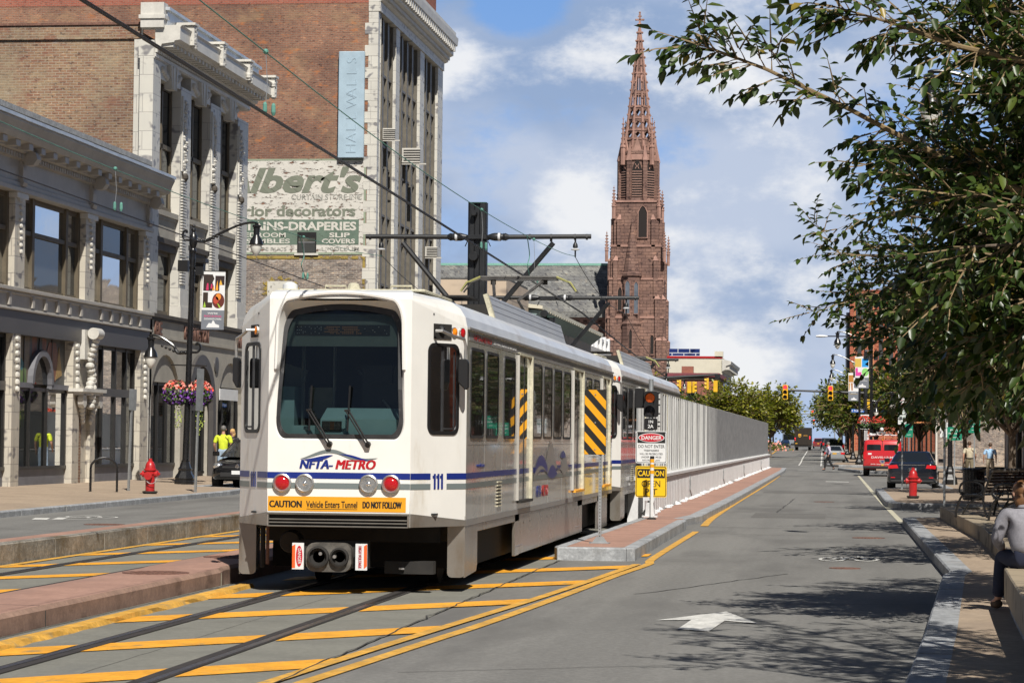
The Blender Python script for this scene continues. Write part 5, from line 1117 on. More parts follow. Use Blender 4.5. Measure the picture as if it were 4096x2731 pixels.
# ---------------------------------------------------------------- hazard marker and warning signs
def perforated_post(par, x, y, z0, z1, w=.045, base=True):
    q = MB(); q.box(x - w / 2, x + w / 2, y - w / 2, y + w / 2, z0, z1, m_galv); z = z0 + .1
    while z < z1 - .05: q.box(x - .007, x + .007, y - w / 2 - .0015, y - w / 2, z, z + .014, m_dark); z += .05
    if base: q.prism([(x - .12, z0), (x + .12, z0), (x + .05, z0 + .10), (x - .05, z0 + .10)], 1, y - .012, y + .012, m_galv); q.box(x - .15, x + .15, y - .12, y + .12, z0 - .002, z0 + .012, m_galv)
    return q.build('post', par)
hz = thing('hazard_marker', 'yellow and black diagonally striped hazard marker on the tip of the island', 'sign', (-3.48, 37.75, .19))
perforated_post(hz, 0, 0, 0, 1.45)
q = MB(); q.prism([(x - .08, z) for x, z in rrect(-.165, .165, 1.32, 2.295, .025, 3)], 1, -.034, -.028, m_ink)
def clip_band(z0, z1, w, x0, x1, lo, hi):
    pts = []                                   # parallelogram sloping down to the right, clipped to the plate
    raw = [(x0, z0 + w), (x1, z1 + w), (x1, z1), (x0, z0)]
    def clip(poly, inside, inter):
        out = []
        for a, b in zip(poly, poly[1:] + poly[:1]):
            if inside(a): out.append(a)
            if inside(a) != inside(b): out.append(inter(a, b))
        return out
    for lim, s in ((hi, 1), (lo, -1)):
        raw = clip(raw, lambda p: s * (lim - p[1]) >= 0, lambda a, b: (a[0] + (b[0] - a[0]) * (lim - a[1]) / (b[1] - a[1]), lim))
        if len(raw) < 3: return []
    return raw
m_hy = M('hazard_yellow', (.80, .36, .012), rough=.4, var=.05)
for k in range(-1, 5):
    b = clip_band(1.36 + k * .272 - .1, 1.36 + k * .272 - .1 - .36, .138, -.16, .16, 1.325, 2.29)
    if b: q.prism([(x - .08, z) for x, z in b], 1, -.037, -.034, m_hy)
q.build('striped_plate', hz)
q = MB()
for z in (1.40, 1.80, 2.22): q.lathe([(.012, -.045), (.012, -.03)], m_rim, c=(-.08, 0, z), n=8, ax=1)
q.build('bolt', hz)
ds = thing('warning_sign', 'white danger sign above a yellow open pit caution sign on one post by the ramp', 'sign', (-3.60, 50.0, .18))
q = MB(); q.box(-.03, .03, .02, .07, -.02, 1.75, m_galv); q.build('post', ds)
q = MB(); q.prism(rrect(-.31, .31, 1.10, 1.735, .04, 3), 1, -.004, .004, m_wsign); po = q.build('danger_plate', ds)
q = MB(); q.prism(rrect(-.275, .275, 1.50, 1.71, .01, 2), 1, -.007, -.004, m_ink); q.build('black_field', po); q = MB(); q.prism([(.26 * math.cos(a), 1.605 + .092 * math.sin(a)) for a in [6.2832 * i / 28 for i in range(28)]], 1, -.011, -.008, m_wsign); q.prism([(.245 * math.cos(a), 1.605 + .08 * math.sin(a)) for a in [6.2832 * i / 28 for i in range(28)]], 1, -.014, -.010, m_rsign); q.build('oval', po)
q = MB(); k1 = rrect(-.298, .298, 1.112, 1.722, .035, 3); k2 = rrect(-.288, .288, 1.122, 1.712, .03, 3); n = len(k1); q.add([(x, -.005, z) for x, z in k1] + [(x, -.005, z) for x, z in k2], [(i, (i + 1) % n, n + (i + 1) % n, n + i) for i in range(n)], m_ink); q.build('border', po)
text('lettering', 'DANGER', m_wsign, po, (0, -.0155, 1.568), h=.075, width=.40, bold=.02)
for s, z, h, w in (('DO NOT ENTER', 1.405, .06, .52), ('TRESPASSERS', 1.335, .036, .30), ('WILL BE PROSECUTED', 1.268, .036, .46), ('UNDER SEC 140.05', 1.205, .036, .40), ('NYS PENAL LAW', 1.142, .036, .35)): text('lettering', s, m_ink, po, (0, -.006, z), h=h, width=w, bold=.004)
q = MB(); q.prism(rrect(-.31, .31, .43, 1.045, .04, 3), 1, -.004, .004, m_ysign); po = q.build('caution_plate', ds)
q = MB(); k1 = rrect(-.298, .298, .442, 1.033, .035, 3); k2 = rrect(-.286, .286, .454, 1.021, .03, 3); q.add([(x, -.005, z) for x, z in k1] + [(x, -.005, z) for x, z in k2], [(i, (i + 1) % n, n + (i + 1) % n, n + i) for i in range(n)], m_ink); q.prism(rrect(-.275, .275, .81, .99, .01, 2), 1, -.007, -.004, m_ink); q.build('black_field', po)
text('lettering', 'CAUTION', m_ysign, po, (0, -.0085, .85), h=.105, width=.51, bold=.022)
for s, z, w in (('OPEN', .635, .37), ('PIT', .475, .24)): text('lettering', s, m_ink, po, (0, -.006, z), h=.125, width=w, bold=.006)
dl = thing('delineator_post', 'white flexible delineator post with yellow bands in front of the warning signs', 'post', (-3.55, 49.55, .18))
q = MB(); q.lathe([(.10, 0), (.085, .03), (.05, .05)], m_dark, n=14); q.build('base', dl); q = MB(); q.lathe([(.03, .04), (.034, .85), (.04, .9), (.04, 1.24)], m_wsign, n=12); q.lathe([(.043, 1.19), (.043, 1.245)], m_ink, n=12); q.build('tube', dl)
q = MB()
for z in (.90, 1.02, 1.12): q.lathe([(.042, z), (.042, z + .065)], m_hy, n=12)
q.build('reflective_band', dl)
rs = thing('rail_signal', 'black two lamp rail signal with a lit orange lens behind the danger sign', 'rail signal', (-3.78, 52.3, .15))
q = MB(); q.tube([(0, 0, 0), (0, 0, 2.85)], .05, m_galv, 10); q.box(-.16, .16, -.14, .14, .0, .03, m_porc); q.prism([(-.1, .03), (.1, .03), (.07, .3), (-.07, .3)], 1, -.1, .1, m_porc); q.box(-.12, .1, -.13, .11, .34, .62, m_porc); q.build('mast', rs)
q = MB(); q.prism(rrect(-.15, .15, 2.06, 2.60, .06, 3), 1, -.06, .14, m_black); q.prism(rrect(-.13, .13, 1.80, 2.04, .03, 3), 1, -.06, .10, m_black)
for z in (2.12, 2.3, 2.42, 2.55, 1.86, 1.95): q.box(.14, .19, -.02, .03, z, z + .03, m_black)
q.box(-.33, -.16, .0, .3, 2.25, 2.66, m_black); so = q.build('signal_head', rs, bevel=.006)
for z, mt in ((2.46, M('lit_orange_lens', (.3, .05, .01), .3, var=.5, vs=40, emit=(1, .16, .01), es=.14)), (2.19, M('dark_lens', (.03, .03, .035), .1, var=0))):
    q = MB(); q.lathe([(.095, -.068), (.005, -.072)], mt, c=(-.015, 0, z), n=20, ax=1); q.build('lens', so)
    q = MB(); n = 16; pts = [(-.015 + .108 * math.cos(R(-25 + 230 * i / n)), z + .108 * math.sin(R(-25 + 230 * i / n))) for i in range(n + 1)]; q.add([(x, -.06, zz) for x, zz in pts] + [(x, -.20 + .06 * abs(i - n / 2) / n, zz) for i, (x, zz) in enumerate(pts)], [(i, i + 1, n + 2 + i, n + 1 + i) for i in range(n)], m_black); q.build('visor', so)
text('lettering', '2A', m_wsign, so, (0, -.064, 1.84), h=.07, bold=.02); text('lettering', '1N', m_wsign, so, (0, -.064, 1.94), h=.06, bold=.02)
# ---------------------------------------------------------------- lamp posts
m_ban = M('banner_grey', (.17, .185, .215), rough=.7, var=.05); m_banw = M('banner_white', (.72, .72, .72), rough=.7, var=.03); m_band = M('banner_dark', (.03, .018, .015), rough=.7, var=.2)
def cm(n, c): return M('banner_' + n, c, rough=.7, var=.05)
m_flred = [M('red_petals', (.62, .06, .035), .7, var=.3, vs=9), M('pink_petals', (.75, .30, .24), .7, var=.3, vs=9), M('purple_petals', (.20, .06, .38), .7, var=.3, vs=9), M('basket_leaves', (.07, .13, .03), .7, var=.4, vs=9), M('dark_basket_leaves', (.03, .015, .02), .7, var=.4), M('lime_vine', (.30, .36, .06), .7, var=.3)]
def lamp_head(par, x, z):
    q = MB(); q.lathe([(.02, z - .02), (.06, z - .04), (.05, z - .1), (.13, z - .12), (.13, z - .17), (.10, z - .19), (.085, z - .4), (.10, z - .45), (.17, z - .55), (.2, z - .66), (.215, z - .69), (.205, z - .71), (.03, z - .71)], m_iron, c=(x, 0, 0), n=16); o = q.build('lamp_head', par, smooth=True, angle=50)
    q = MB(); q.lathe([(.175, z - .70), (.165, z - .80), (.135, z - .9), (.085, z - .99), (.03, z - 1.04), (.004, z - 1.05)], m_globe, c=(x, 0, 0), n=16); q.build('globe', o, smooth=True)
def scroll_arm(par, s, z, x1, z1):
    q = MB(); q.tube(curve_pts([(s * .05, 0, z), (s * .35, 0, z - .03), (s * (x1 * .42), 0, z + (z1 - z) * .38), (s * (x1 * .72), 0, z + (z1 - z) * .86), (s * (x1 * .9), 0, z1), (s * x1, 0, z1)]), [.05] * 12 + [.042] * 8 + [.036] * 21, m_iron, 8)
    for i in range(7): q.ball((s * (.12 + i * .12), 0, z - .02 + max(0, i - 2) * .045), .062 - i * .003, m_iron, 8, 5)
    q.tube(curve_pts([(-s * .04, 0, z), (-s * .24, 0, z + .0), (-s * .33, 0, z + .12), (-s * .3, 0, z + .24), (-s * .22, 0, z + .27), (-s * .2, 0, z + .2)]), .035, m_iron, 7); return q.build('arm', par, smooth=True)
def lamp_post(loc, label, s=1, lower=True, lean=0.0, banner=None, basket=True, extra=True, hz=7.85):
    t = thing('lamp_post', label, 'lamp post', loc, 0, 'black street lamp posts'); t.rotation_euler = (0, lean, 0)
    q = MB(); q.lathe([(.31, 0), (.31, .10), (.29, .12), (.29, .17), (.31, .19), (.27, .28), (.22, .34), (.20, .42), (.22, .47), (.17, .53), (.15, .60), (.12, .68), (.125, .72)], m_iron, n=8); q.build('base', t, smooth=True, angle=25)
    q = MB(); q.lathe([(.095, .7), (.085, 4), (.075, 6.4), (.07, 7.45)], m_iron, n=14); q.build('shaft', t, smooth=True)
    q = MB(); q.lathe([(.07, 6.4), (.09, 6.44), (.09, 6.5), (.07, 6.52), (.09, 6.75), (.06, 6.85), (.1, 6.95), (.1, 7.0), (.07, 7.05), (.12, 7.2), (.12, 7.42), (.07, 7.48), (.05, 7.55), (.07, 7.6), (.03, 7.67), (.05, 7.72), (.02, 7.78)], m_iron, n=12); q.build('finial', t, smooth=True)
    scroll_arm(t, s, 7.30, 1.92, hz); lamp_head(t, s * 1.92, hz + .05)
    if lower: scroll_arm(t, -s, 3.95, 1.18, 4.42); lamp_head(t, -s * 1.18, 4.47)
    if extra: 
        q = MB(); q.box(-.42, -.12, -.12, .12, 6.35, 6.68, m_black); q.box(-.36, -.14, -.2, .1, 6.76, 6.8, m_galv); q.build('camera_box', t); q = MB(); q.box(.12, .36, -.1, .16, 6.25, 6.6, m_black); q.box(.14, .44, -.2, .2, 6.62, 6.74, m_black); q.build('speaker_box', t)
    if banner: banner(t, s)
    if basket:
        q = MB(); q.tube([(-.55, 0, 3.55), (.55, 0, 3.55)], .02, m_iron, 6); q.build('basket_bar', t)
        for k in (-1, 1):
            b = MB(); rnd = random.Random(17 + k + int(loc[1])); cx = k * .36
            for i in range(900):
                a = rnd.uniform(0, 6.283); e = rnd.uniform(-1.1, 1.25); rr_ = .40 * rnd.uniform(.75, 1.05); p = Vector((cx + rr_ * math.cos(e) * math.cos(a), rr_ * math.cos(e) * math.sin(a), 2.72 + .38 * math.sin(e)))
                up = math.sin(e); mt = (m_flred[1] if rnd.random() < .62 else rnd.choice((m_flred[0], m_flred[3]))) if up > .25 else (m_flred[2] if rnd.random() < .5 else m_flred[3])
                if basket == 2: mt = m_flred[0] if up > -.1 and rnd.random() < .8 else m_flred[3]
                if rnd.random() < .16: mt = m_flred[4]
                u = Vector((rnd.gauss(0, 1), rnd.gauss(0, 1), rnd.gauss(0, 1))).normalized(); w = u.orthogonal(); r = rnd.uniform(.025, .05); b.add([p + u * r, p + w * r, p - u * r, p - w * r], [(0, 1, 2, 3)], mt)
            if basket != 2:
                for i in range(5):
                    x = cx + rnd.uniform(-.15, .2) * 1; z = 2.5
                    while z > 2.5 - rnd.uniform(.5, 1.3):
                        z -= .05; u = Vector((rnd.gauss(0, 1), rnd.gauss(0, 1), rnd.gauss(0, 1))).normalized(); w = u.orthogonal(); p = Vector((x + rnd.uniform(-.04, .04), rnd.uniform(-.1, .1), z)); r = .025; b.add([p + u * r, p + w * r, p - u * r, p - w * r], [(0, 1, 2, 3)], m_flred[5] if rnd.random() < .7 else m_flred[3])
            b.build('flower_basket', t, fix=False)
    return t
def banner_plate(t, x0, x1, z0, z1, cells, words, y=-.012):
    q = MB(); q.box(x0, x1, -.006, .006, z0, z1, m_banw); o = q.build('banner', t)
    zg = z0 + (z1 - z0) * .335; q = MB(); q.box(x0, x1, -.009, -.006, z0, zg, m_ban); q.build('grey_field', o)
    for nm, c, pts in cells:
        q = MB(); q.prism([(x0 + (x1 - x0) * a, zg + (z1 - zg) * b) for a, b in pts], 1, -.0095, -.006, cm(nm, c)); q.build('colour_field', o)
    for k, (s, mt) in enumerate(words): text('lettering', s, mt, o, ((x0 + x1) / 2, -.0105, zg - .12 - k * .085), h=.05, width=(x1 - x0) * (.45 if k == 0 else .75), bold=.012)
    q = MB(); w = x1 - x0; q.prism([(x0 + w * a, z0 + .06 + b) for a, b in ((.22, 0), (.8, 0), (.8, .07), (.62, .11), (.56, .2), (.50, .2), (.46, .12), (.34, .13))], 1, -.0105, -.009, m_banw); q.build('skyline_mark', o)
    q = MB(); q.tube([(0, 0, z1 + .02), (x1, 0, z1 + .02)], .015, m_iron, 5); q.tube([(0, 0, z0 - .02), (x1, 0, z0 - .02)], .015, m_iron, 5); q.build('banner_rod', t); return o
def circ(cx, cy, r, n=16, ry=None): return [(cx + r * math.cos(6.2832 * i / n), cy + (ry or r) * math.sin(6.2832 * i / n)) for i in range(n)]
def ban_left(t, s):
    c = [('dark', (.03, .018, .016), [(.04, .50), (.44, .50), (.50, .62), (.44, .72), (.52, .82), (.44, .93), (.04, .93)]), ('dark2', (.028, .015, .015), [(.56, .9), (.97, .9), (.97, .66), (.75, .66), (.75, .50), (.56, .50)]), ('dark3', (.035, .02, .012), [(.04, .06), (.46, .06), (.46, .20), (.26, .20), (.26, .46), (.04, .46)]), ('maroon', (.12, .02, .012), circ(.72, .25, .27, 20, .20))]
    o = banner_plate(t, .33, 1.02, 4.64, 6.36, c, (("WE'RE", m_banw), ('ROCKING', cm('magenta', (.65, .05, .2))), ('DOWNTOWN', m_banw)))
    X = lambda a: .33 + .69 * a; zg = 4.64 + 1.72 * .335; Z = lambda b: zg + 1.72 * .665 * b
    for nm, cl, pts in (('flame', (.85, .35, .03), [(.58, .52), (.66, .78), (.70, .52)]), ('flame', (.85, .35, .03), [(.44, .52), (.5, .64), (.54, .52)]), ('flame2', (.75, .42, .05), [(.74, .66), (.8, .8), (.88, .66)]), ('glow', (.55, .03, .12), [(.16, .52), (.2, .7), (.26, .7), (.28, .52)]), ('glow', (.55, .03, .12), [(.36, .56), (.38, .68), (.44, .68), (.44, .56)]), ('fruit', (.75, .25, .03), circ(.72, .35, .12, 12, .09)), ('fruit2', (.45, .06, .03), circ(.62, .26, .12, 12, .1)), ('lime', (.35, .55, .05), [(.06, .06), (.12, .22), (.18, .08)]), ('lime', (.35, .55, .05), [(.66, .2), (.78, .06), (.84, .08), (.74, .16)])):
        MB().prism([(X(a), Z(b)) for a, b in pts], 1, -.012, -.0096, cm(nm, cl)).build('colour_field', o)
lamp_post((-19.2, 73.5, .27), 'black street lamp post with two lamps, flower baskets and a dark rocking downtown banner', 1, True, R(1.2), ban_left)
def ban_r1(t, s):
    banner_plate(t, -.92, -.15, 4.65, 6.45, [('gold', (.62, .42, .08), [(0, .50), (.45, .50), (.45, .90), (0, .90)]), ('sky', (.02, .30, .72), [(.5, .50), (.97, .50), (.97, .9), (.5, .9)]), ('pink', (.70, .06, .35), [(.03, .08), (.46, .08), (.46, .26), (.20, .26), (.20, .46), (.03, .46)]), ('green', (.25, .60, .16), circ(.74, .26, .25, 20, .19)), ('navy', (.03, .06, .3), [(.7, .62), (.97, .55), (.97, .78)])], (("WE'RE", m_banw), ('DOWNTOWN', m_banw)))
def ban_r2(t, s):
    banner_plate(t, -.80, -.05, 4.55, 6.55, [('bronze', (.45, .20, .04), [(.03, .5), (.5, .5), (.5, .88), (.03, .88)]), ('bronze2', (.55, .32, .12), [(.03, .05), (.12, .05), (.2, .46), (.03, .46)]), ('bronze3', (.40, .16, .04), [(.3, .05), (.42, .05), (.42, .46), (.25, .46)]), ('navy2', (.05, .05, .12), [(.55, .2), (.97, .2), (.97, .6), (.55, .6)])], (("WE'RE", m_banw), ('DOWNTOWN', cm('ochre', (.55, .36, .05)))))
lamp_post((2.05, 144.5, .15), 'black street lamp post with a colourful banner and red flower basket behind the red van', -1, True, 0, ban_r1, 2)
lamp_post((1.75, 182.5, .15), 'black street lamp post with a bronze toned banner at the far corner', -1, True, 0, ban_r2, 0)
for k, (x, y, lb) in enumerate([(1.6, 222, 'third street lamp along the far right pavement'), (1.3, 262, 'fourth street lamp along the far right pavement'), (.9, 310, 'smallest and farthest street lamp along the right pavement')]): lamp_post((x, y, .15 + far_z(y)), lb, -1, True, 0, None, 0, False)
lamp_post((3.5, 43.0, .15), 'street lamp post beside the planter, its globe caught among the near leaves', -1, True, 0, None, 0, False)
lamp_post((4.42, 98.9, .15), 'street lamp post behind the litter bin, its top lost in the leaves', -1, True, 0, None, 0, False)
for k, (x, y, lb) in enumerate([(-17.5, 235, 'street lamp beyond the fence nearest the brick church'), (-17.4, 262, 'farther street lamp beyond the fence above the trees')]): lamp_post((x, y, .15), lb, 1, True, 0, [lambda t, s: banner_plate(t, .15, .95, 3.0, 5.6, [('gold', (.62, .42, .08), [(0, .50), (.45, .50), (.45, .90), (0, .90)]), ('sky', (.02, .30, .72), [(.5, .50), (.97, .50), (.97, .9), (.5, .9)])], ()), lambda t, s: banner_plate(t, .15, .95, 3.0, 5.6, [('bronze', (.45, .20, .04), [(.03, .5), (.5, .5), (.5, .88), (.03, .88)])], ())][k], 0, False)
# ---------------------------------------------------------------- hydrants, posts, racks
m_hyd = M('hydrant_red', (.42, .018, .02), rough=.35, var=.15, vs=6, coat=.3, stain=((.22, .02, .02), 5, .6, .75, None))
def hydrant(loc, label, rz=0):
    t = thing('fire_hydrant', label, 'fire hydrant', loc, rz, 'red fire hydrants')
    q = MB(); q.lathe([(.17, .0), (.17, .035), (.19, .04), (.19, .075), (.13, .08)], m_dark, n=8); q.build('flange', t)
    q = MB(); q.lathe([(.115, .08), (.115, .48), (.15, .5), (.15, .53), (.12, .55), (.125, .58), (.16, .59), (.16, .62), (.13, .64), (.12, .72), (.08, .80), (.05, .82), (.045, .88), (.02, .885)], m_hyd, n=16); q.build('barrel', t, smooth=True, angle=45)
    for s, r in ((1, .075), (-1, .065)):
        q = MB(); q.lathe([(r, .08), (r, .16), (r * 1.25, .165), (r * 1.25, .20), (r * .7, .21), (.03, .23), (.03, .25)] if s > 0 else [(.03, -.25), (.03, -.23), (r * .7, -.21), (r * 1.25, -.2), (r * 1.25, -.165), (r, -.16), (r, -.08)], m_hyd, c=(0, 0, .50), n=12, ax=0); q.build('outlet_cap', t, smooth=True)
    q = MB(); q.lathe([(.1, -.22), (.1, -.19), (.085, -.08)], m_hyd, c=(0, 0, .46), n=14, ax=1); q.build('pumper_cap', t, smooth=True)
    q = MB(); q.tube(curve_pts([(.2, -.05, .45), (.16, -.14, .30), (.04, -.19, .27), (-.1, -.16, .38)]), .008, m_galv, 5); q.build('chain', t)
hydrant((-16.84, 61.1, .27), 'red fire hydrant on the left pavement beside the bicycle rack')
hydrant((2.23, 73.2, .15), 'red fire hydrant on the right kerb in front of the black sedan', R(180))
br = thing('bicycle_rack', 'black hoop bicycle rack on the left pavement', 'bicycle rack', (-18.26, 61.9, .27))
q = MB(); q.tube([(0, -.33, 0), (0, -.33, .62)] + [(0, -.33 * math.cos(R(a)), .62 + .26 * math.sin(R(a))) for a in (20, 45, 70, 90, 110, 135, 160)] + [(0, .33, .62), (0, .33, 0)], .03, m_iron, 8); br.rotation_euler = (0, 0, R(-72)); q.build('hoop', br, smooth=True)
q = MB(); q.box(-.1, .1, -.43, -.23, 0, .015, m_iron); q.box(-.1, .1, .23, .43, 0, .015, m_iron); q.build('foot', br)
def sign_post(loc, label, h, plates, cat='sign', group=None, rz=0, lean=0):
    t = thing('sign_post', label, cat, loc, rz, group); t.rotation_euler = (0, lean, rz); perforated_post(t, 0, 0, 0, h, .05, False)
    for (w, z0, z1, mt, words) in plates:
        q = MB(); q.prism(rrect(-w / 2, w / 2, z0, z1, .02, 2), 1, -.034, -.028, mt); o = q.build('plate', t)
        for (s, dx, z, hh, ww, ink) in words: text('lettering', s, ink, o, (dx, -.0355, z), h=hh, width=ww, bold=.01)
    return t
for loc, lb, h, z0, z1 in (((-18.1, 63.6, .27), 'edge-on kerbside sign on a thin post beside the bicycle rack', 2.65, 2.1, 2.65), ((-16.38, 63.8, .27), 'edge-on kerbside sign on a thin post at the left kerb corner', 3.2, 2.1, 3.2)): sign_post(loc, lb, h, [(.32, z0, z1, m_galv, [])], 'sign', None, R(70), R(2.0))
m_gsign = M('green_sign_sheet', (.01, .22, .13), .45, var=.03)
sign_post((2.27, 86.7, .15), 'parking sign post at the kerb in front of the black sedan', 3.25, [(.26, 2.82, 3.24, m_wsign, [('NO', 0, 3.1, .05, .12, m_rsign), ('ANY TIME', 0, 3.0, .04, .18, m_rsign), ('>', 0, 2.88, .05, .2, m_rsign)]), (.28, 2.21, 2.80, m_wsign, [('2', -.09, 2.70, .06, .05, m_gsign), ('HR PARKING', .02, 2.62, .03, .2, m_gsign), ('8AM - 5PM', 0, 2.53, .035, .2, m_gsign), ('MON - FRI', 0, 2.45, .035, .2, m_gsign), ('PAY AT STATION', 0, 2.37, .03, .22, m_gsign), ('<', 0, 2.27, .04, .2, m_gsign)])])
sign_post((2.72, 63.9, .12), 'bare galvanised sign post behind the planter wall', 2.35, [(.12, 2.0, 2.6, m_wsign, [])], rz=R(75))
for loc, lb, mt, z0, z1, w in (((3.4, 118, .15), 'small green pay parking sign beyond the black sedan', m_gsign, 1.85, 2.45, .36), ((4.75, 112, .15), 'white parking sign half in leaf shade', m_wsign, 1.85, 2.5, .36), ((4.5, 97, .15), 'green pay station sign with an arrow beside the bare post', m_gsign, 1.7, 2.2, .55), ((5.4, 100, .15), 'upper green pay station sign on a thin pole by the leaves', m_gsign, 2.0, 2.5, .45)):
    sign_post(loc, lb, z1 + .02, [(w, z0, z1, mt, [('PAY', 0, z1 - .15, .07, w * .6, m_wsign if mt is m_gsign else m_gsign), ('PARKING', 0, z1 - .27, .06, w * .8, m_wsign if mt is m_gsign else m_gsign), ('<', 0, z0 + .08, .06, w * .5, m_wsign if mt is m_gsign else m_gsign)])], 'sign')
tb = thing('litter_bin', 'black slatted litter bin behind the bench', 'litter bin', (3.75, 69.7, .15))
q = MB()
for i in range(22):
    a = 6.2832 * i / 22; q.box(-.035, .035, -.006, .006, .06, .86, m_iron, Matrix.Translation((.29 * math.cos(a), .29 * math.sin(a), 0)) @ Matrix.Rotation(a + math.pi / 2, 4, 'Z'))
q.lathe([(.26, .05), (.27, .86)], m_dark, n=18); q.build('body', tb); q = MB(); q.lathe([(.33, .84), (.34, .88), (.31, .92), (.2, .93), (.17, .88)], m_iron, n=22); q.build('rim', tb, smooth=True)
# ---------------------------------------------------------------- planter wall, stone seat, benches
m_lime = BR('tan_limestone', (.34, .28, .20), (.32, .265, .19), (.16, .13, .10), bw=1.0, bh=.6, ms=.02, rough=.7, contrast=.05, grime=.12)
pw = thing('planter_wall', 'low tan stone planter wall with a raised paved bed carrying the benches', 'wall', (0, 0, 0))
q = MB(); q.prism([(2.22, 54.3), (2.36, 41.7), (2.20, 33.0), (2.6, 33.0), (2.76, 41.7), (2.62, 53.9), (6.0, 53.9), (6.0, 54.3)], 2, .10, .40, m_lime); q.build('stone_edge', pw, bevel=.01)
q = MB(); q.prism([(2.55, 53.9), (2.7, 41.7), (2.55, 33.0), (6, 33), (6, 53.9)], 2, .10, .36, m_walk); q.build('raised_bed', pw)
ss = thing('stone_seat', 'tan stone seat block the woman sits on, its top edge pale', 'stone seat', (0, 0, 0))
q = MB(); q.prism([(1.30, 16.0), (1.52, 22.3), (1.6, 24.4), (3.2, 24.4), (3.2, 16.0)], 2, .28, .57, m_lime); q.build('top_block', ss, bevel=.012); q = MB(); q.prism([(1.36, 15.9), (1.57, 22.2), (1.65, 24.3), (3.2, 24.3), (3.2, 15.9)], 2, .14, .28, m_gran); q.build('plinth', ss)
def bench(loc, label, rz):
    t = thing('park_bench', label, 'bench', loc, rz, 'black metal benches by the planter')
    for x in (-.85, .85):
        f = MB(); tb_ = lambda p, r=.02: f.tube(curve_pts(p), r, m_iron, 7)
        tb_([(x, .30, 0), (x, .24, .2), (x, .22, .42), (x, .30, .62), (x, .40, .86)], .022); tb_([(x, -.34, 0), (x, -.30, .2), (x, -.2, .40), (x, .0, .42), (x, .22, .40)], .022); tb_([(x, .24, .40), (x, -.02, .30), (x, -.16, .12), (x, -.22, 0)], .018)
        f.tube([(x, -.02 + .24 * math.cos(R(a)), .54 + .13 * math.sin(R(a))) for a in range(-170, 191, 24)], .018, m_iron, 7); tb_([(x, .26, .66), (x, .05, .69), (x, -.2, .64), (x, -.26, .5), (x, -.2, .42)], .02); f.build('side_frame', t, smooth=True)
    s = MB()
    for i in range(7): s.box(-.85, .85, -.26 + i * .075, -.26 + i * .075 + .055, .415, .432, m_iron)
    s.build('seat', t); b = MB()
    for i in range(7): z = .47 + i * .058; y = .235 + (z - .42) * .37; b.box(-.85, .85, y, y + .015, z, z + .045, m_iron)
    b.tube([(-.9, .41, .885), (.9, .41, .885)], .035, M('bench_top_rail', (.10, .10, .105), .5, var=.1), 8); b.build('backrest', t); return t
b1 = bench((2.95, 48.6, .36), 'black metal bench at the far end of the planter bed', R(-118))
copy_tree(b1, (3.35, 45.2, .36), R(-118), 'nearer black metal bench beside the seated woman')
copy_tree(b1, (4.6, 51.0, .36), R(-118), 'black metal bench half hidden behind the other two')
# ---------------------------------------------------------------- traffic signals
m_tsy = M('signal_yellow', (.72, .42, .02), rough=.45, var=.08); m_redlit = M('lit_red_lens', (.7, .01, .02), .3, var=0, emit=(1, .03, .05), es=2.2); m_grnlit = M('lit_green_lens', (.01, .5, .3), .3, var=0, emit=(.02, .8, .45), es=1.2)
def signal_head(loc, label, rz=0, lit=0, s=1.0, group='traffic signal heads'):
    t = thing('traffic_light', label, 'traffic light', loc, rz, group); t.scale = (s, s, s)
    q = MB(); q.prism(rrect(-.19, .19, -.53, .53, .04, 2), 1, -.08, .12, m_tsy); o = q.build('housing', t)
    for k, z in enumerate((.35, 0, -.35)):
        mt = (m_redlit if k == 0 else m_grnlit) if k == lit else M('unlit_lens', (.03, .022, .018), .3, var=0)
        q = MB(); q.lathe([(.14, -.085), (.01, -.09)], mt, c=(0, 0, z), n=16, ax=1); q.build('lens', o)
        n = 12; pts = [(.15 * math.cos(R(-30 + 240 * i / n)), z + .15 * math.sin(R(-30 + 240 * i / n))) for i in range(n + 1)]; q = MB(); q.add([(x, -.08, zz) for x, zz in pts] + [(x, -.30 + .1 * abs(i - n / 2) / n, zz) for i, (x, zz) in enumerate(pts)], [(i, i + 1, n + 2 + i, n + 1 + i) for i in range(n)], m_tsy); q.build('visor', o)
    return t
mr = thing('signal_mast', 'black signal mast reaching over the right roadway, with the cobra head lamp', 'signal mast', (2.2, 184.5, .15))
q = MB(); q.lathe([(.2, 0), (.16, .4), (.15, 7.6), (.12, 8.3)], m_pole, n=12); q.build('mast', mr); q = MB(); q.tube([(0, 0, 5.15), (-2.4, 0, 5.22), (-5.8, 0, 5.32)], [.10, .085, .06], m_pole, 8); q.build('mast_arm', mr); q = MB(); q.tube(curve_pts([(0, 0, 8.1), (-.35, 0, 8.8), (-1.1, 0, 9.2), (-2.8, 0, 9.25)]), .045, m_pole, 7); q.build('lamp_arm', mr); q = MB(); q.loft([[(x, hw * math.cos(a), 9.25 + hz_ * math.sin(a)) for a in [6.2832 * i / 10 for i in range(10)]] for x, hw, hz_ in ((-2.75, .06, .05), (-2.95, .12, .08), (-3.3, .16, .10), (-3.6, .1, .06))], m_banw); q.build('lamp_head', mr, smooth=True)
q = MB(); q.box(.05, .3, -.1, .1, 4.0, 4.7, m_tsy); q.build('side_signal', mr)
q = MB(); q.box(-1.05, -.1, -.25, -.24, 3.75, 3.99, M('blue_street_sign', (.02, .12, .48), .45, var=.03)); so = q.build('street_name_sign', mr); text('lettering', 'E TUPPER', m_wsign, so, (-.58, -.2545, 3.80), h=.14, width=.82, bold=.02)
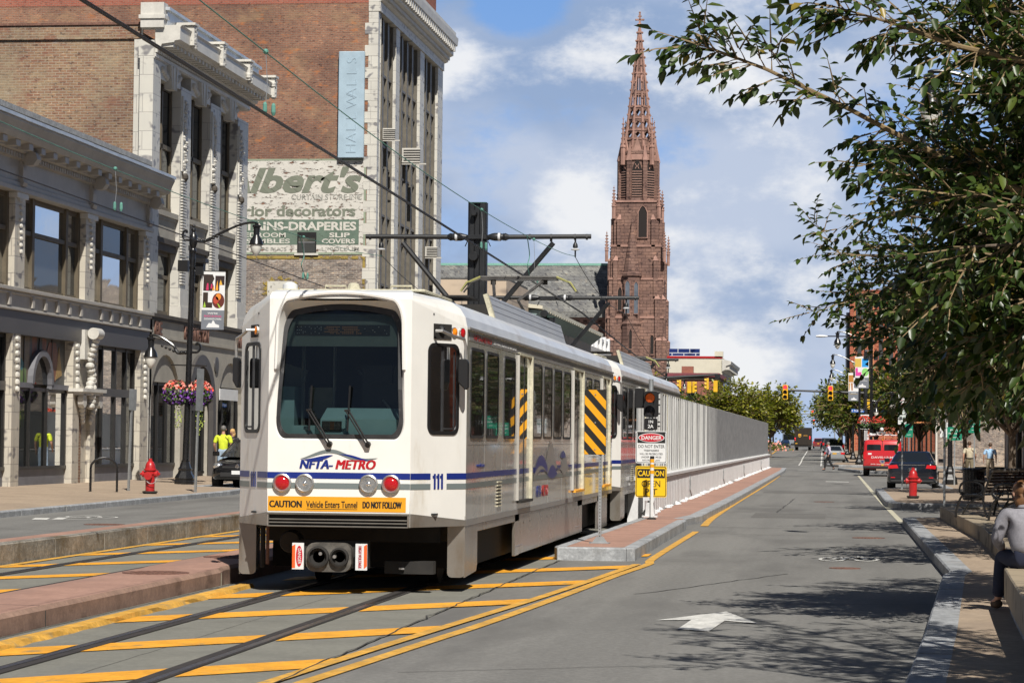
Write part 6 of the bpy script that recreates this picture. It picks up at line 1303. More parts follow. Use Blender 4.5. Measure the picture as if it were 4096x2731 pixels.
q = MB(); q.box(-.42, .25, -.3, -.29, 2.55, 3.6, m_wsign); so = q.build('stop_sign_plate', mr); text('lettering', 'STOP', m_ink, so, (-.09, -.3045, 3.36), h=.13, width=.5, bold=.02); text('lettering', 'HERE ON', m_ink, so, (-.09, -.3045, 3.2), h=.08, width=.45, bold=.01); text('lettering', 'RED', m_ink, so, (-.09, -.3045, 2.98), h=.14, width=.42, bold=.02)
q = MB(); q.prism([(-.32, 2.62), (-.2, 2.62), (-.24, 2.68), (.1, 2.82), (.06, 2.88), (-.27, 2.74), (-.30, 2.78)], 1, -.304, -.3, m_ink); q.build('arrow', so)
signal_head((-.32, 184.2, 5.27), 'right hand red traffic light on the mast over the road', 0, 0); signal_head((-3.58, 184.2, 5.32), 'left hand red traffic light hanging at the tip of the mast over the road', 0, 0)
ml = thing('signal_mast', 'black signal mast arm carrying yellow heads beyond the fence', 'signal mast', (-13.2, 170, .1)); q = MB(); q.lathe([(.18, 0), (.14, 6.2)], m_pole, n=10); q.build('mast', ml); q = MB(); q.tube([(0, 0, 5.72), (5.4, 0, 6.08)], [.10, .08], m_pole, 8); q.box(5.2, 5.55, -.1, .1, 5.85, 6.1, m_pole); q.build('mast_arm', ml)
for k, (x, z, rz, lb) in enumerate([(-11.0, 5.25, 80, 'leftmost yellow traffic light on the mast beyond the fence'), (-10.35, 5.42, -85, 'second yellow traffic light on the mast beyond the fence, turned left'), (-9.7, 5.32, 178, 'third yellow traffic light on the mast beyond the fence, seen from behind'), (-9.4, 5.32, 85, 'fourth yellow traffic light on the mast beyond the fence, facing right'), (-8.5, 5.55, -85, 'fifth yellow traffic light on the mast beyond the fence, beside the last strut'), (-7.95, 5.4, 178, 'yellow traffic light at the very tip of the mast beyond the fence')]): signal_head((x, 169.9, z), lb, R(rz), -1, .72)
fm = thing('signal_mast', 'far pale signal mast across the street above the brown truck', 'signal mast', (1.0, 420, .6)); q = MB(); q.lathe([(.2, 0), (.15, 6.5)], m_galv, n=8); q.tube([(0, 0, 5.6), (-8.3, 0, 5.8)], .09, m_galv, 6); q.build('mast', fm); q = MB(); q.box(-4.2, -3.4, -.1, -.05, 5.3, 6.2, m_wsign); q.box(-7.6, -6.7, -.1, -.05, 5.4, 6.3, m_wsign); q.prism([(-3.83, 5.45), (-3.77, 5.45), (-3.77, 5.85), (-3.65, 5.85), (-3.8, 6.08), (-3.95, 5.85), (-3.83, 5.85)], 1, -.13, -.1, m_ink); q.build('lane_sign', fm)
signal_head((-3.65, 419.7, 6.4), 'red traffic light on the far pale mast', 0, 0); signal_head((-7.4, 419.7, 6.5), 'orange lit traffic light at the tip of the far pale mast', 0, 0)
fm2 = thing('signal_mast', 'farthest signal span, a thin bar over the end of the road', 'signal mast', (0, 760, .6)); q = MB(); q.tube([(0, 0, 7.6), (-19, 0, 8.0)], .12, m_galv, 6); q.lathe([(.2, 0), (.15, 7.8)], m_galv, n=8); q.build('span', fm2)
for k, (x, l, lb) in enumerate([(-2.2, 2, 'right green traffic light on the farthest span'), (-6.2, 0, 'red traffic light on the farthest span'), (-10, 2, 'left green traffic light on the farthest span')]): signal_head((x, 759.5, 7.6), lb, 0, l, 1.5)
ks = sign_post((-8.6, 290, .35), 'white sign with a black numeral on a banded post beyond the end of the fence', 2.9, [(.85, 2.1, 2.95, m_wsign, [('2', .12, 2.25, .5, .35, m_ink), ('r', -.22, 2.55, .2, .18, m_ink)])]); q = MB(); q.box(-.06, .06, -.05, .03, 1.2, 1.5, m_tsy); q.build('yellow_band', ks)
# ================================================================ trees
def LEAF(name, col, tr=.25, var=.35, rough=.38, spec=.5):
    if name in MATS: return MATS[name]
    m, N, L, P = nt_of(name); out = N['Material Output']; g = N.new('ShaderNodeNewGeometry')
    r = g.outputs['Random Per Island']; c = mixn(N, L, r, tuple(x * (1 - var) for x in col), (col[0] * (1 + var * 1.5), col[1] * (1 + var * 1.1), col[2] * (1 + var * .6)))
    L.new(c, P.inputs['Base Color']); P.inputs['Roughness'].default_value = rough; P.inputs['Specular IOR Level'].default_value = spec
    t = N.new('ShaderNodeBsdfTranslucent'); L.new(mixn(N, L, 1.0, c, (1.5, 1.7, .6), 'MULTIPLY'), t.inputs['Color'])
    x = N.new('ShaderNodeMixShader'); x.inputs[0].default_value = tr; L.new(P.outputs[0], x.inputs[1]); L.new(t.outputs[0], x.inputs[2]); L.new(x.outputs[0], out.inputs[0]); MATS[name] = m; return m
m_leaf = LEAF('elm_leaf', (.030, .056, .013), .18); m_leafy = LEAF('pale_elm_leaf', (.075, .11, .025), .25); m_leafo = LEAF('yellowing_leaf', (.20, .16, .03), .3)
m_leaff = LEAF('far_tree_leaf', (.13, .16, .026), .3, .45); m_leafd = LEAF('deep_green_leaf', (.045, .075, .018), .25, .45); m_leafl = LEAF('locust_leaf', (.22, .225, .032), .35, .4)
m_bark = M('bark', (.13, .10, .075), rough=.9, var=.3, vs=5, fine=.2, fs=30, bump=.5, bs=18); m_twig = M('twig_bark', (.20, .14, .07), rough=.8, var=.2, vs=10)
def leaves_mesh(name, pos, dirs, nrm, size, mats, weights, rng, parent, width=.42):
    n = len(pos); pos = np.array(pos, np.float64); d = np.array(dirs, np.float64); d /= np.linalg.norm(d, axis=1, keepdims=True) + 1e-9
    u = np.array(nrm, np.float64); u -= d * (u * d).sum(1, keepdims=True); u /= np.linalg.norm(u, axis=1, keepdims=True) + 1e-9; s = np.cross(d, u); L = size * rng.uniform(.48, 1.22, n)[:, None]; w = L * width * .5
    curl = -u * L * .12
    V = np.stack([pos, pos + d * L * .32 + s * w + u * w * .35, pos + d * L * .68 + s * w * .78 + u * w * .25 + curl * .5, pos + d * L + curl, pos + d * L * .68 - s * w * .78 + u * w * .25 + curl * .5, pos + d * L * .32 - s * w + u * w * .35], 1).reshape(-1, 3)
    base = (np.arange(n) * 6)[:, None]; F = np.concatenate([base + np.array([[0, 3, 2, 1]]), base + np.array([[0, 5, 4, 3]])], 1).reshape(-1)
    me = bpy.data.meshes.new(name); me.vertices.add(n * 6); me.vertices.foreach_set('co', V.ravel().astype(np.float32)); me.loops.add(n * 8); me.loops.foreach_set('vertex_index', F.astype(np.int32)); me.polygons.add(n * 2); me.polygons.foreach_set('loop_start', np.arange(0, n * 8, 4, dtype=np.int32))
    for m in mats: me.materials.append(m)
    mi = np.repeat(rng.choice(len(mats), n, p=weights), 2).astype(np.int32); me.polygons.foreach_set('material_index', mi); me.update(calc_edges=True); me.validate()
    o = bpy.data.objects.new(name, me); COL.objects.link(o); o.parent = parent; return o
def bez(a, b, c, n=8): return [((1 - t) ** 2) * a + 2 * t * (1 - t) * b + t * t * c for t in [i / n for i in range(n + 1)]]
def tree(loc, label, tips, zt, r0, leaf, mats, wts, seed, nsub=9, nshoot=8, step=.05, sublen=(.4, .9), shoot=(.22, .5), droop=.35, group='street trees', name='street_tree', low=.35, paths=(), width=.42):
    rng = np.random.default_rng(seed); rnd = random.Random(seed); base = Vector(loc); t = thing(name, label, 'tree', loc, 0, group)
    tk = MB(); top = Vector((rnd.uniform(-.05, .05), rnd.uniform(-.05, .05), zt)); tk.tube([(0, 0, -.05), (0, 0, .15), top * .5 + Vector((.03, .02, 0)), top], [r0 * 1.35, r0, r0 * .85, r0 * .72], m_bark, 10)
    pos, dr, nm = [], [], []; lb = MB(); tw = MB()
    def shootgen(p0, d0, ln, droopk):
        p = Vector(p0); d = Vector(d0).normalized(); k = max(3, int(ln / step)); side = 1; pts = [p.copy()]
        for i in range(k):
            d = (d + Vector((rnd.gauss(0, .05), rnd.gauss(0, .05), -droopk * .06 + rnd.gauss(0, .03)))).normalized(); p = p + d * step; pts.append(p.copy())
            lat = d.cross(Vector((0, 0, 1))); lat = lat.normalized() if lat.length > .1 else Vector((1, 0, 0)); side = -side
            ld = (d * rnd.uniform(.35, .8) + lat * side * rnd.uniform(.5, 1.0) + Vector((0, 0, rnd.gauss(-.25 - droopk * .3, .35)))).normalized()
            pos.append(p); dr.append(ld); nm.append(Vector((rnd.gauss(0, .45), rnd.gauss(-.1, .45), 1)))
        pos.append(p); dr.append(d); nm.append(Vector((rnd.gauss(0, .4), rnd.gauss(0, .4), 1)))
        tw.tube([pts[0], pts[len(pts) // 2], pts[-1]], [.006 * leaf / .085, .004 * leaf / .085, .002], m_twig, 3, False)
    runs = []
    for tip in tips:
        tp = Vector(tip) - base; st = top * rnd.uniform(.72, 1.0); mid = (st + tp) * .5 + Vector((rnd.uniform(-.15, .15), rnd.uniform(-.15, .15), max(.15, (tp - st).length * .16))); runs.append((bez(st, mid, tp, 9), low))
    for pth in paths: runs.append(([Vector(p) - base for p in pth], .12))
    for pts, lo in runs:
        m = len(pts); ln = sum((b - a).length for a, b in zip(pts, pts[1:])); ra = r0 * .42 * min(1, ln / 2.5)
        lb.tube(pts, [ra * (1 - .88 * i / (m - 1)) for i in range(m)], m_bark if ra > .03 else m_twig, 6)
        for j in range(nsub):
            f = lo + (1 - lo) * (j + rnd.random()) / nsub; i = min(int(f * (m - 1)), m - 2); q = f * (m - 1) - i; p = pts[i].lerp(pts[i + 1], q); tg = (pts[i + 1] - pts[i]).normalized()
            perp = tg.orthogonal().normalized(); perp = Matrix.Rotation(rnd.uniform(0, 6.283), 3, tg) @ perp; perp.z *= .7
            d = (tg * rnd.uniform(.4, 1.0) + perp * rnd.uniform(.5, 1.0) + Vector((0, 0, rnd.uniform(-.15, .25)))).normalized(); sl = rnd.uniform(*sublen) * (1.1 - .35 * f); e = p + d * sl + Vector((0, 0, -.1 * sl))
            sp = bez(p, p + d * sl * .5 + Vector((0, 0, .08 * sl)), e, 4); lb.tube(sp, [max(.004, ra * .22), .004, .003, .003, .002], m_twig, 4, False)
            for k in range(nshoot):
                g = (k + rnd.random()) / nshoot; ii = min(int(g * 4), 3); pp = sp[ii].lerp(sp[ii + 1], g * 4 - ii); pr = Matrix.Rotation(rnd.uniform(0, 6.283), 3, d) @ d.orthogonal().normalized(); pr.z *= .6
                shootgen(pp, d * .7 + pr * .8, rnd.uniform(*shoot), droop)
            shootgen(e, d, rnd.uniform(*shoot), droop)
        shootgen(pts[-1], pts[-1] - pts[-2], shoot[1], droop)
    tk.build('trunk', t, smooth=True); lb.build('limbs', t, smooth=True, fix=False); tw.build('twigs', t, fix=False)
    leaves_mesh('crown', pos, dr, nm, leaf, mats, wts, rng, t, width); return t, len(pos)
def ring_tips(c, rx, rz, zc, n, seed, zmin=2.0):
    rnd = random.Random(seed); out = []
    for i in range(n):
        a = 2 * math.pi * (i * .618 % 1); e = math.asin(-.7 + 1.65 * (i + .5) / n); out.append((c[0] + rx * math.cos(e) * math.cos(a) * rnd.uniform(.8, 1.1), c[1] + rx * math.cos(e) * math.sin(a) * rnd.uniform(.8, 1.1), max(zmin, zc + rz * math.sin(e) * rnd.uniform(.85, 1.1))))
    return out
NL = 0
# near tree: trunk outside the frame, a long bough reaching in over the street
bough = [(3.0, 14.0, 2.6), (2.3, 13.8, 2.75), (1.54, 13.6, 2.80), (.98, 13.5, 3.06), (.75, 13.5, 3.16), (.41, 13.5, 3.32), (.04, 13.5, 3.52), (-.37, 13.5, 3.72), (-.60, 13.5, 3.81), (-.74, 13.5, 3.86)]
bough2 = [(3.0, 14.0, 3.1), (2.2, 13.4, 3.4), (1.26, 13.0, 3.62), (.94, 13.0, 3.68), (.61, 13.0, 3.76), (.28, 13.0, 3.88), (-.02, 13.0, 3.97)]
tipsA = [(.50, 13.6, 3.02), (.55, 14.2, 2.72), (.62, 13.8, 2.45), (.74, 14.0, 2.3), (.62, 14.6, 2.62), (.88, 13.2, 2.92), (.78, 14.8, 2.88), (.98, 14.1, 3.32), (.92, 13.7, 2.22), (.60, 13.9, 3.9), (.75, 13.4, 4.25), (1.1, 14.3, 3.95), (1.05, 13.3, 2.5), (1.3, 14.5, 3.0), (1.35, 13.4, 4.3), (1.3, 13.9, 2.4), (.45, 14.9, 3.45), (.85, 14.5, 3.6), (.68, 15.1, 2.3), (1.0, 15.0, 2.7), (.95, 13.0, 3.5), (.70, 13.2, 2.75), (.9, 14.2, 2.3), (1.05, 13.8, 2.2), (.72, 14.4, 3.2), (1.2, 13.2, 2.25), (1.2, 14.0, 3.6), (.85, 13.3, 4.0)]
tipsA2 = [(2.0, 12.6, 4.8), (3.6, 12.2, 4.4), (4.8, 13.4, 4.2), (4.6, 15.4, 4.5), (3.2, 16.2, 4.6), (2.0, 15.6, 4.9), (2.6, 14.2, 5.8), (3.6, 14.2, 5.7), (1.0, 17.4, 5.7), (1.5, 18.6, 6.1), (2.1, 19.4, 5.9), (.7, 16.6, 5.6), (1.7, 16.8, 6.4), (.3, 15.6, 5.3), (2.6, 17.8, 5.6), (1.2, 19.4, 6.4), (.5, 18.2, 6.2)] + ring_tips((3.2, 15.8), 2.0, 1.2, 4.9, 12, 78, 3.9)
_, n = tree((3.0, 14.0, .15), 'near street tree outside the frame whose long bough reaches over the street', tipsA + tipsA2, 2.6, .11, .088, [m_leaf, m_leafy, m_leafo], [.76, .23, .01], 11, 12, 6, .036, (.28, .6), (.18, .36), .5, low=.34, width=.5); NL += n
bt, n = tree((3.02, 14.3, .15), 'second stem of the near tree, carrying the long bare tipped bough against the sky', [], 2.7, .07, .088, [m_leaf, m_leafy, m_leafo], [.76, .225, .015], 12, 60, 1, .032, (.10, .24), (.14, .26), .8, width=.48, paths=(bough, bough2)); NL += n
tipsB = [(.02, 24.2, 3.52), (.16, 24.2, 3.08), (.42, 22.4, 3.75), (.35, 25, 3.3), (.55, 23.2, 4.4), (.55, 24.5, 2.8), (.75, 24, 2.4), (1.0, 25, 2.25), (.6, 25.4, 3.5), (.75, 25, 4.1), (.95, 24.3, 4.9), (1.5, 24, 5.6), (1.25, 27, 3.0), (1.65, 23.4, 2.3), (1.0, 26.2, 3.6), (1.5, 25.4, 4.4), (1.4, 24.6, 3.6), (1.9, 25.5, 3.2), (.5, 26.5, 2.9), (1.5, 26.8, 2.35), (1.85, 24.2, 5.0), (2.1, 26.2, 6.0), (1.2, 23.0, 3.1), (.85, 23.2, 3.3), (.9, 23.6, 2.75), (1.3, 23.4, 2.6), (1.6, 24.8, 2.3), (1.1, 24.6, 4.3), (1.7, 23.6, 3.9), (1.45, 25.2, 2.75), (.75, 24.6, 2.9), (1.85, 25.6, 2.5), (1.3, 23.2, 5.0), (1.9, 24.6, 4.3), (1.75, 26, 5.4)]
tipsB2 = [(3.0, 23.4, 5.6), (5.2, 24.5, 5.0), (5.6, 26.8, 4.8), (4.2, 28.4, 5.2), (2.4, 28.2, 5.0), (3.2, 26, 6.8), (4.4, 25.6, 6.5)] + ring_tips((3.9, 25.8), 2.3, 1.6, 4.9, 14, 77, 3.4)
_, n = tree((3.6, 25.8, .15), 'second street tree, its low crown hanging in front of the right pavement', tipsB + tipsB2, 2.5, .13, .092, [m_leaf, m_leafy, m_leafo], [.78, .21, .01], 21, 12, 7, .046, (.35, .8), (.2, .42), .45, low=.32, width=.52); NL += n
for k, (x, y, rx, zc, rz, lb) in enumerate([(4.2, 36.5, 3.0, 3.9, 2.0, 'third street tree, deep in shade behind the second one'), (4.7, 49.0, 3.1, 4.1, 2.2, 'fourth street tree above the benches'), (5.2, 64.0, 3.2, 4.3, 2.3, 'fifth street tree above the litter bin and bare post'), (8.3, 112.0, 3.4, 5.0, 2.6, 'street tree with a dark trunk beyond the two walking men'), (5.6, 82.0, 3.3, 4.7, 2.4, 'sixth street tree, standing beyond the second kerb corner'), (7.0, 139.0, 3.6, 5.2, 2.8, 'street tree nearest the crossing on the right pavement')]):
    _, n = tree((x, y, .15), lb, ring_tips((x, y), rx, rz, zc, 30, 30 + k, 1.9), 2.5, .14, .17, [m_leaf, m_leafy], [.9, .1], 40 + k, 9, 5, .10, (.5, 1.2), (.35, .75), .35, low=.3, width=.55); NL += n
# far trees: broad leaf sprays
def far_tree(x, y, h, w, mats, wts, lb, seed, nsub=8):
    z0 = .1 + far_z(y); _, n = tree((x, y, z0), lb, ring_tips((x, y), w * .85, (h - 2) * .40, z0 + 2 + (h - 2) * .5, 22, seed, z0 + 1.8), 2.2, .14, .42, mats, wts, seed, nsub, 4, .30, (w * .3, w * .55), (.7, 1.4), .2, 'far street trees', 'street_tree', .35, width=.55); return n
for k, (x, y, h, w, q, lb) in enumerate([(-9.3, 232, 6.6, 2.9, 0, 'bright yellow green tree beyond the middle of the fence'), (-6.2, 246, 6.6, 2.8, 0, 'yellow green tree nearest the end of the fence'), (-12.6, 238, 5.6, 2.8, 1, 'darker green tree beyond the fence under the banners'), (-15.0, 215, 5.6, 2.7, 1, 'deep green tree beyond the fence below the yellow signals'), (-16.6, 200, 7.0, 2.4, 0, 'olive tree beside the foot of the church tower'), (-10.6, 290, 5.8, 3.0, 1, 'dark tree standing behind the yellow green ones'), (-18.2, 240, 5.8, 2.6, 1, 'tree in front of the cream building'), (-8.4, 350, 6.6, 3.2, 1, 'far tree over the dark truck')]):
    NL += far_tree(x, y, h, w, [m_leaff, m_leafl] if q == 0 else [m_leafd, m_leaff], [.55, .45] if q == 0 else [.7, .3], lb, 60 + k)
for k, (x, y, h, w, lb) in enumerate([(3.2, 200, 7.4, 2.8, 'locust tree behind the red van and its lamp post'), (2.4, 228, 7.8, 3.2, 'locust tree beyond the silver car'), (1.7, 262, 8.2, 3.4, 'locust tree above the black parked vehicle'), (1.4, 310, 8.6, 3.6, 'far locust tree along the right pavement'), (6.4, 196, 7.6, 3.0, 'dark locust tree close to the right shop fronts'), (.8, 390, 9.0, 4.0, 'farthest locust tree closing the right side')]):
    NL += far_tree(x, y, h, w, [m_leafd, m_leaff, m_leafl], [.5, .35, .15], lb, 80 + k)
print('leaves', NL)
sh = thing('shrub', 'low flowering shrub beyond the end of the fence', 'shrub', (-9.5, 322, .55)); rnd = random.Random(5); b = MB()
for i in range(900):
    p = Vector((rnd.gauss(0, 1.6), rnd.gauss(0, 2), abs(rnd.gauss(0, .55)))); u = Vector((rnd.gauss(0, 1), rnd.gauss(0, 1), rnd.gauss(0, 1))).normalized(); w = u.orthogonal(); r = .14; b.add([p + u * r, p + w * r, p - u * r, p - w * r], [(0, 1, 2, 3)], rnd.choice((m_leaff, m_leafd, m_flred[1])))
b.build('foliage', sh, fix=False)
strip_k = MB().box(-14.5, -9.3, 318, 319, .5, .78, m_yel).build('kerb'); tag(strip_k, kind='structure')
# ================================================================ church and far buildings
m_bs = BR('brownstone', (.205, .124, .10), (.255, .155, .125), (.11, .065, .053), bw=1.3, bh=.55, ms=.05, rough=.85, contrast=.3, grime=.28, patches=[((.11, .062, .05), .12, .5, .7, (1, 1, .5), .55), ((.30, .18, .135), .1, .58, .75, None, .5)])
m_bst = M('brownstone_trim', (.33, .19, .15), rough=.8, var=.22, vs=.5, stain=((.17, .085, .07), .25, .55, .75, (1, 1, .4)))
m_void = M('dark_void', (.018, .013, .012), rough=.9, var=0); m_louv = M('louvre_stone', (.32, .19, .15), rough=.8, var=.1)
m_slate = BR('roof_slate', (.16, .16, .155), (.22, .22, .21), (.09, .09, .09), bw=1.0, bh=.6, ms=.03, rough=.7, contrast=.5, grime=.3, patches=[((.30, .32, .33), .4, .58, .72, None, .6)])
m_cop = M('copper_ridge', (.20, .42, .34), rough=.7, var=.1)
CX, CY = -33.55, 430.0
ch = thing('church', 'brownstone gothic church with a tall pierced spire and a long slate nave roof', 'church', (CX, CY, 0))
tw = MB()
for z0, z1, h in ((-1, 15, 4.9), (15, 22.5, 4.7), (22.5, 29, 4.5), (29, 34.6, 4.2), (34.6, 42.2, 3.8)): tw.box(-h, h, -h, h, z0, z1, m_bs)
for z, h in ((15, 5.0), (22.5, 4.82), (29, 4.62), (34.6, 4.35), (42.2, 4.0)): tw.box(-h, h, -h, h, z - .22, z + .12, m_bst)
tw.build('tower', ch)
for sx in (-1, 1):
    for sy in (-1, 1):
        bt = MB()
        for z0, z1, r, wd in ((-1, 10, 5.6, 1.0), (10, 19, 5.35, .92), (19, 26, 5.1, .84), (26, 32.5, 4.8, .74), (32.5, 39.5, 4.35, .64)):
            for ax in (0, 1):
                a = (sx * (r - 1.3), sx * r) if ax == 0 else (sx * (r - 1.75), sx * (r - 1.75 + wd)); b = (sy * (r - 1.75), sy * (r - 1.75 + wd)) if ax == 0 else (sy * (r - 1.3), sy * r)
                bt.box(min(a), max(a), min(b), max(b), z0, z1 - .5, m_bs)
                cx, cy = sum(a) / 2, sum(b) / 2; w2 = wd / 2 + .12; hx = abs(a[1] - a[0]) / 2; hy = abs(b[1] - b[0]) / 2
                bt.add([(cx - hx - .08, cy - hy - .08, z1 - .5), (cx + hx + .08, cy - hy - .08, z1 - .5), (cx + hx + .08, cy + hy + .08, z1 - .5), (cx - hx - .08, cy + hy + .08, z1 - .5), (cx * .93, cy * .93, z1 + .9)], [(0, 1, 4), (1, 2, 4), (2, 3, 4), (3, 0, 4), (3, 2, 1, 0)], m_bst)
        bt.build('buttress', ch)
def pinnacle(par, x, y, z0, z1, r, nm='pinnacle'):
    q = MB(); q.lathe([(r, z0), (r, z0 + (z1 - z0) * .35), (r * 1.25, z0 + (z1 - z0) * .36), (r * 1.25, z0 + (z1 - z0) * .39), (r * .85, z0 + (z1 - z0) * .41), (.05, z1 - .5), (.16, z1 - .35), (.05, z1 - .2), (.04, z1)], m_bst, c=(x, y, 0), n=6)
    for k in range(5):
        f = .45 + k * .1; rr = r * .85 * (1 - (f - .41) / .59) + .12; z = z0 + (z1 - z0) * f
        for a in range(4): q.ball((x + rr * math.cos(a * 1.571 + .785), y + rr * math.sin(a * 1.571 + .785), z), .13, m_bst, 5, 3)
    return q.build(nm, par)
for sx in (-1, 1):
    for sy in (-1, 1): pinnacle(ch, sx * 3.85, sy * 3.85, 39.2, 44.8, .36); pinnacle(ch, sx * 4.9, sy * 4.9, 31.8, 37, .3)
# stair turret on the street face and lancets
q = MB(); q.lathe([(1.75, -1), (1.75, 14), (1.9, 14.2), (1.62, 14.6), (1.62, 21), (1.8, 21.3), (1.5, 21.7), (1.5, 29.2), (1.78, 29.4), (1.78, 29.8), (1.45, 30), (.16, 38.3), (.22, 38.5), (.05, 39.2)], m_bs, c=(-.6, -4.6, 0), n=8); q.build('stair_turret', ch)
def lancet(par, x, y, z0, z1, w, mt=m_void, nm='lancet_window', tr=True):
    pts = [(x - w, z0), (x + w, z0), (x + w, z1 - w * 1.6), (x + w * .55, z1 - w * .55), (x, z1), (x - w * .55, z1 - w * .55), (x - w, z1 - w * 1.6)]
    q = MB(); q.prism(pts, 1, y - .05, y + .1, mt); o = q.build(nm, par)
    if tr:
        g = MB(); n = len(pts); big = [(x + (px - x) * 1.22, z0 + (pz - z0) * 1.03 - .1) for px, pz in pts]; g.add([(a, y - .18, b) for a, b in pts] + [(a, y - .18, b) for a, b in big] + [(a, y, b) for a, b in big], [(i, (i + 1) % n, n + (i + 1) % n, n + i) for i in range(n)] + [(n + i, n + (i + 1) % n, 2 * n + (i + 1) % n, 2 * n + i) for i in range(n)], m_bst); g.build('window_moulding', o)
    return o
m_lead = M('leaded_glass', (.12, .14, .17), rough=.3, var=.2, vs=1, spec=.7)
lancet(ch, -1.2, -6.15, 23.0, 28.6, .38, m_lead); lancet(ch, .25, -6.0, 23.0, 28.4, .34, m_lead); lancet(ch, -.6, -6.5, 17, 20.3, .25); lancet(ch, 1.1, -3.95, 36.0, 41.4, .72)
lancet(ch, -2.6, -4.75, 23.6, 27.5, .35); lancet(ch, 2.9, -4.75, 16.2, 19.5, .3)
# louvred octagonal belfry
q = MB(); q.lathe([(3.95, 42.2), (3.6, 43.0), (3.55, 50.2), (3.9, 50.4), (3.8, 50.9), (2.9, 51.2)], m_bs, n=8); bf = q.build('belfry', ch); bf.scale = (.91, .91, 1)
for k in range(8):
    a = math.pi / 4 * k; X = Matrix.Rotation(a, 4, 'Z'); q = MB(); w = .92; y = -3.38
    pts = [(-w, 42.9), (w, 42.9), (w, 47.6), (w * .6, 48.7), (0, 49.4), (-w * .6, 48.7), (-w, 47.6)]; q.prism(pts, 1, y - .06, y + .1, m_void)
    for i in range(11): q.box(-w, w, y - .14, y - .06, 43.05 + i * .42, 43.19 + i * .42, m_louv)
    for s in (-1, 1): q.tube([(s * .35, y - .12, 47.75), (s * .1, y - .12, 48.2), (s * .35, y - .12, 48.6)], .09, m_bst, 4)
    q.v = [tuple(X @ Vector(v)) for v in q.v]; q.build('louvre_window', bf)
    q = MB(); X2 = Matrix.Rotation(a + math.pi / 8, 4, 'Z'); q.box(-.42, .42, -4.05, -3.5, 42.2, 49.2, m_bs, X2); q.add([tuple(X2 @ Vector(v)) for v in ((-.5, -4.15, 49.2), (.5, -4.15, 49.2), (.5, -3.4, 49.2), (-.5, -3.4, 49.2), (0, -3.5, 52.6))], [(0, 1, 4), (1, 2, 4), (2, 3, 4), (3, 0, 4)], m_bst)
    q.add([tuple(X @ Vector(v)) for v in ((-1.35, -3.55, 49.3), (1.35, -3.55, 49.3), (0, -3.3, 53.2), (-1.35, -3.2, 49.3), (1.35, -3.2, 49.3), (0, -3.0, 53.2))], [(0, 1, 2), (3, 5, 4), (0, 2, 5, 3), (1, 4, 5, 2)], m_bst); q.build('belfry_buttress', bf)
for k in range(4):
    a = math.pi / 4 + math.pi / 2 * k; pinnacle(ch, 3.5 * math.cos(a), 3.5 * math.sin(a), 48.5, 56.7, .42)
    q = MB(); q.tube([(3.35 * math.cos(a), 3.35 * math.sin(a), 52), (2.4 * math.cos(a), 2.4 * math.sin(a), 55)], .16, m_bst, 5); q.build('flying_buttress', ch)
# pierced spire: ribs, bands and tracery with sky between
sp = MB(); zb, zt = 50.6, 72.2
def sr(z): return 2.4 * (zt - z) / (zt - zb) + .16
def sv(k, z, f=1.0): a = math.pi / 8 + math.pi / 4 * k; return Vector((sr(z) * f * math.cos(a), sr(z) * f * math.sin(a), z))
for k in range(8):
    sp.tube([sv(k, zb), sv(k, zt)], [.27, .13], m_bst, 5); z = zb + 1
    while z < zt - .6: sp.ball(sv(k, z, 1.0 + .24 / sr(z)), .19, m_bst, 5, 3); z += 1.42
    for z0, z1, kind in ((50.6, 53.0, 's'), (53.0, 54.6, 'q'), (54.6, 56.6, 'q'), (56.6, 58.6, 'q'), (58.6, 61.0, 'l'), (61.0, 64.4, 'l'), (64.4, 67.4, 's'), (67.4, 72.2, 's')):
        a, b, c, d = sv(k, z0, .97), sv(k + 1, z0, .97), sv(k + 1, z1, .97), sv(k, z1, .97)
        sp.tube([a, b], .17, m_bst, 4)
        if kind == 's': sp.add([a, b, c, d], [(0, 1, 2, 3)], m_bs)
        elif kind == 'q':
            n = 12; m = (a + b + c + d) / 4; hx = ((b - a).length + (c - d).length) / 4 * .47; hz_ = (z1 - z0) / 2 * .55; ex = (b - a).normalized(); ez = ((c + d) / 2 - (a + b) / 2).normalized(); inn = [m + ex * hx * math.cos(6.2832 * i / n) * (1 + .25 * math.cos(4 * 6.2832 * i / n)) + ez * hz_ * math.sin(6.2832 * i / n) * (1 + .25 * math.cos(4 * 6.2832 * i / n)) for i in range(n)]
            crn = [b.lerp(c, .5), c, (c + d) / 2, d, a.lerp(d, .5), a, (a + b) / 2, b]
            out = [b.lerp(c, .5), b.lerp(c, .8), c, c.lerp(d, .5), d, d.lerp(a, .2), d.lerp(a, .5), d.lerp(a, .8), a, a.lerp(b, .5), b, b.lerp(c, .2)]
            sp.add(out + inn, [(i, (i + 1) % n, n + (i + 1) % n, n + i) for i in range(n)], m_bs)
        else:
            m0, m1 = (a + b) / 2, (c + d) / 2; sp.tube([m0, m1], .09, m_bst, 4)
            for e0, e1 in ((a, d), (b, c)): sp.add([e0, e0.lerp(m0, .3), e1.lerp(m1, .3), e1], [(0, 1, 2, 3)], m_bs)
            sp.add([d.lerp(a, .18), c.lerp(b, .18), c, d], [(0, 1, 2, 3)], m_bs); sp.add([a, b, b.lerp(c, .12), a.lerp(d, .12)], [(0, 1, 2, 3)], m_bs)
sp.build('spire', ch, fix=False)
q = MB(); q.lathe([(.26, 71.8), (.2, 72.6), (.55, 72.9), (.2, 73.1), (.16, 73.7)], m_bst, n=8); q.box(-.15, .15, -.12, .12, 72, 74.9, m_bst); q.box(-.62, .62, -.12, .12, 73.55, 73.85, m_bst); q.box(-.32, .32, -.14, .14, 74.2, 74.4, m_bst)
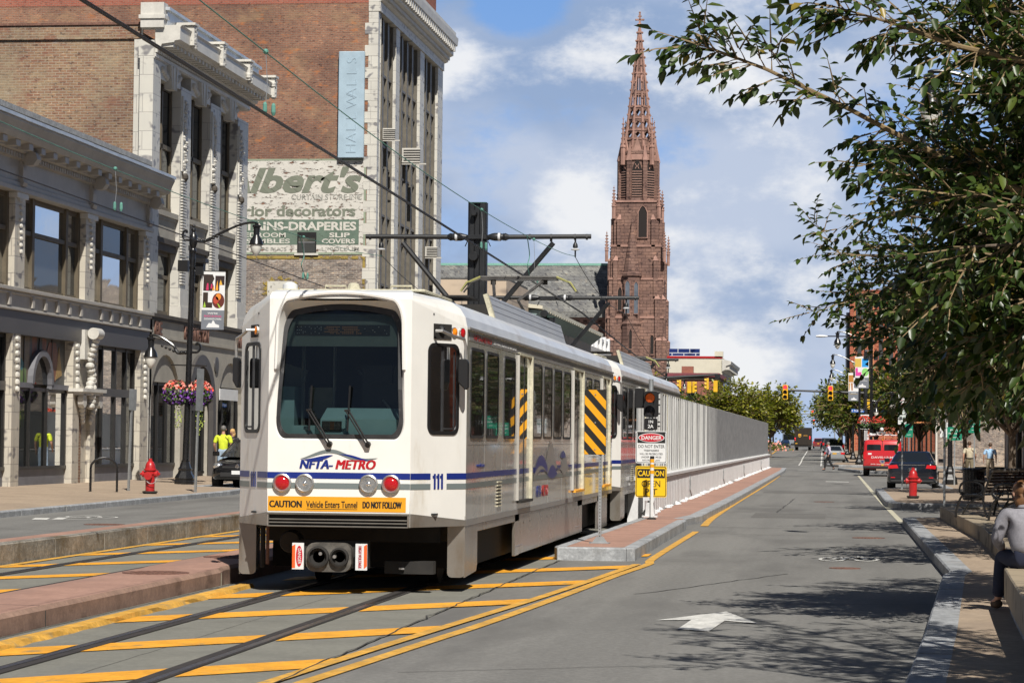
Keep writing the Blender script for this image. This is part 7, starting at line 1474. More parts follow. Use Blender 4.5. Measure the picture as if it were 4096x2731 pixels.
for x, z in ((-.62, 73.7), (.62, 73.7), (0, 74.95)): q.ball((x, 0, z), .2, m_bst, 6, 4)
q.build('finial_cross', ch)
# nave
q = MB(); q.box(-60, -4.8, 0.5, 18, -1, 22.6, m_bs); q.box(-60, -4.4, .1, .5, 22.2, 22.8, m_bst)
for i in range(40): q.box(-6 - i * 1.3, -5.4 - i * 1.3, .2, .5, 21.8, 22.2, m_bst)
q.build('nave_wall', ch); q = MB(); q.add([(-60, -.2, 22.7), (-4.6, -.2, 22.7), (-4.6, 9, 32.2), (-60, 9, 32.2), (-60, 18.2, 22.7), (-4.6, 18.2, 22.7)], [(0, 1, 2, 3), (3, 2, 5, 4), (1, 5, 2)], m_slate); q.box(-60, -4.6, -.5, -.1, 22.6, 23.6, m_slate); q.build('nave_roof', ch); MB().box(-60, -4.6, 8.8, 9.2, 32.1, 32.5, m_cop).build('roof_ridge', ch)
for i in range(5): lancet(ch, -10 - i * 7, .45, 12, 19.3, 1.1, m_lead, tr=True)
q = MB(); q.box(-62, -5, -14, 0, -1, 9, m_bs); q.add([(-62, -14.4, 9), (-5, -14.4, 9), (-5, .4, 14), (-62, .4, 14)], [(0, 1, 2, 3)], m_slate); q.build('side_aisle', ch)
# --- blocks between: tan office, low balustraded house, cream block with panels, brick house
m_tanc = BR('tan_concrete', (.50, .40, .30), (.53, .43, .33), (.30, .25, .20), bw=6.0, bh=2.2, ms=.05, rough=.7, contrast=.05, grime=.1); m_eave = M('cream_eave', (.62, .58, .46), .6, var=.1, vs=.6); m_teal = M('teal_soffit', (.22, .30, .30), .5, var=.15)
o1 = thing('office_building', 'low tan concrete office block with a sloping cream eave', 'building', (FX, 165.6, 0)); MB().box(-60, 0, 0, 12, 0, 12.25, m_tanc).build('wall', o1); q = MB(); q.box(-60, .0, .5, 11.5, 12.25, 12.4, m_roofing); q.build('roof', o1)
o2 = thing('arcade_building', 'long low building with a projecting cream eave over a teal soffit', 'building', (FX, 178, 0)); q = MB(); q.box(-30, 0, 0, 46, 0, 10.3, m_tanc); q.build('wall', o2); q = MB(); q.prism([(-6, 11.6), (1.0, 10.95), (1.0, 11.2), (-6, 12.0)], 1, -.3, 47, m_eave); q.prism([(-.2, 10.0), (.95, 10.9), (-.2, 10.9)], 1, 0, 46.5, m_teal)
for i in range(30): q.box(.7, 1.02, i * 1.55, i * 1.55 + .5, 10.86, 10.95, m_eave)
q.build('roof', o2); q = MB()
for i in range(11): q.box(-.1, .02, 1.5 + i * 4, 4 + i * 4, 5, 8.5, m_wglass)
q.build('window', o2)
o3 = thing('balustraded_house', 'white house with a roof balustrade beyond the long cream eave', 'building', (FX - 1, 228, 0)); q = MB(); q.box(-18, 0, 0, 22, 0, 10.2, m_tcp); q.box(-18, .5, -.3, 22.3, 9.6, 10.3, m_tcp); q.build('wall', o3); q = MB(); q.box(-18, .3, 0, .4, 11.2, 11.45, m_banw); q.box(-.1, .3, 0, 22, 11.2, 11.45, m_banw)
for i in range(24): q.lathe([(.1, 10.3), (.16, 10.6), (.08, 11), (.12, 11.2)], m_banw, c=(.1, .4 + i * .9, 0), n=6)
for i in range(18): q.lathe([(.1, 10.3), (.16, 10.6), (.08, 11), (.12, 11.2)], m_banw, c=(-.6 - i * .9, .2, 0), n=6)
for i in range(6): q.box(-.2, .45, i * 4.2, i * 4.2 + .6, 10.2, 11.7, m_banw)
q.build('balustrade', o3); q = MB()
for i in range(5): q.box(-.05, .03, 1.5 + i * 4.1, 3.6 + i * 4.1, 3, 8.2, m_wglassd)
q.build('window', o3); q = MB(); q.lathe([(1.3, 10.3), (1.3, 12.2), (1.35, 12.25), (.1, 12.8)], m_dark, c=(-4.5, 14, 0), n=14); q.build('roof_tank', o3)
m_crm = M('cream_render', (.60, .56, .45), .7, var=.08, vs=.4, stain=((.45, .41, .33), .6, .58, .8, None)); m_pv = BR('solar_cells', (.015, .03, .13), (.02, .035, .15), (.45, .48, .52), bw=1.55, bh=1.2, ms=.07, rough=.25, contrast=.05, grime=.05)
o4 = thing('cream_building', 'cream rendered block with solar panels on its roof and an ornate cornice', 'building', (-14.6, 330, 0)); q = MB(); q.box(-7.2, 0, 0, 30, 0, 12.6, m_crm); q.box(-7.2, .05, -.1, .3, 12.5, 12.75, m_hyd); q.box(-1.0, .1, -.1, 1, 12.6, 13.4, m_crm); q.build('wall', o4); q = MB(); q.prism([(0, 10.8), (.4, 11), (.5, 11.5), (1.1, 11.7), (1.2, 12.1), (0, 12.4)], 1, -.2, 30, m_tcp)
for i in range(20): q.box(.3, .95, i * 1.5, i * 1.5 + .6, 11.0, 11.65, m_tcp)
q.build('cornice', o4); MB().box(-7.0, -3.0, 1.2, 1.3, 12.85, 13.75, m_pv).build('solar_panel', o4); q = MB()
q.box(-2.3, -1.2, -.02, .06, 5, 8, m_wglassd)
for i in range(6): q.box(-.06, .02, 2 + i * 4.5, 4 + i * 4.5, 4, 9.5, m_wglassd)
q.build('window', o4)
o5 = thing('brick_house', 'red brick house with a red cornice in front of the cream block', 'building', (-14.0, 300, 0)); q = MB(); q.box(-5.7, 0, 0, 20, 0, 9.5, m_brWt); q.box(-4.2, -2.8, 2, 3, 9.6, 10.6, m_brWt); q.build('wall', o5); q = MB(); q.box(-5.9, .4, -.4, 20.4, 9.3, 9.75, M('oxblood_cornice', (.20, .05, .06), .6, var=.1)); q.box(-5.8, .2, -.2, 20.2, 9.0, 9.3, m_dkbr); q.build('cornice', o5); q = MB(); q.box(-3.4, -2.2, -.03, .05, 5.6, 8.2, m_wglassd); q.build('window', o5)
# right side: orange brick tower, beige slab, near shop row
m_or = BR('orange_brick', (.36, .10, .055), (.40, .12, .068), (.42, .2, .13), bw=.9, bh=.35, ms=.03, contrast=.12, grime=.1)
o6 = thing('orange_tower', 'orange brick tower with tall dark window strips, rising behind the leaves', 'building', (1.9, 330, 0)); q = MB(); q.box(0, 14, 0, 20, 0, 21.5, m_or); q.build('wall', o6); MB().box(-.5, .0, 1, 19, 0, 18.6, M('dark_side_glazing', (.05, .06, .08), .3, var=.3, vs=.6)).build('side_glazing', o6); q = MB()
for x, z0, z1 in ((.75, 17.2, 21), (1.35, 17.2, 21), (2.3, 17.2, 21), (.95, 10.5, 15.2), (2.45, 10.5, 15.2), (3.7, 10.5, 21), (5, 10.5, 21)): q.box(x, x + .55, -.05, .05, z0, z1, m_wglass)
q.build('window', o6); q = MB()
for x in (.55, 1.95, 2.95, 4.4): q.box(x, x + .12, -.12, .0, 0, 21.5, M('orange_trim', (.55, .22, .10), .7, var=.1))
q.build('pilaster_strip', o6)
o7 = thing('corner_block', 'brick corner block with pale stone strips beyond the intersection, mostly behind leaves', 'building', (7.4, 186, 0)); q = MB(); q.box(0, 14, 0, 120, 0, 13, m_brD); q.build('wall', o7); q = MB()
for i in range(12): q.box(-.12, 0, i * 10, i * 10 + .9, 0, 13, m_tcp)
q.box(-.3, 0, 0, 120, 4.2, 4.9, m_tcp); q.build('stone_strip', o7); q = MB()
for i in range(12):
    for y0, y1, z0, z1 in ((1.8, 9, .6, 4.0), (2.5, 4.5, 6, 8.6), (6, 8, 6, 8.6)): MB().box(-.06, .02, i * 10 + y0, i * 10 + y1, z0, z1, m_wglassd).build('window', o7)
q = MB(); q.box(-1.6, 0, 2, 9, 3.2, 3.3, M('orange_awning', (.55, .22, .08), .7)); q.prism([(-1.6, 3.2), (0, 4.1), (0, 4.2), (-1.6, 3.3)], 1, 12, 30, M('orange_awning', (.55, .22, .08), .7)); q.build('awning', o7)
o8 = thing('shop_row', 'row of dark shop fronts in red and tan brick along the right pavement', 'building', (9.8, 28, 0)); q = MB(); q.box(.3, 14, 0, 44, 0, 10.5, m_or); q.box(.3, 14, 44.1, 84, 0, 12.5, m_brW); q.box(.3, 14, 84.1, 126, 0, 9, m_brD); q.build('wall', o8); q = MB()
for i in range(30):
    for y0, y1, z0, z1, mt in ((.6, 3.6, .7, 3.6, m_sglass if i % 3 else m_wglassd), (1.0, 2.0, 5.2, 7.6, m_wglass), (2.6, 3.6, 5.2, 7.6, m_wglass)):
        if i > 20: MB().box(.18, .3, i * 4 + y0, i * 4 + y1, z0, z1, mt).build('window', o8)
q = MB()
for i in range(31): q.box(.05, .3, i * 4 - .25, i * 4 + .35, 0, 4.4, (m_tcp, m_dkbr, m_tc)[i % 3])
q.box(.1, .35, 0, 122, 3.8, 4.5, m_dkbr); q.box(-.1, .35, 0, 122, 4.5, 4.7, m_tcp); q.build('shop_pilaster', o8)

# the street behind the camera, seen only in the tram windscreen and shop glass
for k, (x, y, w, h, mt, lb) in enumerate([(-30, -75, 20, 17, m_brW, 'brick block standing across the street behind the viewpoint, left'), (-7.5, -78, 11, 12, m_brD, 'sooty narrow block behind the viewpoint, middle'), (5.5, -72, 18, 20, m_tanc, 'tan block behind the viewpoint, right')]):
    o = thing('building', lb, 'building', (x, y, 0)); MB().box(0, w, -14, 0, 0, h, mt).build('wall', o)
    for i in range(int(w / 3)):
        for j in range(int(h / 3.6)): MB().box(.8 + i * 3, 2.3 + i * 3, -.02, .06, 1.2 + j * 3.6, 3.2 + j * 3.6, m_wglassd).build('window', o)
    MB().box(-.2, w + .2, -.1, .3, h - .5, h + .3, m_tcp).build('cornice', o)
# ================================================================ vehicles
m_tyre = M('tyre_rubber', (.018, .018, .018), rough=.85, var=.2, vs=8); m_alloy = M('alloy_wheel', (.42, .42, .43), rough=.3, metal=.8, var=.1)
m_carglass = GLASS('car_glass', (.012, .015, .018), refl=.9, rough=.01, wav=.0); m_chrome = M('chrome', (.7, .7, .72), rough=.12, metal=1.0, var=0); m_plast = M('black_bumper_plastic', (.022, .022, .023), rough=.55, var=.1)
m_tail = M('tail_lamp_red', (.45, .008, .015), rough=.15, var=0, coat=.6, emit=(.9, .02, .02), es=.2); m_plate = M('gold_number_plate', (.66, .36, .03), rough=.5, var=.05)
def PAINT(n, c): return M('car_paint_' + n, c, rough=.22, var=.02, spec=.6, coat=1.0)
def rring(hw, z0, z1, y, r=.13, crown=0.0):
    p = []
    for x, z in rrect(-hw, hw, z0, z1, min(r, (z1 - z0) * .45), 3): p.append((x * (1 - .07 * max(0, (z - z0) / max(z1 - z0, .01) - .5) * 2), y, z + (crown * (1 - (x / hw) ** 2) if z > (z0 + z1) / 2 else 0)))
    return p
def car(name, label, loc, rz, paint, body, cab, wheels, wr=.33, ww=.22, group='cars parked along the kerb', cat='car'):
    """body: (y, half width, z low, z top) stations from tail to nose; cab: (z, half width, y tail, y nose) levels"""
    t = thing(name, label, cat, loc, rz, group); b = MB(); b.loft([rring(hw, z0, z1, y, .14, .03) for y, hw, z0, z1 in body], paint); bo = b.build('body', t, smooth=True, angle=50)
    hwm = max(s[1] for s in body); lo = min(s[2] for s in body)
    g = MB(); rings = [[(x, y, z) for x, y in rrect(-hw, hw, y0, y1, .16, 3)] for z, hw, y0, y1 in cab]; n = len(rings[0]); glass = MB()
    for i in range(len(rings) - 1):
        for j in range(n):
            k = (j + 1) % n; q = [rings[i][j], rings[i][k], rings[i + 1][k], rings[i + 1][j]]
            (glass if (i == 0 and j % 4 == 3) else g).add(q, [(0, 1, 2, 3)], m_carglass if (i == 0 and j % 4 == 3) else paint)
    g.poly(rings[-1], paint); ym = (cab[0][2] + cab[0][3]) / 2
    for s in (-1, 1): g.add([(s * (cab[0][1] + .004), ym - .05, cab[0][0]), (s * (cab[0][1] + .004), ym + .05, cab[0][0]), (s * (cab[1][1] + .004), ym + .05, cab[1][0]), (s * (cab[1][1] + .004), ym - .05, cab[1][0])], [(0, 1, 2, 3)], m_plast)
    g.build('roof', t, smooth=True, angle=50); glass.build('window', t)
    for y in wheels:
        for s in (-1, 1):
            w = MB(); w.lathe([(wr * .6, -ww / 2), (wr * .93, -ww / 2), (wr, -ww * .3), (wr, ww * .3), (wr * .93, ww / 2), (wr * .6, ww / 2)], m_tyre, c=(s * (hwm - ww * .52), y, wr), n=22, ax=0); wo = w.build('wheel', t, smooth=True)
            r = MB(); r.lathe([(wr * .62, ww / 2 - .01), (wr * .55, ww / 2 - .03), (.05, ww / 2 - .01)] if s > 0 else [(.05, -ww / 2 + .01), (wr * .55, -ww / 2 + .03), (wr * .62, -ww / 2 + .01)], m_alloy, c=(s * (hwm - ww * .52), y, wr), n=14, ax=0); r.build('rim', wo)
    return t
def part(t, nm, mat, *boxes, bevel=.0):
    q = MB()
    for bx in boxes: q.box(*bx, mat)
    return q.build(nm, t, bevel=bevel)
def mirrors(t, y, hw, z, mat):
    for s in (-1, 1): part(t, 'mirror', mat, (min(s * hw, s * (hw + .2)), max(s * hw, s * (hw + .2)), y, y + .1, z, z + .14), bevel=.02)
# black sedan
pb = PAINT('black', (.008, .010, .016))
s1 = car('parked_car', 'black sedan with red tail lamps parked behind the hydrant', (2.85, 94.8, 0), R(-3), pb, [(0, .70, .45, .80), (.03, .82, .32, .96), (.14, .90, .24, 1.00), (.5, .93, .22, 1.02), (1.3, .94, .22, .98), (2.6, .94, .22, .97), (3.6, .93, .22, .95), (4.3, .90, .24, .86), (4.8, .80, .3, .74), (4.9, .66, .4, .62)], [(.97, .84, .55, 3.75), (1.38, .62, 1.25, 2.7), (1.43, .54, 1.4, 2.5)], (1.0, 3.85))
for s in (-1, 1): q = MB(); q.prism([(s * .50, .80), (s * .86, .78), (s * .88, .90), (s * .55, .93)], 1, -.01, .12, m_tail); q.build('tail_light', s1)
part(s1, 'chrome_strip', m_chrome, (-.48, .48, -.005, .02, .905, .935)); part(s1, 'number_plate', m_wsign, (-.16, .16, -.0, .03, .70, .80)); part(s1, 'rear_bumper', m_plast, (-.8, .8, -.035, .1, .28, .36), bevel=.02); part(s1, 'reflector', m_tail, (-.78, -.62, -.0, .05, .44, .47), (.62, .78, -.0, .05, .44, .47)); mirrors(s1, 3.2, .92, 1.0, pb)
# red van with its roof rack
pr_ = PAINT('red', (.52, .018, .022))
vn = car('work_van', 'red work van with ladders on its roof rack and white lettering on the rear doors', (2.45, 131.6, 0), R(-2), pr_, [(0, .90, .45, 1.0), (.03, .96, .42, 1.80), (.10, 1.0, .38, 1.86), (2, 1.0, .36, 1.88), (4.0, 1.0, .36, 1.86), (4.4, .98, .36, 1.2), (5.3, .95, .38, 1.05), (5.6, .85, .42, .9)], [(1.1, .93, 2.9, 5.0), (1.75, .83, 3.0, 4.2), (1.87, .78, 3.0, 4.0)], (1.0, 4.5), .36, .24, cat='van')
for s in (-1, 1):
    q = MB(); q.prism([(sx, z) for sx, z in rrect(*sorted((s * .08, s * .80)), 1.08, 1.64, .06, 3)], 1, .012, .03, m_carglass); q.build('door_window', vn); q = MB(); q.box(*sorted((s * .86, s * .97)), -.02, .06, .88, 1.25, m_tail); q.build('tail_light', vn)
part(vn, 'rear_sticker', m_banw, (-.74, -.56, .004, .02, 1.10, 1.20)); part(vn, 'roof_marker', m_amber, (-.05, .05, .0, .06, 1.86, 1.90)); part(vn, 'window_trim', m_plast, (-.82, -.06, .020, .028, 1.05, 1.08), (.06, .82, .020, .028, 1.05, 1.08)); part(vn, 'door_seam', m_plast, (-.012, .012, .018, .03, .5, 1.8)); part(vn, 'rear_bumper', m_plast, (-.98, .98, -.12, .1, .40, .54), bevel=.03); part(vn, 'number_plate', m_plate, (.28, .58, .005, .03, .84, .97)); part(vn, 'door_handle', m_plast, (.10, .62, .008, .03, .80, 1.0))
for s, z, h, w, x in (('DAVIS-ULMER', .93, .105, 1.35, .1), ('24 Hr. Emergency Service', .60, .06, 1.1, -.05), ('Inspections', .50, .05, .55, .1)): text('lettering', s, m_wsign, vn, (x, .0, z), h=h, width=w, bold=.008)
q = MB(); q.prism([(-.17, .84), (.17, .84), (.12, .70), (0, .64), (-.12, .70)], 1, -.004, .004, m_tgrey); q.prism([(-.08, .80), (.08, .80), (0, .70)], 1, -.008, -.004, m_tblue); q.prism([(-.06, .63), (.06, .63), (.06, .55), (-.06, .55)], 1, -.006, .0, m_plate); q.build('emblem', vn)
q = MB()
for y in (.3, 2.0, 3.4): q.tube([(-.8, y, 1.86), (-.8, y, 2.12), (.8, y, 2.12), (.8, y, 1.86)], .025, m_banw, 6)
for x in (-.82, .82): q.tube([(x, .2, 2.12), (x, 3.6, 2.12)], .022, m_banw, 6); q.tube([(x, .2, 2.0), (x, 3.6, 2.0)], .018, m_plast, 6)
q.build('roof_rack', vn)
for x0, z, mt in ((-.45, 2.15, m_banw), (.2, 2.15, m_galv), (-.1, 2.23, m_galv)):
    q = MB()
    for x in (x0 - .19, x0 + .19): q.box(x - .025, x + .025, .0, 3.9, z, z + .07, mt)
    for i in range(12): q.box(x0 - .19, x0 + .19, .1 + i * .32, .14 + i * .32, z + .02, z + .05, mt)
    q.build('ladder', vn)
for s in (-1, 1):
    for k in range(3): part(vn, 'rack_post', m_banw, (s * .86 + (k - 1) * .06 - .015, s * .86 + (k - 1) * .06 + .015, .1, .14, 1.84, 2.36))
q = MB(); q.ball((-.05, .4, 2.42), .10, m_banw); q.ball((-.62, .3, 2.14), .09, m_banw); q.build('work_lamp', vn, smooth=True); mirrors(vn, 4.3, 1.0, 1.15, m_plast)
# silver car, dark vehicles farther on
ps = PAINT('silver', (.27, .28, .29)); comp = [(0, .68, .45, .80), (.03, .80, .32, .97), (.14, .86, .24, 1.02), (.6, .88, .22, 1.04), (2.2, .89, .22, .98), (3.3, .88, .22, .95), (4.1, .84, .24, .84), (4.5, .7, .34, .68)]; ccab = [(.98, .80, .30, 3.5), (1.38, .60, 1.0, 2.5), (1.44, .52, 1.15, 2.3)]
s2 = car('parked_car', 'silver sedan parked at the far corner behind the crossing man', (0, 214, 0), 0, ps, comp, ccab, (.85, 3.5), .32)
for s in (-1, 1): part(s2, 'tail_light', m_tail, (*sorted((s * .52, s * .84)), -.012, .1, .72, .88))
part(s2, 'number_plate', m_plate, (-.17, .17, -.012, .03, .72, .84)); part(s2, 'rear_window_sticker', m_banw, (-.4, .4, -.0, .05, .9, .95)); mirrors(s2, 2.9, .88, .98, ps)
def suv(loc, paint, label, rz=0, group='cars parked along the kerb'):
    z = car('parked_car', label, loc, rz, paint, [(0, .80, .5, 1.0), (.04, .90, .38, 1.10), (.5, .93, .34, 1.12), (2.5, .94, .34, 1.08), (3.6, .93, .34, 1.05), (4.5, .88, .36, .95), (4.8, .72, .45, .8)], [(1.08, .86, .06, 3.7), (1.68, .70, .4, 2.7), (1.76, .62, .5, 2.6)], (.95, 3.8), .37, .24, group)
    for s in (-1, 1): part(z, 'tail_light', m_tail, (*sorted((s * .70, s * .90)), -.02, .1, .92, 1.2))
    part(z, 'number_plate', m_plate, (-.17, .17, -.01, .06, .78, .92)); mirrors(z, 3.0, .92, 1.1, m_plast); return z
suv((.1, 262, far_z(262)), pb, 'black tall vehicle parked beyond the silver sedan'); suv((-.5, 300, far_z(300)), PAINT('grey', (.05, .052, .055)), 'dark grey vehicle parked farthest along the right kerb'); suv((-2.8, 440, .62), PAINT('maroon', (.20, .03, .03)), 'dark red vehicle driving ahead of the brown truck', 0, 'traffic ahead'); suv((-1.3, 400, .62), PAINT('navy', (.015, .02, .04)), 'navy vehicle parked near the far end of the right kerb')
cd = car('car', 'dark car coming towards the camera left of the brown truck', (-8.6, 450, .62), R(180), PAINT('graphite', (.02, .022, .025)), comp, ccab, (.85, 3.5), .32, .2, 'traffic ahead')
# brown delivery truck
pbr = M('delivery_brown', (.032, .024, .017), rough=.4, var=.05, coat=.3); dt = thing('delivery_truck', 'brown box delivery truck with a gold shield on its rear door driving away', 'truck', (-4.08, 330, .62))
q = MB(); q.box(-1.13, 1.13, 0, 6, .62, 2.95, pbr); q.build('body', dt, bevel=.06); part(dt, 'rear_door', M('rear_door_brown', (.025, .019, .014), .45, var=.05), (-.70, .70, -.025, .02, .72, 2.75), bevel=.01); part(dt, 'bumper', m_plast, (-1.1, 1.1, -.15, .1, .45, .62)); part(dt, 'cab', pbr, (-1.0, 1.0, 6.01, 7.2, .5, 1.7)); part(dt, 'roof_edge', m_plast, (-1.14, 1.14, -.03, .05, 2.86, 2.96))
for x in (-1.0, .88): part(dt, 'tail_light', m_redlit, (x - .06, x + .06, -.03, .02, 1.5, 1.62), (x - .06, x + .06, -.03, .02, 1.72, 1.84) if x > 0 else (x - .05, x + .05, -.03, .02, 1.3, 1.34))
for x in (-.85, .85):
    for y in (1.5, 6.3): q = MB(); q.lathe([(.42, -.18), (.42, .18)], m_tyre, c=(x, y, .42), n=20, ax=0); q.build('wheel', dt)
part(dt, 'number_plate', m_plate, (-.98, -.70, -.03, .02, .85, .95)); m_gold = M('gold_emblem', (.62, .33, .05), .4, var=.05)
q = MB(); q.prism([(-.62, 2.12), (-.42, 2.17), (-.22, 2.12), (-.22, 1.86), (-.30, 1.74), (-.42, 1.68), (-.54, 1.74), (-.62, 1.86)], 1, -.036, -.028, m_gold); so = q.build('shield_emblem', dt); text('lettering', 'ups', pbr, so, (-.42, -.0385, 1.84), h=.13, width=.28, bold=.02)
for s, z in (('UNITED PARCEL', 1.95), ('SERVICE', 1.84)): text('lettering', s, m_gold, dt, (.32, -.028, z), h=.07, width=.55, bold=.01)
bu = thing('bus', 'grey bus waiting left of the brown truck', 'bus', (-8.9, 500, .62)); q = MB(); q.box(-1.28, 1.28, 0, 11, .4, 3.1, M('bus_grey', (.22, .25, .28), .4, var=.08)); q.build('body', bu, bevel=.12); part(bu, 'windscreen', m_carglass, (-1.1, 1.1, -.02, .05, 1.5, 2.6)); part(bu, 'destination_sign', m_ink, (-.9, .9, -.02, .05, 2.7, 2.95)); part(bu, 'bumper', m_plast, (-1.25, 1.25, -.08, .1, .4, .8))
for s in (-1, 1): part(bu, 'headlight', m_clear, (*sorted((s * .75, s * 1.1)), -.03, .02, .9, 1.1))
# black hatchback nosing out behind the tram on the left
pb2 = PAINT('jet_black', (.006, .006, .007)); hb = car('parked_car', 'black hatchback facing the camera, half hidden by the left flank of the tram', (-17.32, 76.5, .15), R(180), pb2, [(0, .70, .45, .85), (.05, .84, .36, 1.0), (.3, .88, .26, 1.02), (1.0, .89, .24, .98), (2.4, .89, .24, .95), (3.2, .88, .24, .90), (3.8, .84, .26, .82), (4.12, .74, .32, .70), (4.2, .60, .4, .60)], [(.96, .80, .12, 3.25), (1.40, .62, .45, 2.35), (1.47, .54, .6, 2.2)], (.8, 3.4), .32)
for s in (-1, 1): q = MB(); q.ball((s * .62, 4.03, .70), (.16, .12, .10), m_clear, 10, 6); q.build('headlight', hb, smooth=True)
part(hb, 'grille', m_plast, (-.5, .5, 4.12, 4.22, .40, .52), (-.45, .45, 4.1, 4.20, .64, .70)); part(hb, 'number_plate', m_wsign, (-.16, .16, 4.2, 4.235, .46, .57)); q = MB(); q.lathe([(.065, 4.13), (.065, 4.205), (.05, 4.21), (.005, 4.21)], m_chrome, c=(0, 0, .70), n=16, ax=1); q.build('badge', hb); mirrors(hb, 2.75, .88, .98, pb2)
bc = thing('bicycle', 'black bicycle leaning in shade behind the benches at the right edge', 'bicycle', (4.35, 60.5, .15), R(20)); 
for y in (0, 1.05): q = MB(); q.tube([(0, y + .33 * math.cos(a), .34 + .33 * math.sin(a)) for a in [6.2832 * i / 24 for i in range(25)]], .018, m_tyre, 6, False); q.build('wheel', bc)
q = MB(); q.tube([(0, 0, .34), (0, .45, .32), (0, .35, .85), (0, 0, .34)], .016, m_iron, 6); q.tube([(0, .45, .32), (0, .95, .82), (0, .37, .78)], .018, m_iron, 6); q.tube([(0, 1.05, .34), (0, .93, .95)], .016, m_iron, 6); q.tube([(-.28, .85, 1.0), (0, .93, .97), (.28, .85, 1.0)], .014, m_iron, 6); q.build('frame', bc); q = MB(); q.ball((0, .33, .90), (.07, .14, .035), m_black); q.build('saddle', bc)
# ================================================================ people
m_skin = M('skin', (.46, .25, .17), rough=.55, var=.05); m_skin2 = M('fair_skin', (.50, .28, .20), rough=.55, var=.05)  # second tone is slightly paler and assigned to no figure
def skin(name, chains, mat, parent, sub=2, loc=None):
    """one continuous surface grown round a joined skeleton; chains: lists of (x, y, z, radius or (rx, ry)); equal points join"""
    idx = {}; vs = []; rs = []; es = []
    for ch in chains:
        prev = None
        for p in ch:
            k = tuple(round(c, 4) for c in p[:3])
            if k not in idx: idx[k] = len(vs); vs.append(k); rs.append(p[3] if isinstance(p[3], tuple) else (p[3], p[3]))
            if prev is not None and prev != idx[k]: es.append((prev, idx[k]))
            prev = idx[k]
    me = bpy.data.meshes.new(name); me.from_pydata(vs, es, []); o = bpy.data.objects.new(name, me); COL.objects.link(o)
    md = o.modifiers.new('skin', 'SKIN'); md.use_smooth_shade = True; md.branch_smoothing = .4
    for i, r in enumerate(rs): me.skin_vertices[0].data[i].radius = r
    me.skin_vertices[0].data[0].use_root = True
    sb = o.modifiers.new('sub', 'SUBSURF'); sb.levels = sub; sb.render_levels = sub
    dg = bpy.context.evaluated_depsgraph_get(); dg.update(); m2 = bpy.data.meshes.new_from_object(o.evaluated_get(dg)); bpy.data.objects.remove(o); m2.materials.clear(); m2.materials.append(mat); m2.name = name
    m2.polygons.foreach_set('use_smooth', [True] * len(m2.polygons)); q = bpy.data.objects.new(name, m2); COL.objects.link(q); q.parent = parent; return q
def lerp3(a, b, t): return tuple(a[i] + (b[i] - a[i]) * t for i in range(3))
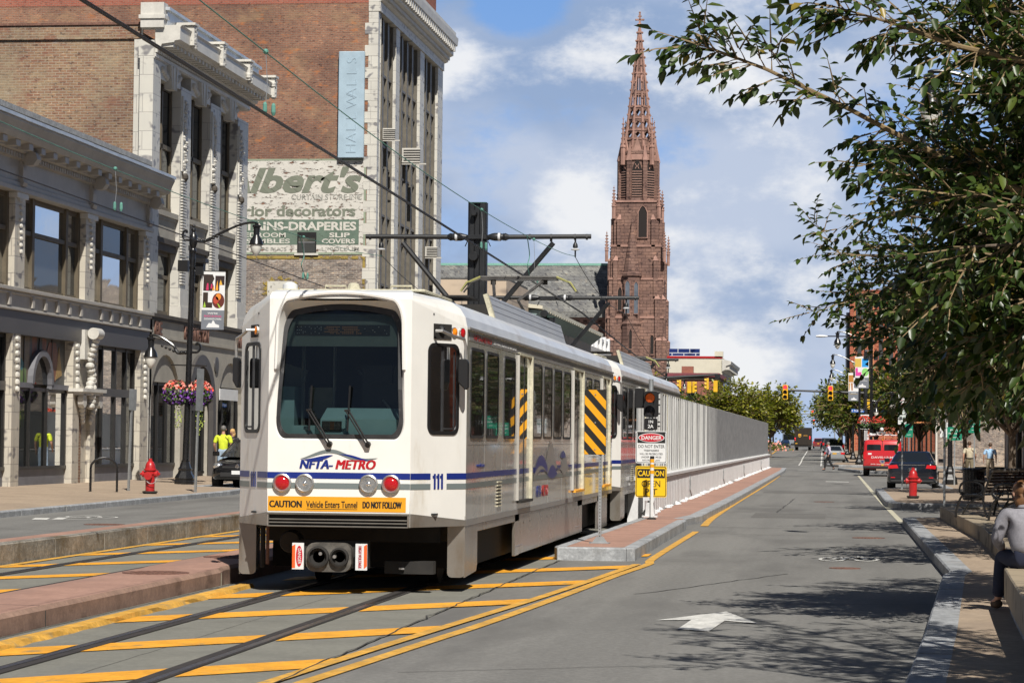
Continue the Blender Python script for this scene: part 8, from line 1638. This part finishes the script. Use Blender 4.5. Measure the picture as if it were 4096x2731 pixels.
def person(label, loc, rz, J, shirt, trousers, hair, shoes, long_sleeve=False, hairlen=.0, group=None, scale=1.0, belt=None, bulk=1.0):
    """J: joints facing +y. pelvis chest neck head; sL eL hL; kL aL ..."""
    t = thing('person', label, 'person', loc, rz, group); t.scale = (scale,) * 3
    pel, che, nek, hd = J['pel'], J['che'], J['nek'], J['hd']; ch = []
    waist = lerp3(pel, che, .45)
    ch.append([pel + ((.15, .11),), waist + ((.135, .10),), che + ((.165, .115),), nek + (.060,), lerp3(nek, hd, .45) + (.064,), hd + ((.075, .095),), (hd[0], hd[1], hd[2] + .085, (.06, .075))])
    f = J.get('face', (0, 1, 0)); ch.append([hd + ((.075, .095),), (hd[0] + f[0] * .075, hd[1] + f[1] * .075, hd[2] - .055, .04)]); ch.append([hd + ((.075, .095),), (hd[0] + f[0] * .105, hd[1] + f[1] * .105, hd[2] - .005, .015)])
    for s in 'LR':
        sg = -1 if s == 'L' else 1; sh, el, ha, kn, an = J['s' + s], J['e' + s], J['h' + s], J['k' + s], J['a' + s]; hip = (pel[0] + sg * .09, pel[1], pel[2] - .05)
        wr = lerp3(el, ha, .86); d = [(ha[i] - el[i]) for i in range(3)]; L = math.sqrt(sum(c * c for c in d)); d = [c / L for c in d]
        ch.append([che + ((.165, .115),), sh + (.062,), lerp3(sh, el, .5) + (.052,), el + (.042,), lerp3(el, ha, .4) + (.04,), wr + (.027,), ha + ((.022, .038),)])
        for k, (off, ln) in enumerate(((-.027, .075), (-.009, .09), (.009, .085), (.026, .068))):
            b = tuple(ha[i] + d[i] * .04 for i in range(3)); b = (b[0] + .004, b[1] + off, b[2]); m = tuple(b[i] + d[i] * ln * .55 for i in range(3)); e = (b[0] + d[0] * ln - sg * .02, b[1] + d[1] * ln + .01, b[2] + d[2] * ln * .92); ch.append([ha + ((.022, .038),), b + (.0105,), m + (.0095,), e + (.008,)])
        ch.append([ha + ((.022, .038),), (ha[0] - sg * .01, ha[1] + .042, ha[2] - .01, .012), (ha[0] - sg * .02 + d[0] * .05, ha[1] + .055 + d[1] * .05, ha[2] + d[2] * .05, .0095)])
        ft = J.get('f' + s, (an[0], an[1] + .17, an[2] - .05)); ch.append([pel + ((.15, .11),), hip + (.09,), lerp3(hip, kn, .5) + (.075,), kn + (.055,), lerp3(kn, an, .35) + (.055,), an + (.035,), ft + (.035,)])
    skin('body', ch, m_skin, t)
    # clothes follow the same joints a little larger
    tc = [[lerp3(pel, che, -.12) + ((.168 * bulk, .128 * bulk),), waist + ((.16 * bulk, .122 * bulk),), che + ((.185 * bulk, .135 * bulk),), lerp3(che, nek, .5) + ((.16 * bulk, .115 * bulk),), lerp3(che, nek, .72) + ((.125, .095),), lerp3(che, nek, .9) + ((.078, .072),), lerp3(che, nek, 1.08) + ((.066, .064),)]]
    for s in 'LR':
        sh, el, ha = J['s' + s], J['e' + s], J['h' + s]; tc.append([che + ((.185, .135),), sh + (.078,), lerp3(sh, el, .55) + (.07,), lerp3(sh, el, .85) + (.066,)] + ([el + (.058,), lerp3(el, ha, .5) + (.052,), lerp3(el, ha, .88) + (.045,)] if long_sleeve else []))
    skin('shirt', tc, shirt, t)
    tr_ = [[waist + ((.158, .118),), pel + ((.168, .128),)]]
    for s in 'LR':
        sg = -1 if s == 'L' else 1; kn, an = J['k' + s], J['a' + s]; hip = (pel[0] + sg * .09, pel[1], pel[2] - .05); tr_.append([pel + ((.168, .128),), hip + (.108,), lerp3(hip, kn, .5) + (.092,), kn + (.075,), lerp3(kn, an, .5) + (.07,), lerp3(kn, an, .97) + (.062,)])
        ft = J.get('f' + s, (an[0], an[1] + .17, an[2] - .05)); skin('shoe', [[an + (.045,), (an[0], an[1] - .03, an[2] - .05, .045)], [(an[0], an[1] - .03, an[2] - .05, .045), lerp3(an, ft, .5)[:2] + (an[2] - .05, .045), ft + (.042,)]], shoes, t, 1)
    skin('trousers', tr_, trousers, t)
    q = MB(); q.ball((hd[0] - f[0] * .02, hd[1] - f[1] * .02, hd[2] + .035), (.088, .105, .095), hair, 14, 9)
    if hairlen: q.ball((hd[0] - f[0] * .05, hd[1] - f[1] * .05, hd[2] - .06), (.095, .08, .06 + hairlen), hair, 12, 8)
    q.build('hair', t, smooth=True)
    if belt: q = MB(); q.lathe([(.176, -.02), (.178, .02)], belt, c=(waist[0], waist[1], pel[2] + .06), n=18); q.v = [(x, pel[1] + (y - pel[1]) * .76, z) for x, y, z in q.v]; q.build('belt', t)
    e = MB()
    for sx in (-1, 1):
        px, py = -f[1] * sx, f[0] * sx; e.ball((hd[0] + f[0] * .082 + px * .032, hd[1] + f[1] * .082 + py * .032, hd[2] + .02), .011, m_ink, 6, 4); e.ball((hd[0] + px * .082, hd[1] + py * .082, hd[2]), (.014, .02, .03), m_skin, 6, 4)
    e.tube([(hd[0] + f[0] * .088 - f[1] * .022, hd[1] + f[1] * .088 + f[0] * .022, hd[2] - .052), (hd[0] + f[0] * .088 + f[1] * .022, hd[1] + f[1] * .088 - f[0] * .022, hd[2] - .052)], .005, M('lips', (.35, .12, .10), .5, var=0), 5); e.build('face', t, smooth=True)
    return t
STAND = dict(pel=(0, 0, .95), che=(0, .01, 1.27), nek=(0, 0, 1.48), hd=(0, .03, 1.63), sL=(-.20, 0, 1.42), sR=(.20, 0, 1.42), eL=(-.26, -.03, 1.14), eR=(.26, -.03, 1.14), hL=(-.27, .05, .88), hR=(.27, .05, .88), kL=(-.10, .03, .50), kR=(.10, .02, .50), aL=(-.10, 0, .09), aR=(.11, 0, .09))
def pose(**k): d = dict(STAND); d.update(k); return d
walkA = pose(kL=(-.10, .16, .52), aL=(-.10, .20, .10), kR=(.10, -.02, .51), aR=(.10, -.28, .15), fR=(.10, -.16, .05), eL=(-.27, -.10, 1.15), hL=(-.27, -.06, .90), eR=(.27, .02, 1.14), hR=(.26, .20, .93))
def C(n, c, **k): return M('cloth_' + n, c, rough=.85, var=.12, vs=9, **k)
hb_, hg = M('brown_hair', (.09, .05, .028), .6, var=.3, vs=14), M('grey_hair', (.16, .15, .14), .6, var=.2, vs=14)
person('man in a neon yellow t-shirt and pale jeans walking away by the shop window', (-18.95, 77.2, .3), R(8), pose(eL=(-.28, 0, 1.15), hL=(-.25, .14, .95)), C('neon_yellow', (.62, .72, .04)), C('pale_denim', (.33, .43, .55)), hg, C('white_shoe', (.6, .6, .6)))
person('woman with blonde hair and a dark jacket behind the black hatchback', (-19.45, 80.5, .3), R(160), STAND, C('dark_jacket', (.02, .02, .025)), C('dark_trousers', (.02, .02, .03)), M('blonde_hair', (.55, .34, .13), .6, var=.2, vs=14), C('black_shoe', (.02, .02, .02)), True, .06, scale=.95)
person('man in a lavender shirt and black trousers striding over the crosswalk', (-.34, 156.3, 0), R(80), pose(kL=(-.10, .20, .53), aL=(-.10, .24, .10), kR=(.10, -.04, .51), aR=(.10, -.30, .16), fR=(.10, -.18, .06), eL=(-.27, -.12, 1.16), hL=(-.26, -.02, .93), eR=(.27, .08, 1.15), hR=(.24, .28, .98), hd=(0, .07, 1.62)), C('lavender', (.52, .48, .60)), C('black_trousers', (.012, .012, .014)), hg, C('black_shoe', (.02, .02, .02)), True, belt=m_ink)
person('man in a tan shirt and olive trousers walking away behind the litter bin', (5.63, 107.9, .15), R(3), walkA, C('tan_shirt', (.50, .44, .32)), C('olive', (.20, .17, .11)), hb_, C('brown_shoe', (.08, .05, .03)), belt=m_ink, scale=.96)
person('man in a light blue shirt and cream trousers walking away on the right pavement', (6.6, 109.75, .15), R(-2), pose(kL=(-.10, .10, .51), aL=(-.11, .10, .10), kR=(.12, 0, .51), aR=(.13, -.10, .10), eL=(-.30, -.02, 1.15), hL=(-.30, .06, .90)), C('light_blue', (.36, .56, .80)), C('cream_trousers', (.62, .54, .40)), hb_, C('white_shoe', (.6, .6, .6)), belt=C('tan_belt', (.3, .2, .1)), scale=.93)
person('woman with brown hair in a pale grey cardigan sitting on the stone seat, turned away', (1.82, 24.15, .57), R(14), dict(pel=(0, 0, .13), che=(-.02, .05, .42), nek=(-.02, .12, .58), hd=(-.03, .18, .70), face=(-.3, .95, 0), sL=(-.21, .07, .53), sR=(.17, .08, .53), eL=(-.29, .10, .27), eR=(.26, .12, .27), hL=(-.16, .34, .18), hR=(.12, .36, .18), kL=(-.12, .46, .10), kR=(.08, .47, .11), aL=(-.14, .52, -.32), aR=(.04, .50, -.32)), C('grey_cardigan', (.22, .215, .24), fine=.12, fs=60), C('navy_jeans', (.015, .02, .045)), M('auburn_hair', (.16, .075, .03), .5, var=.4, vs=22, stretch=(1, 1, .2)), C('brown_shoe', (.08, .05, .03)), True, .05, bulk=1.3)
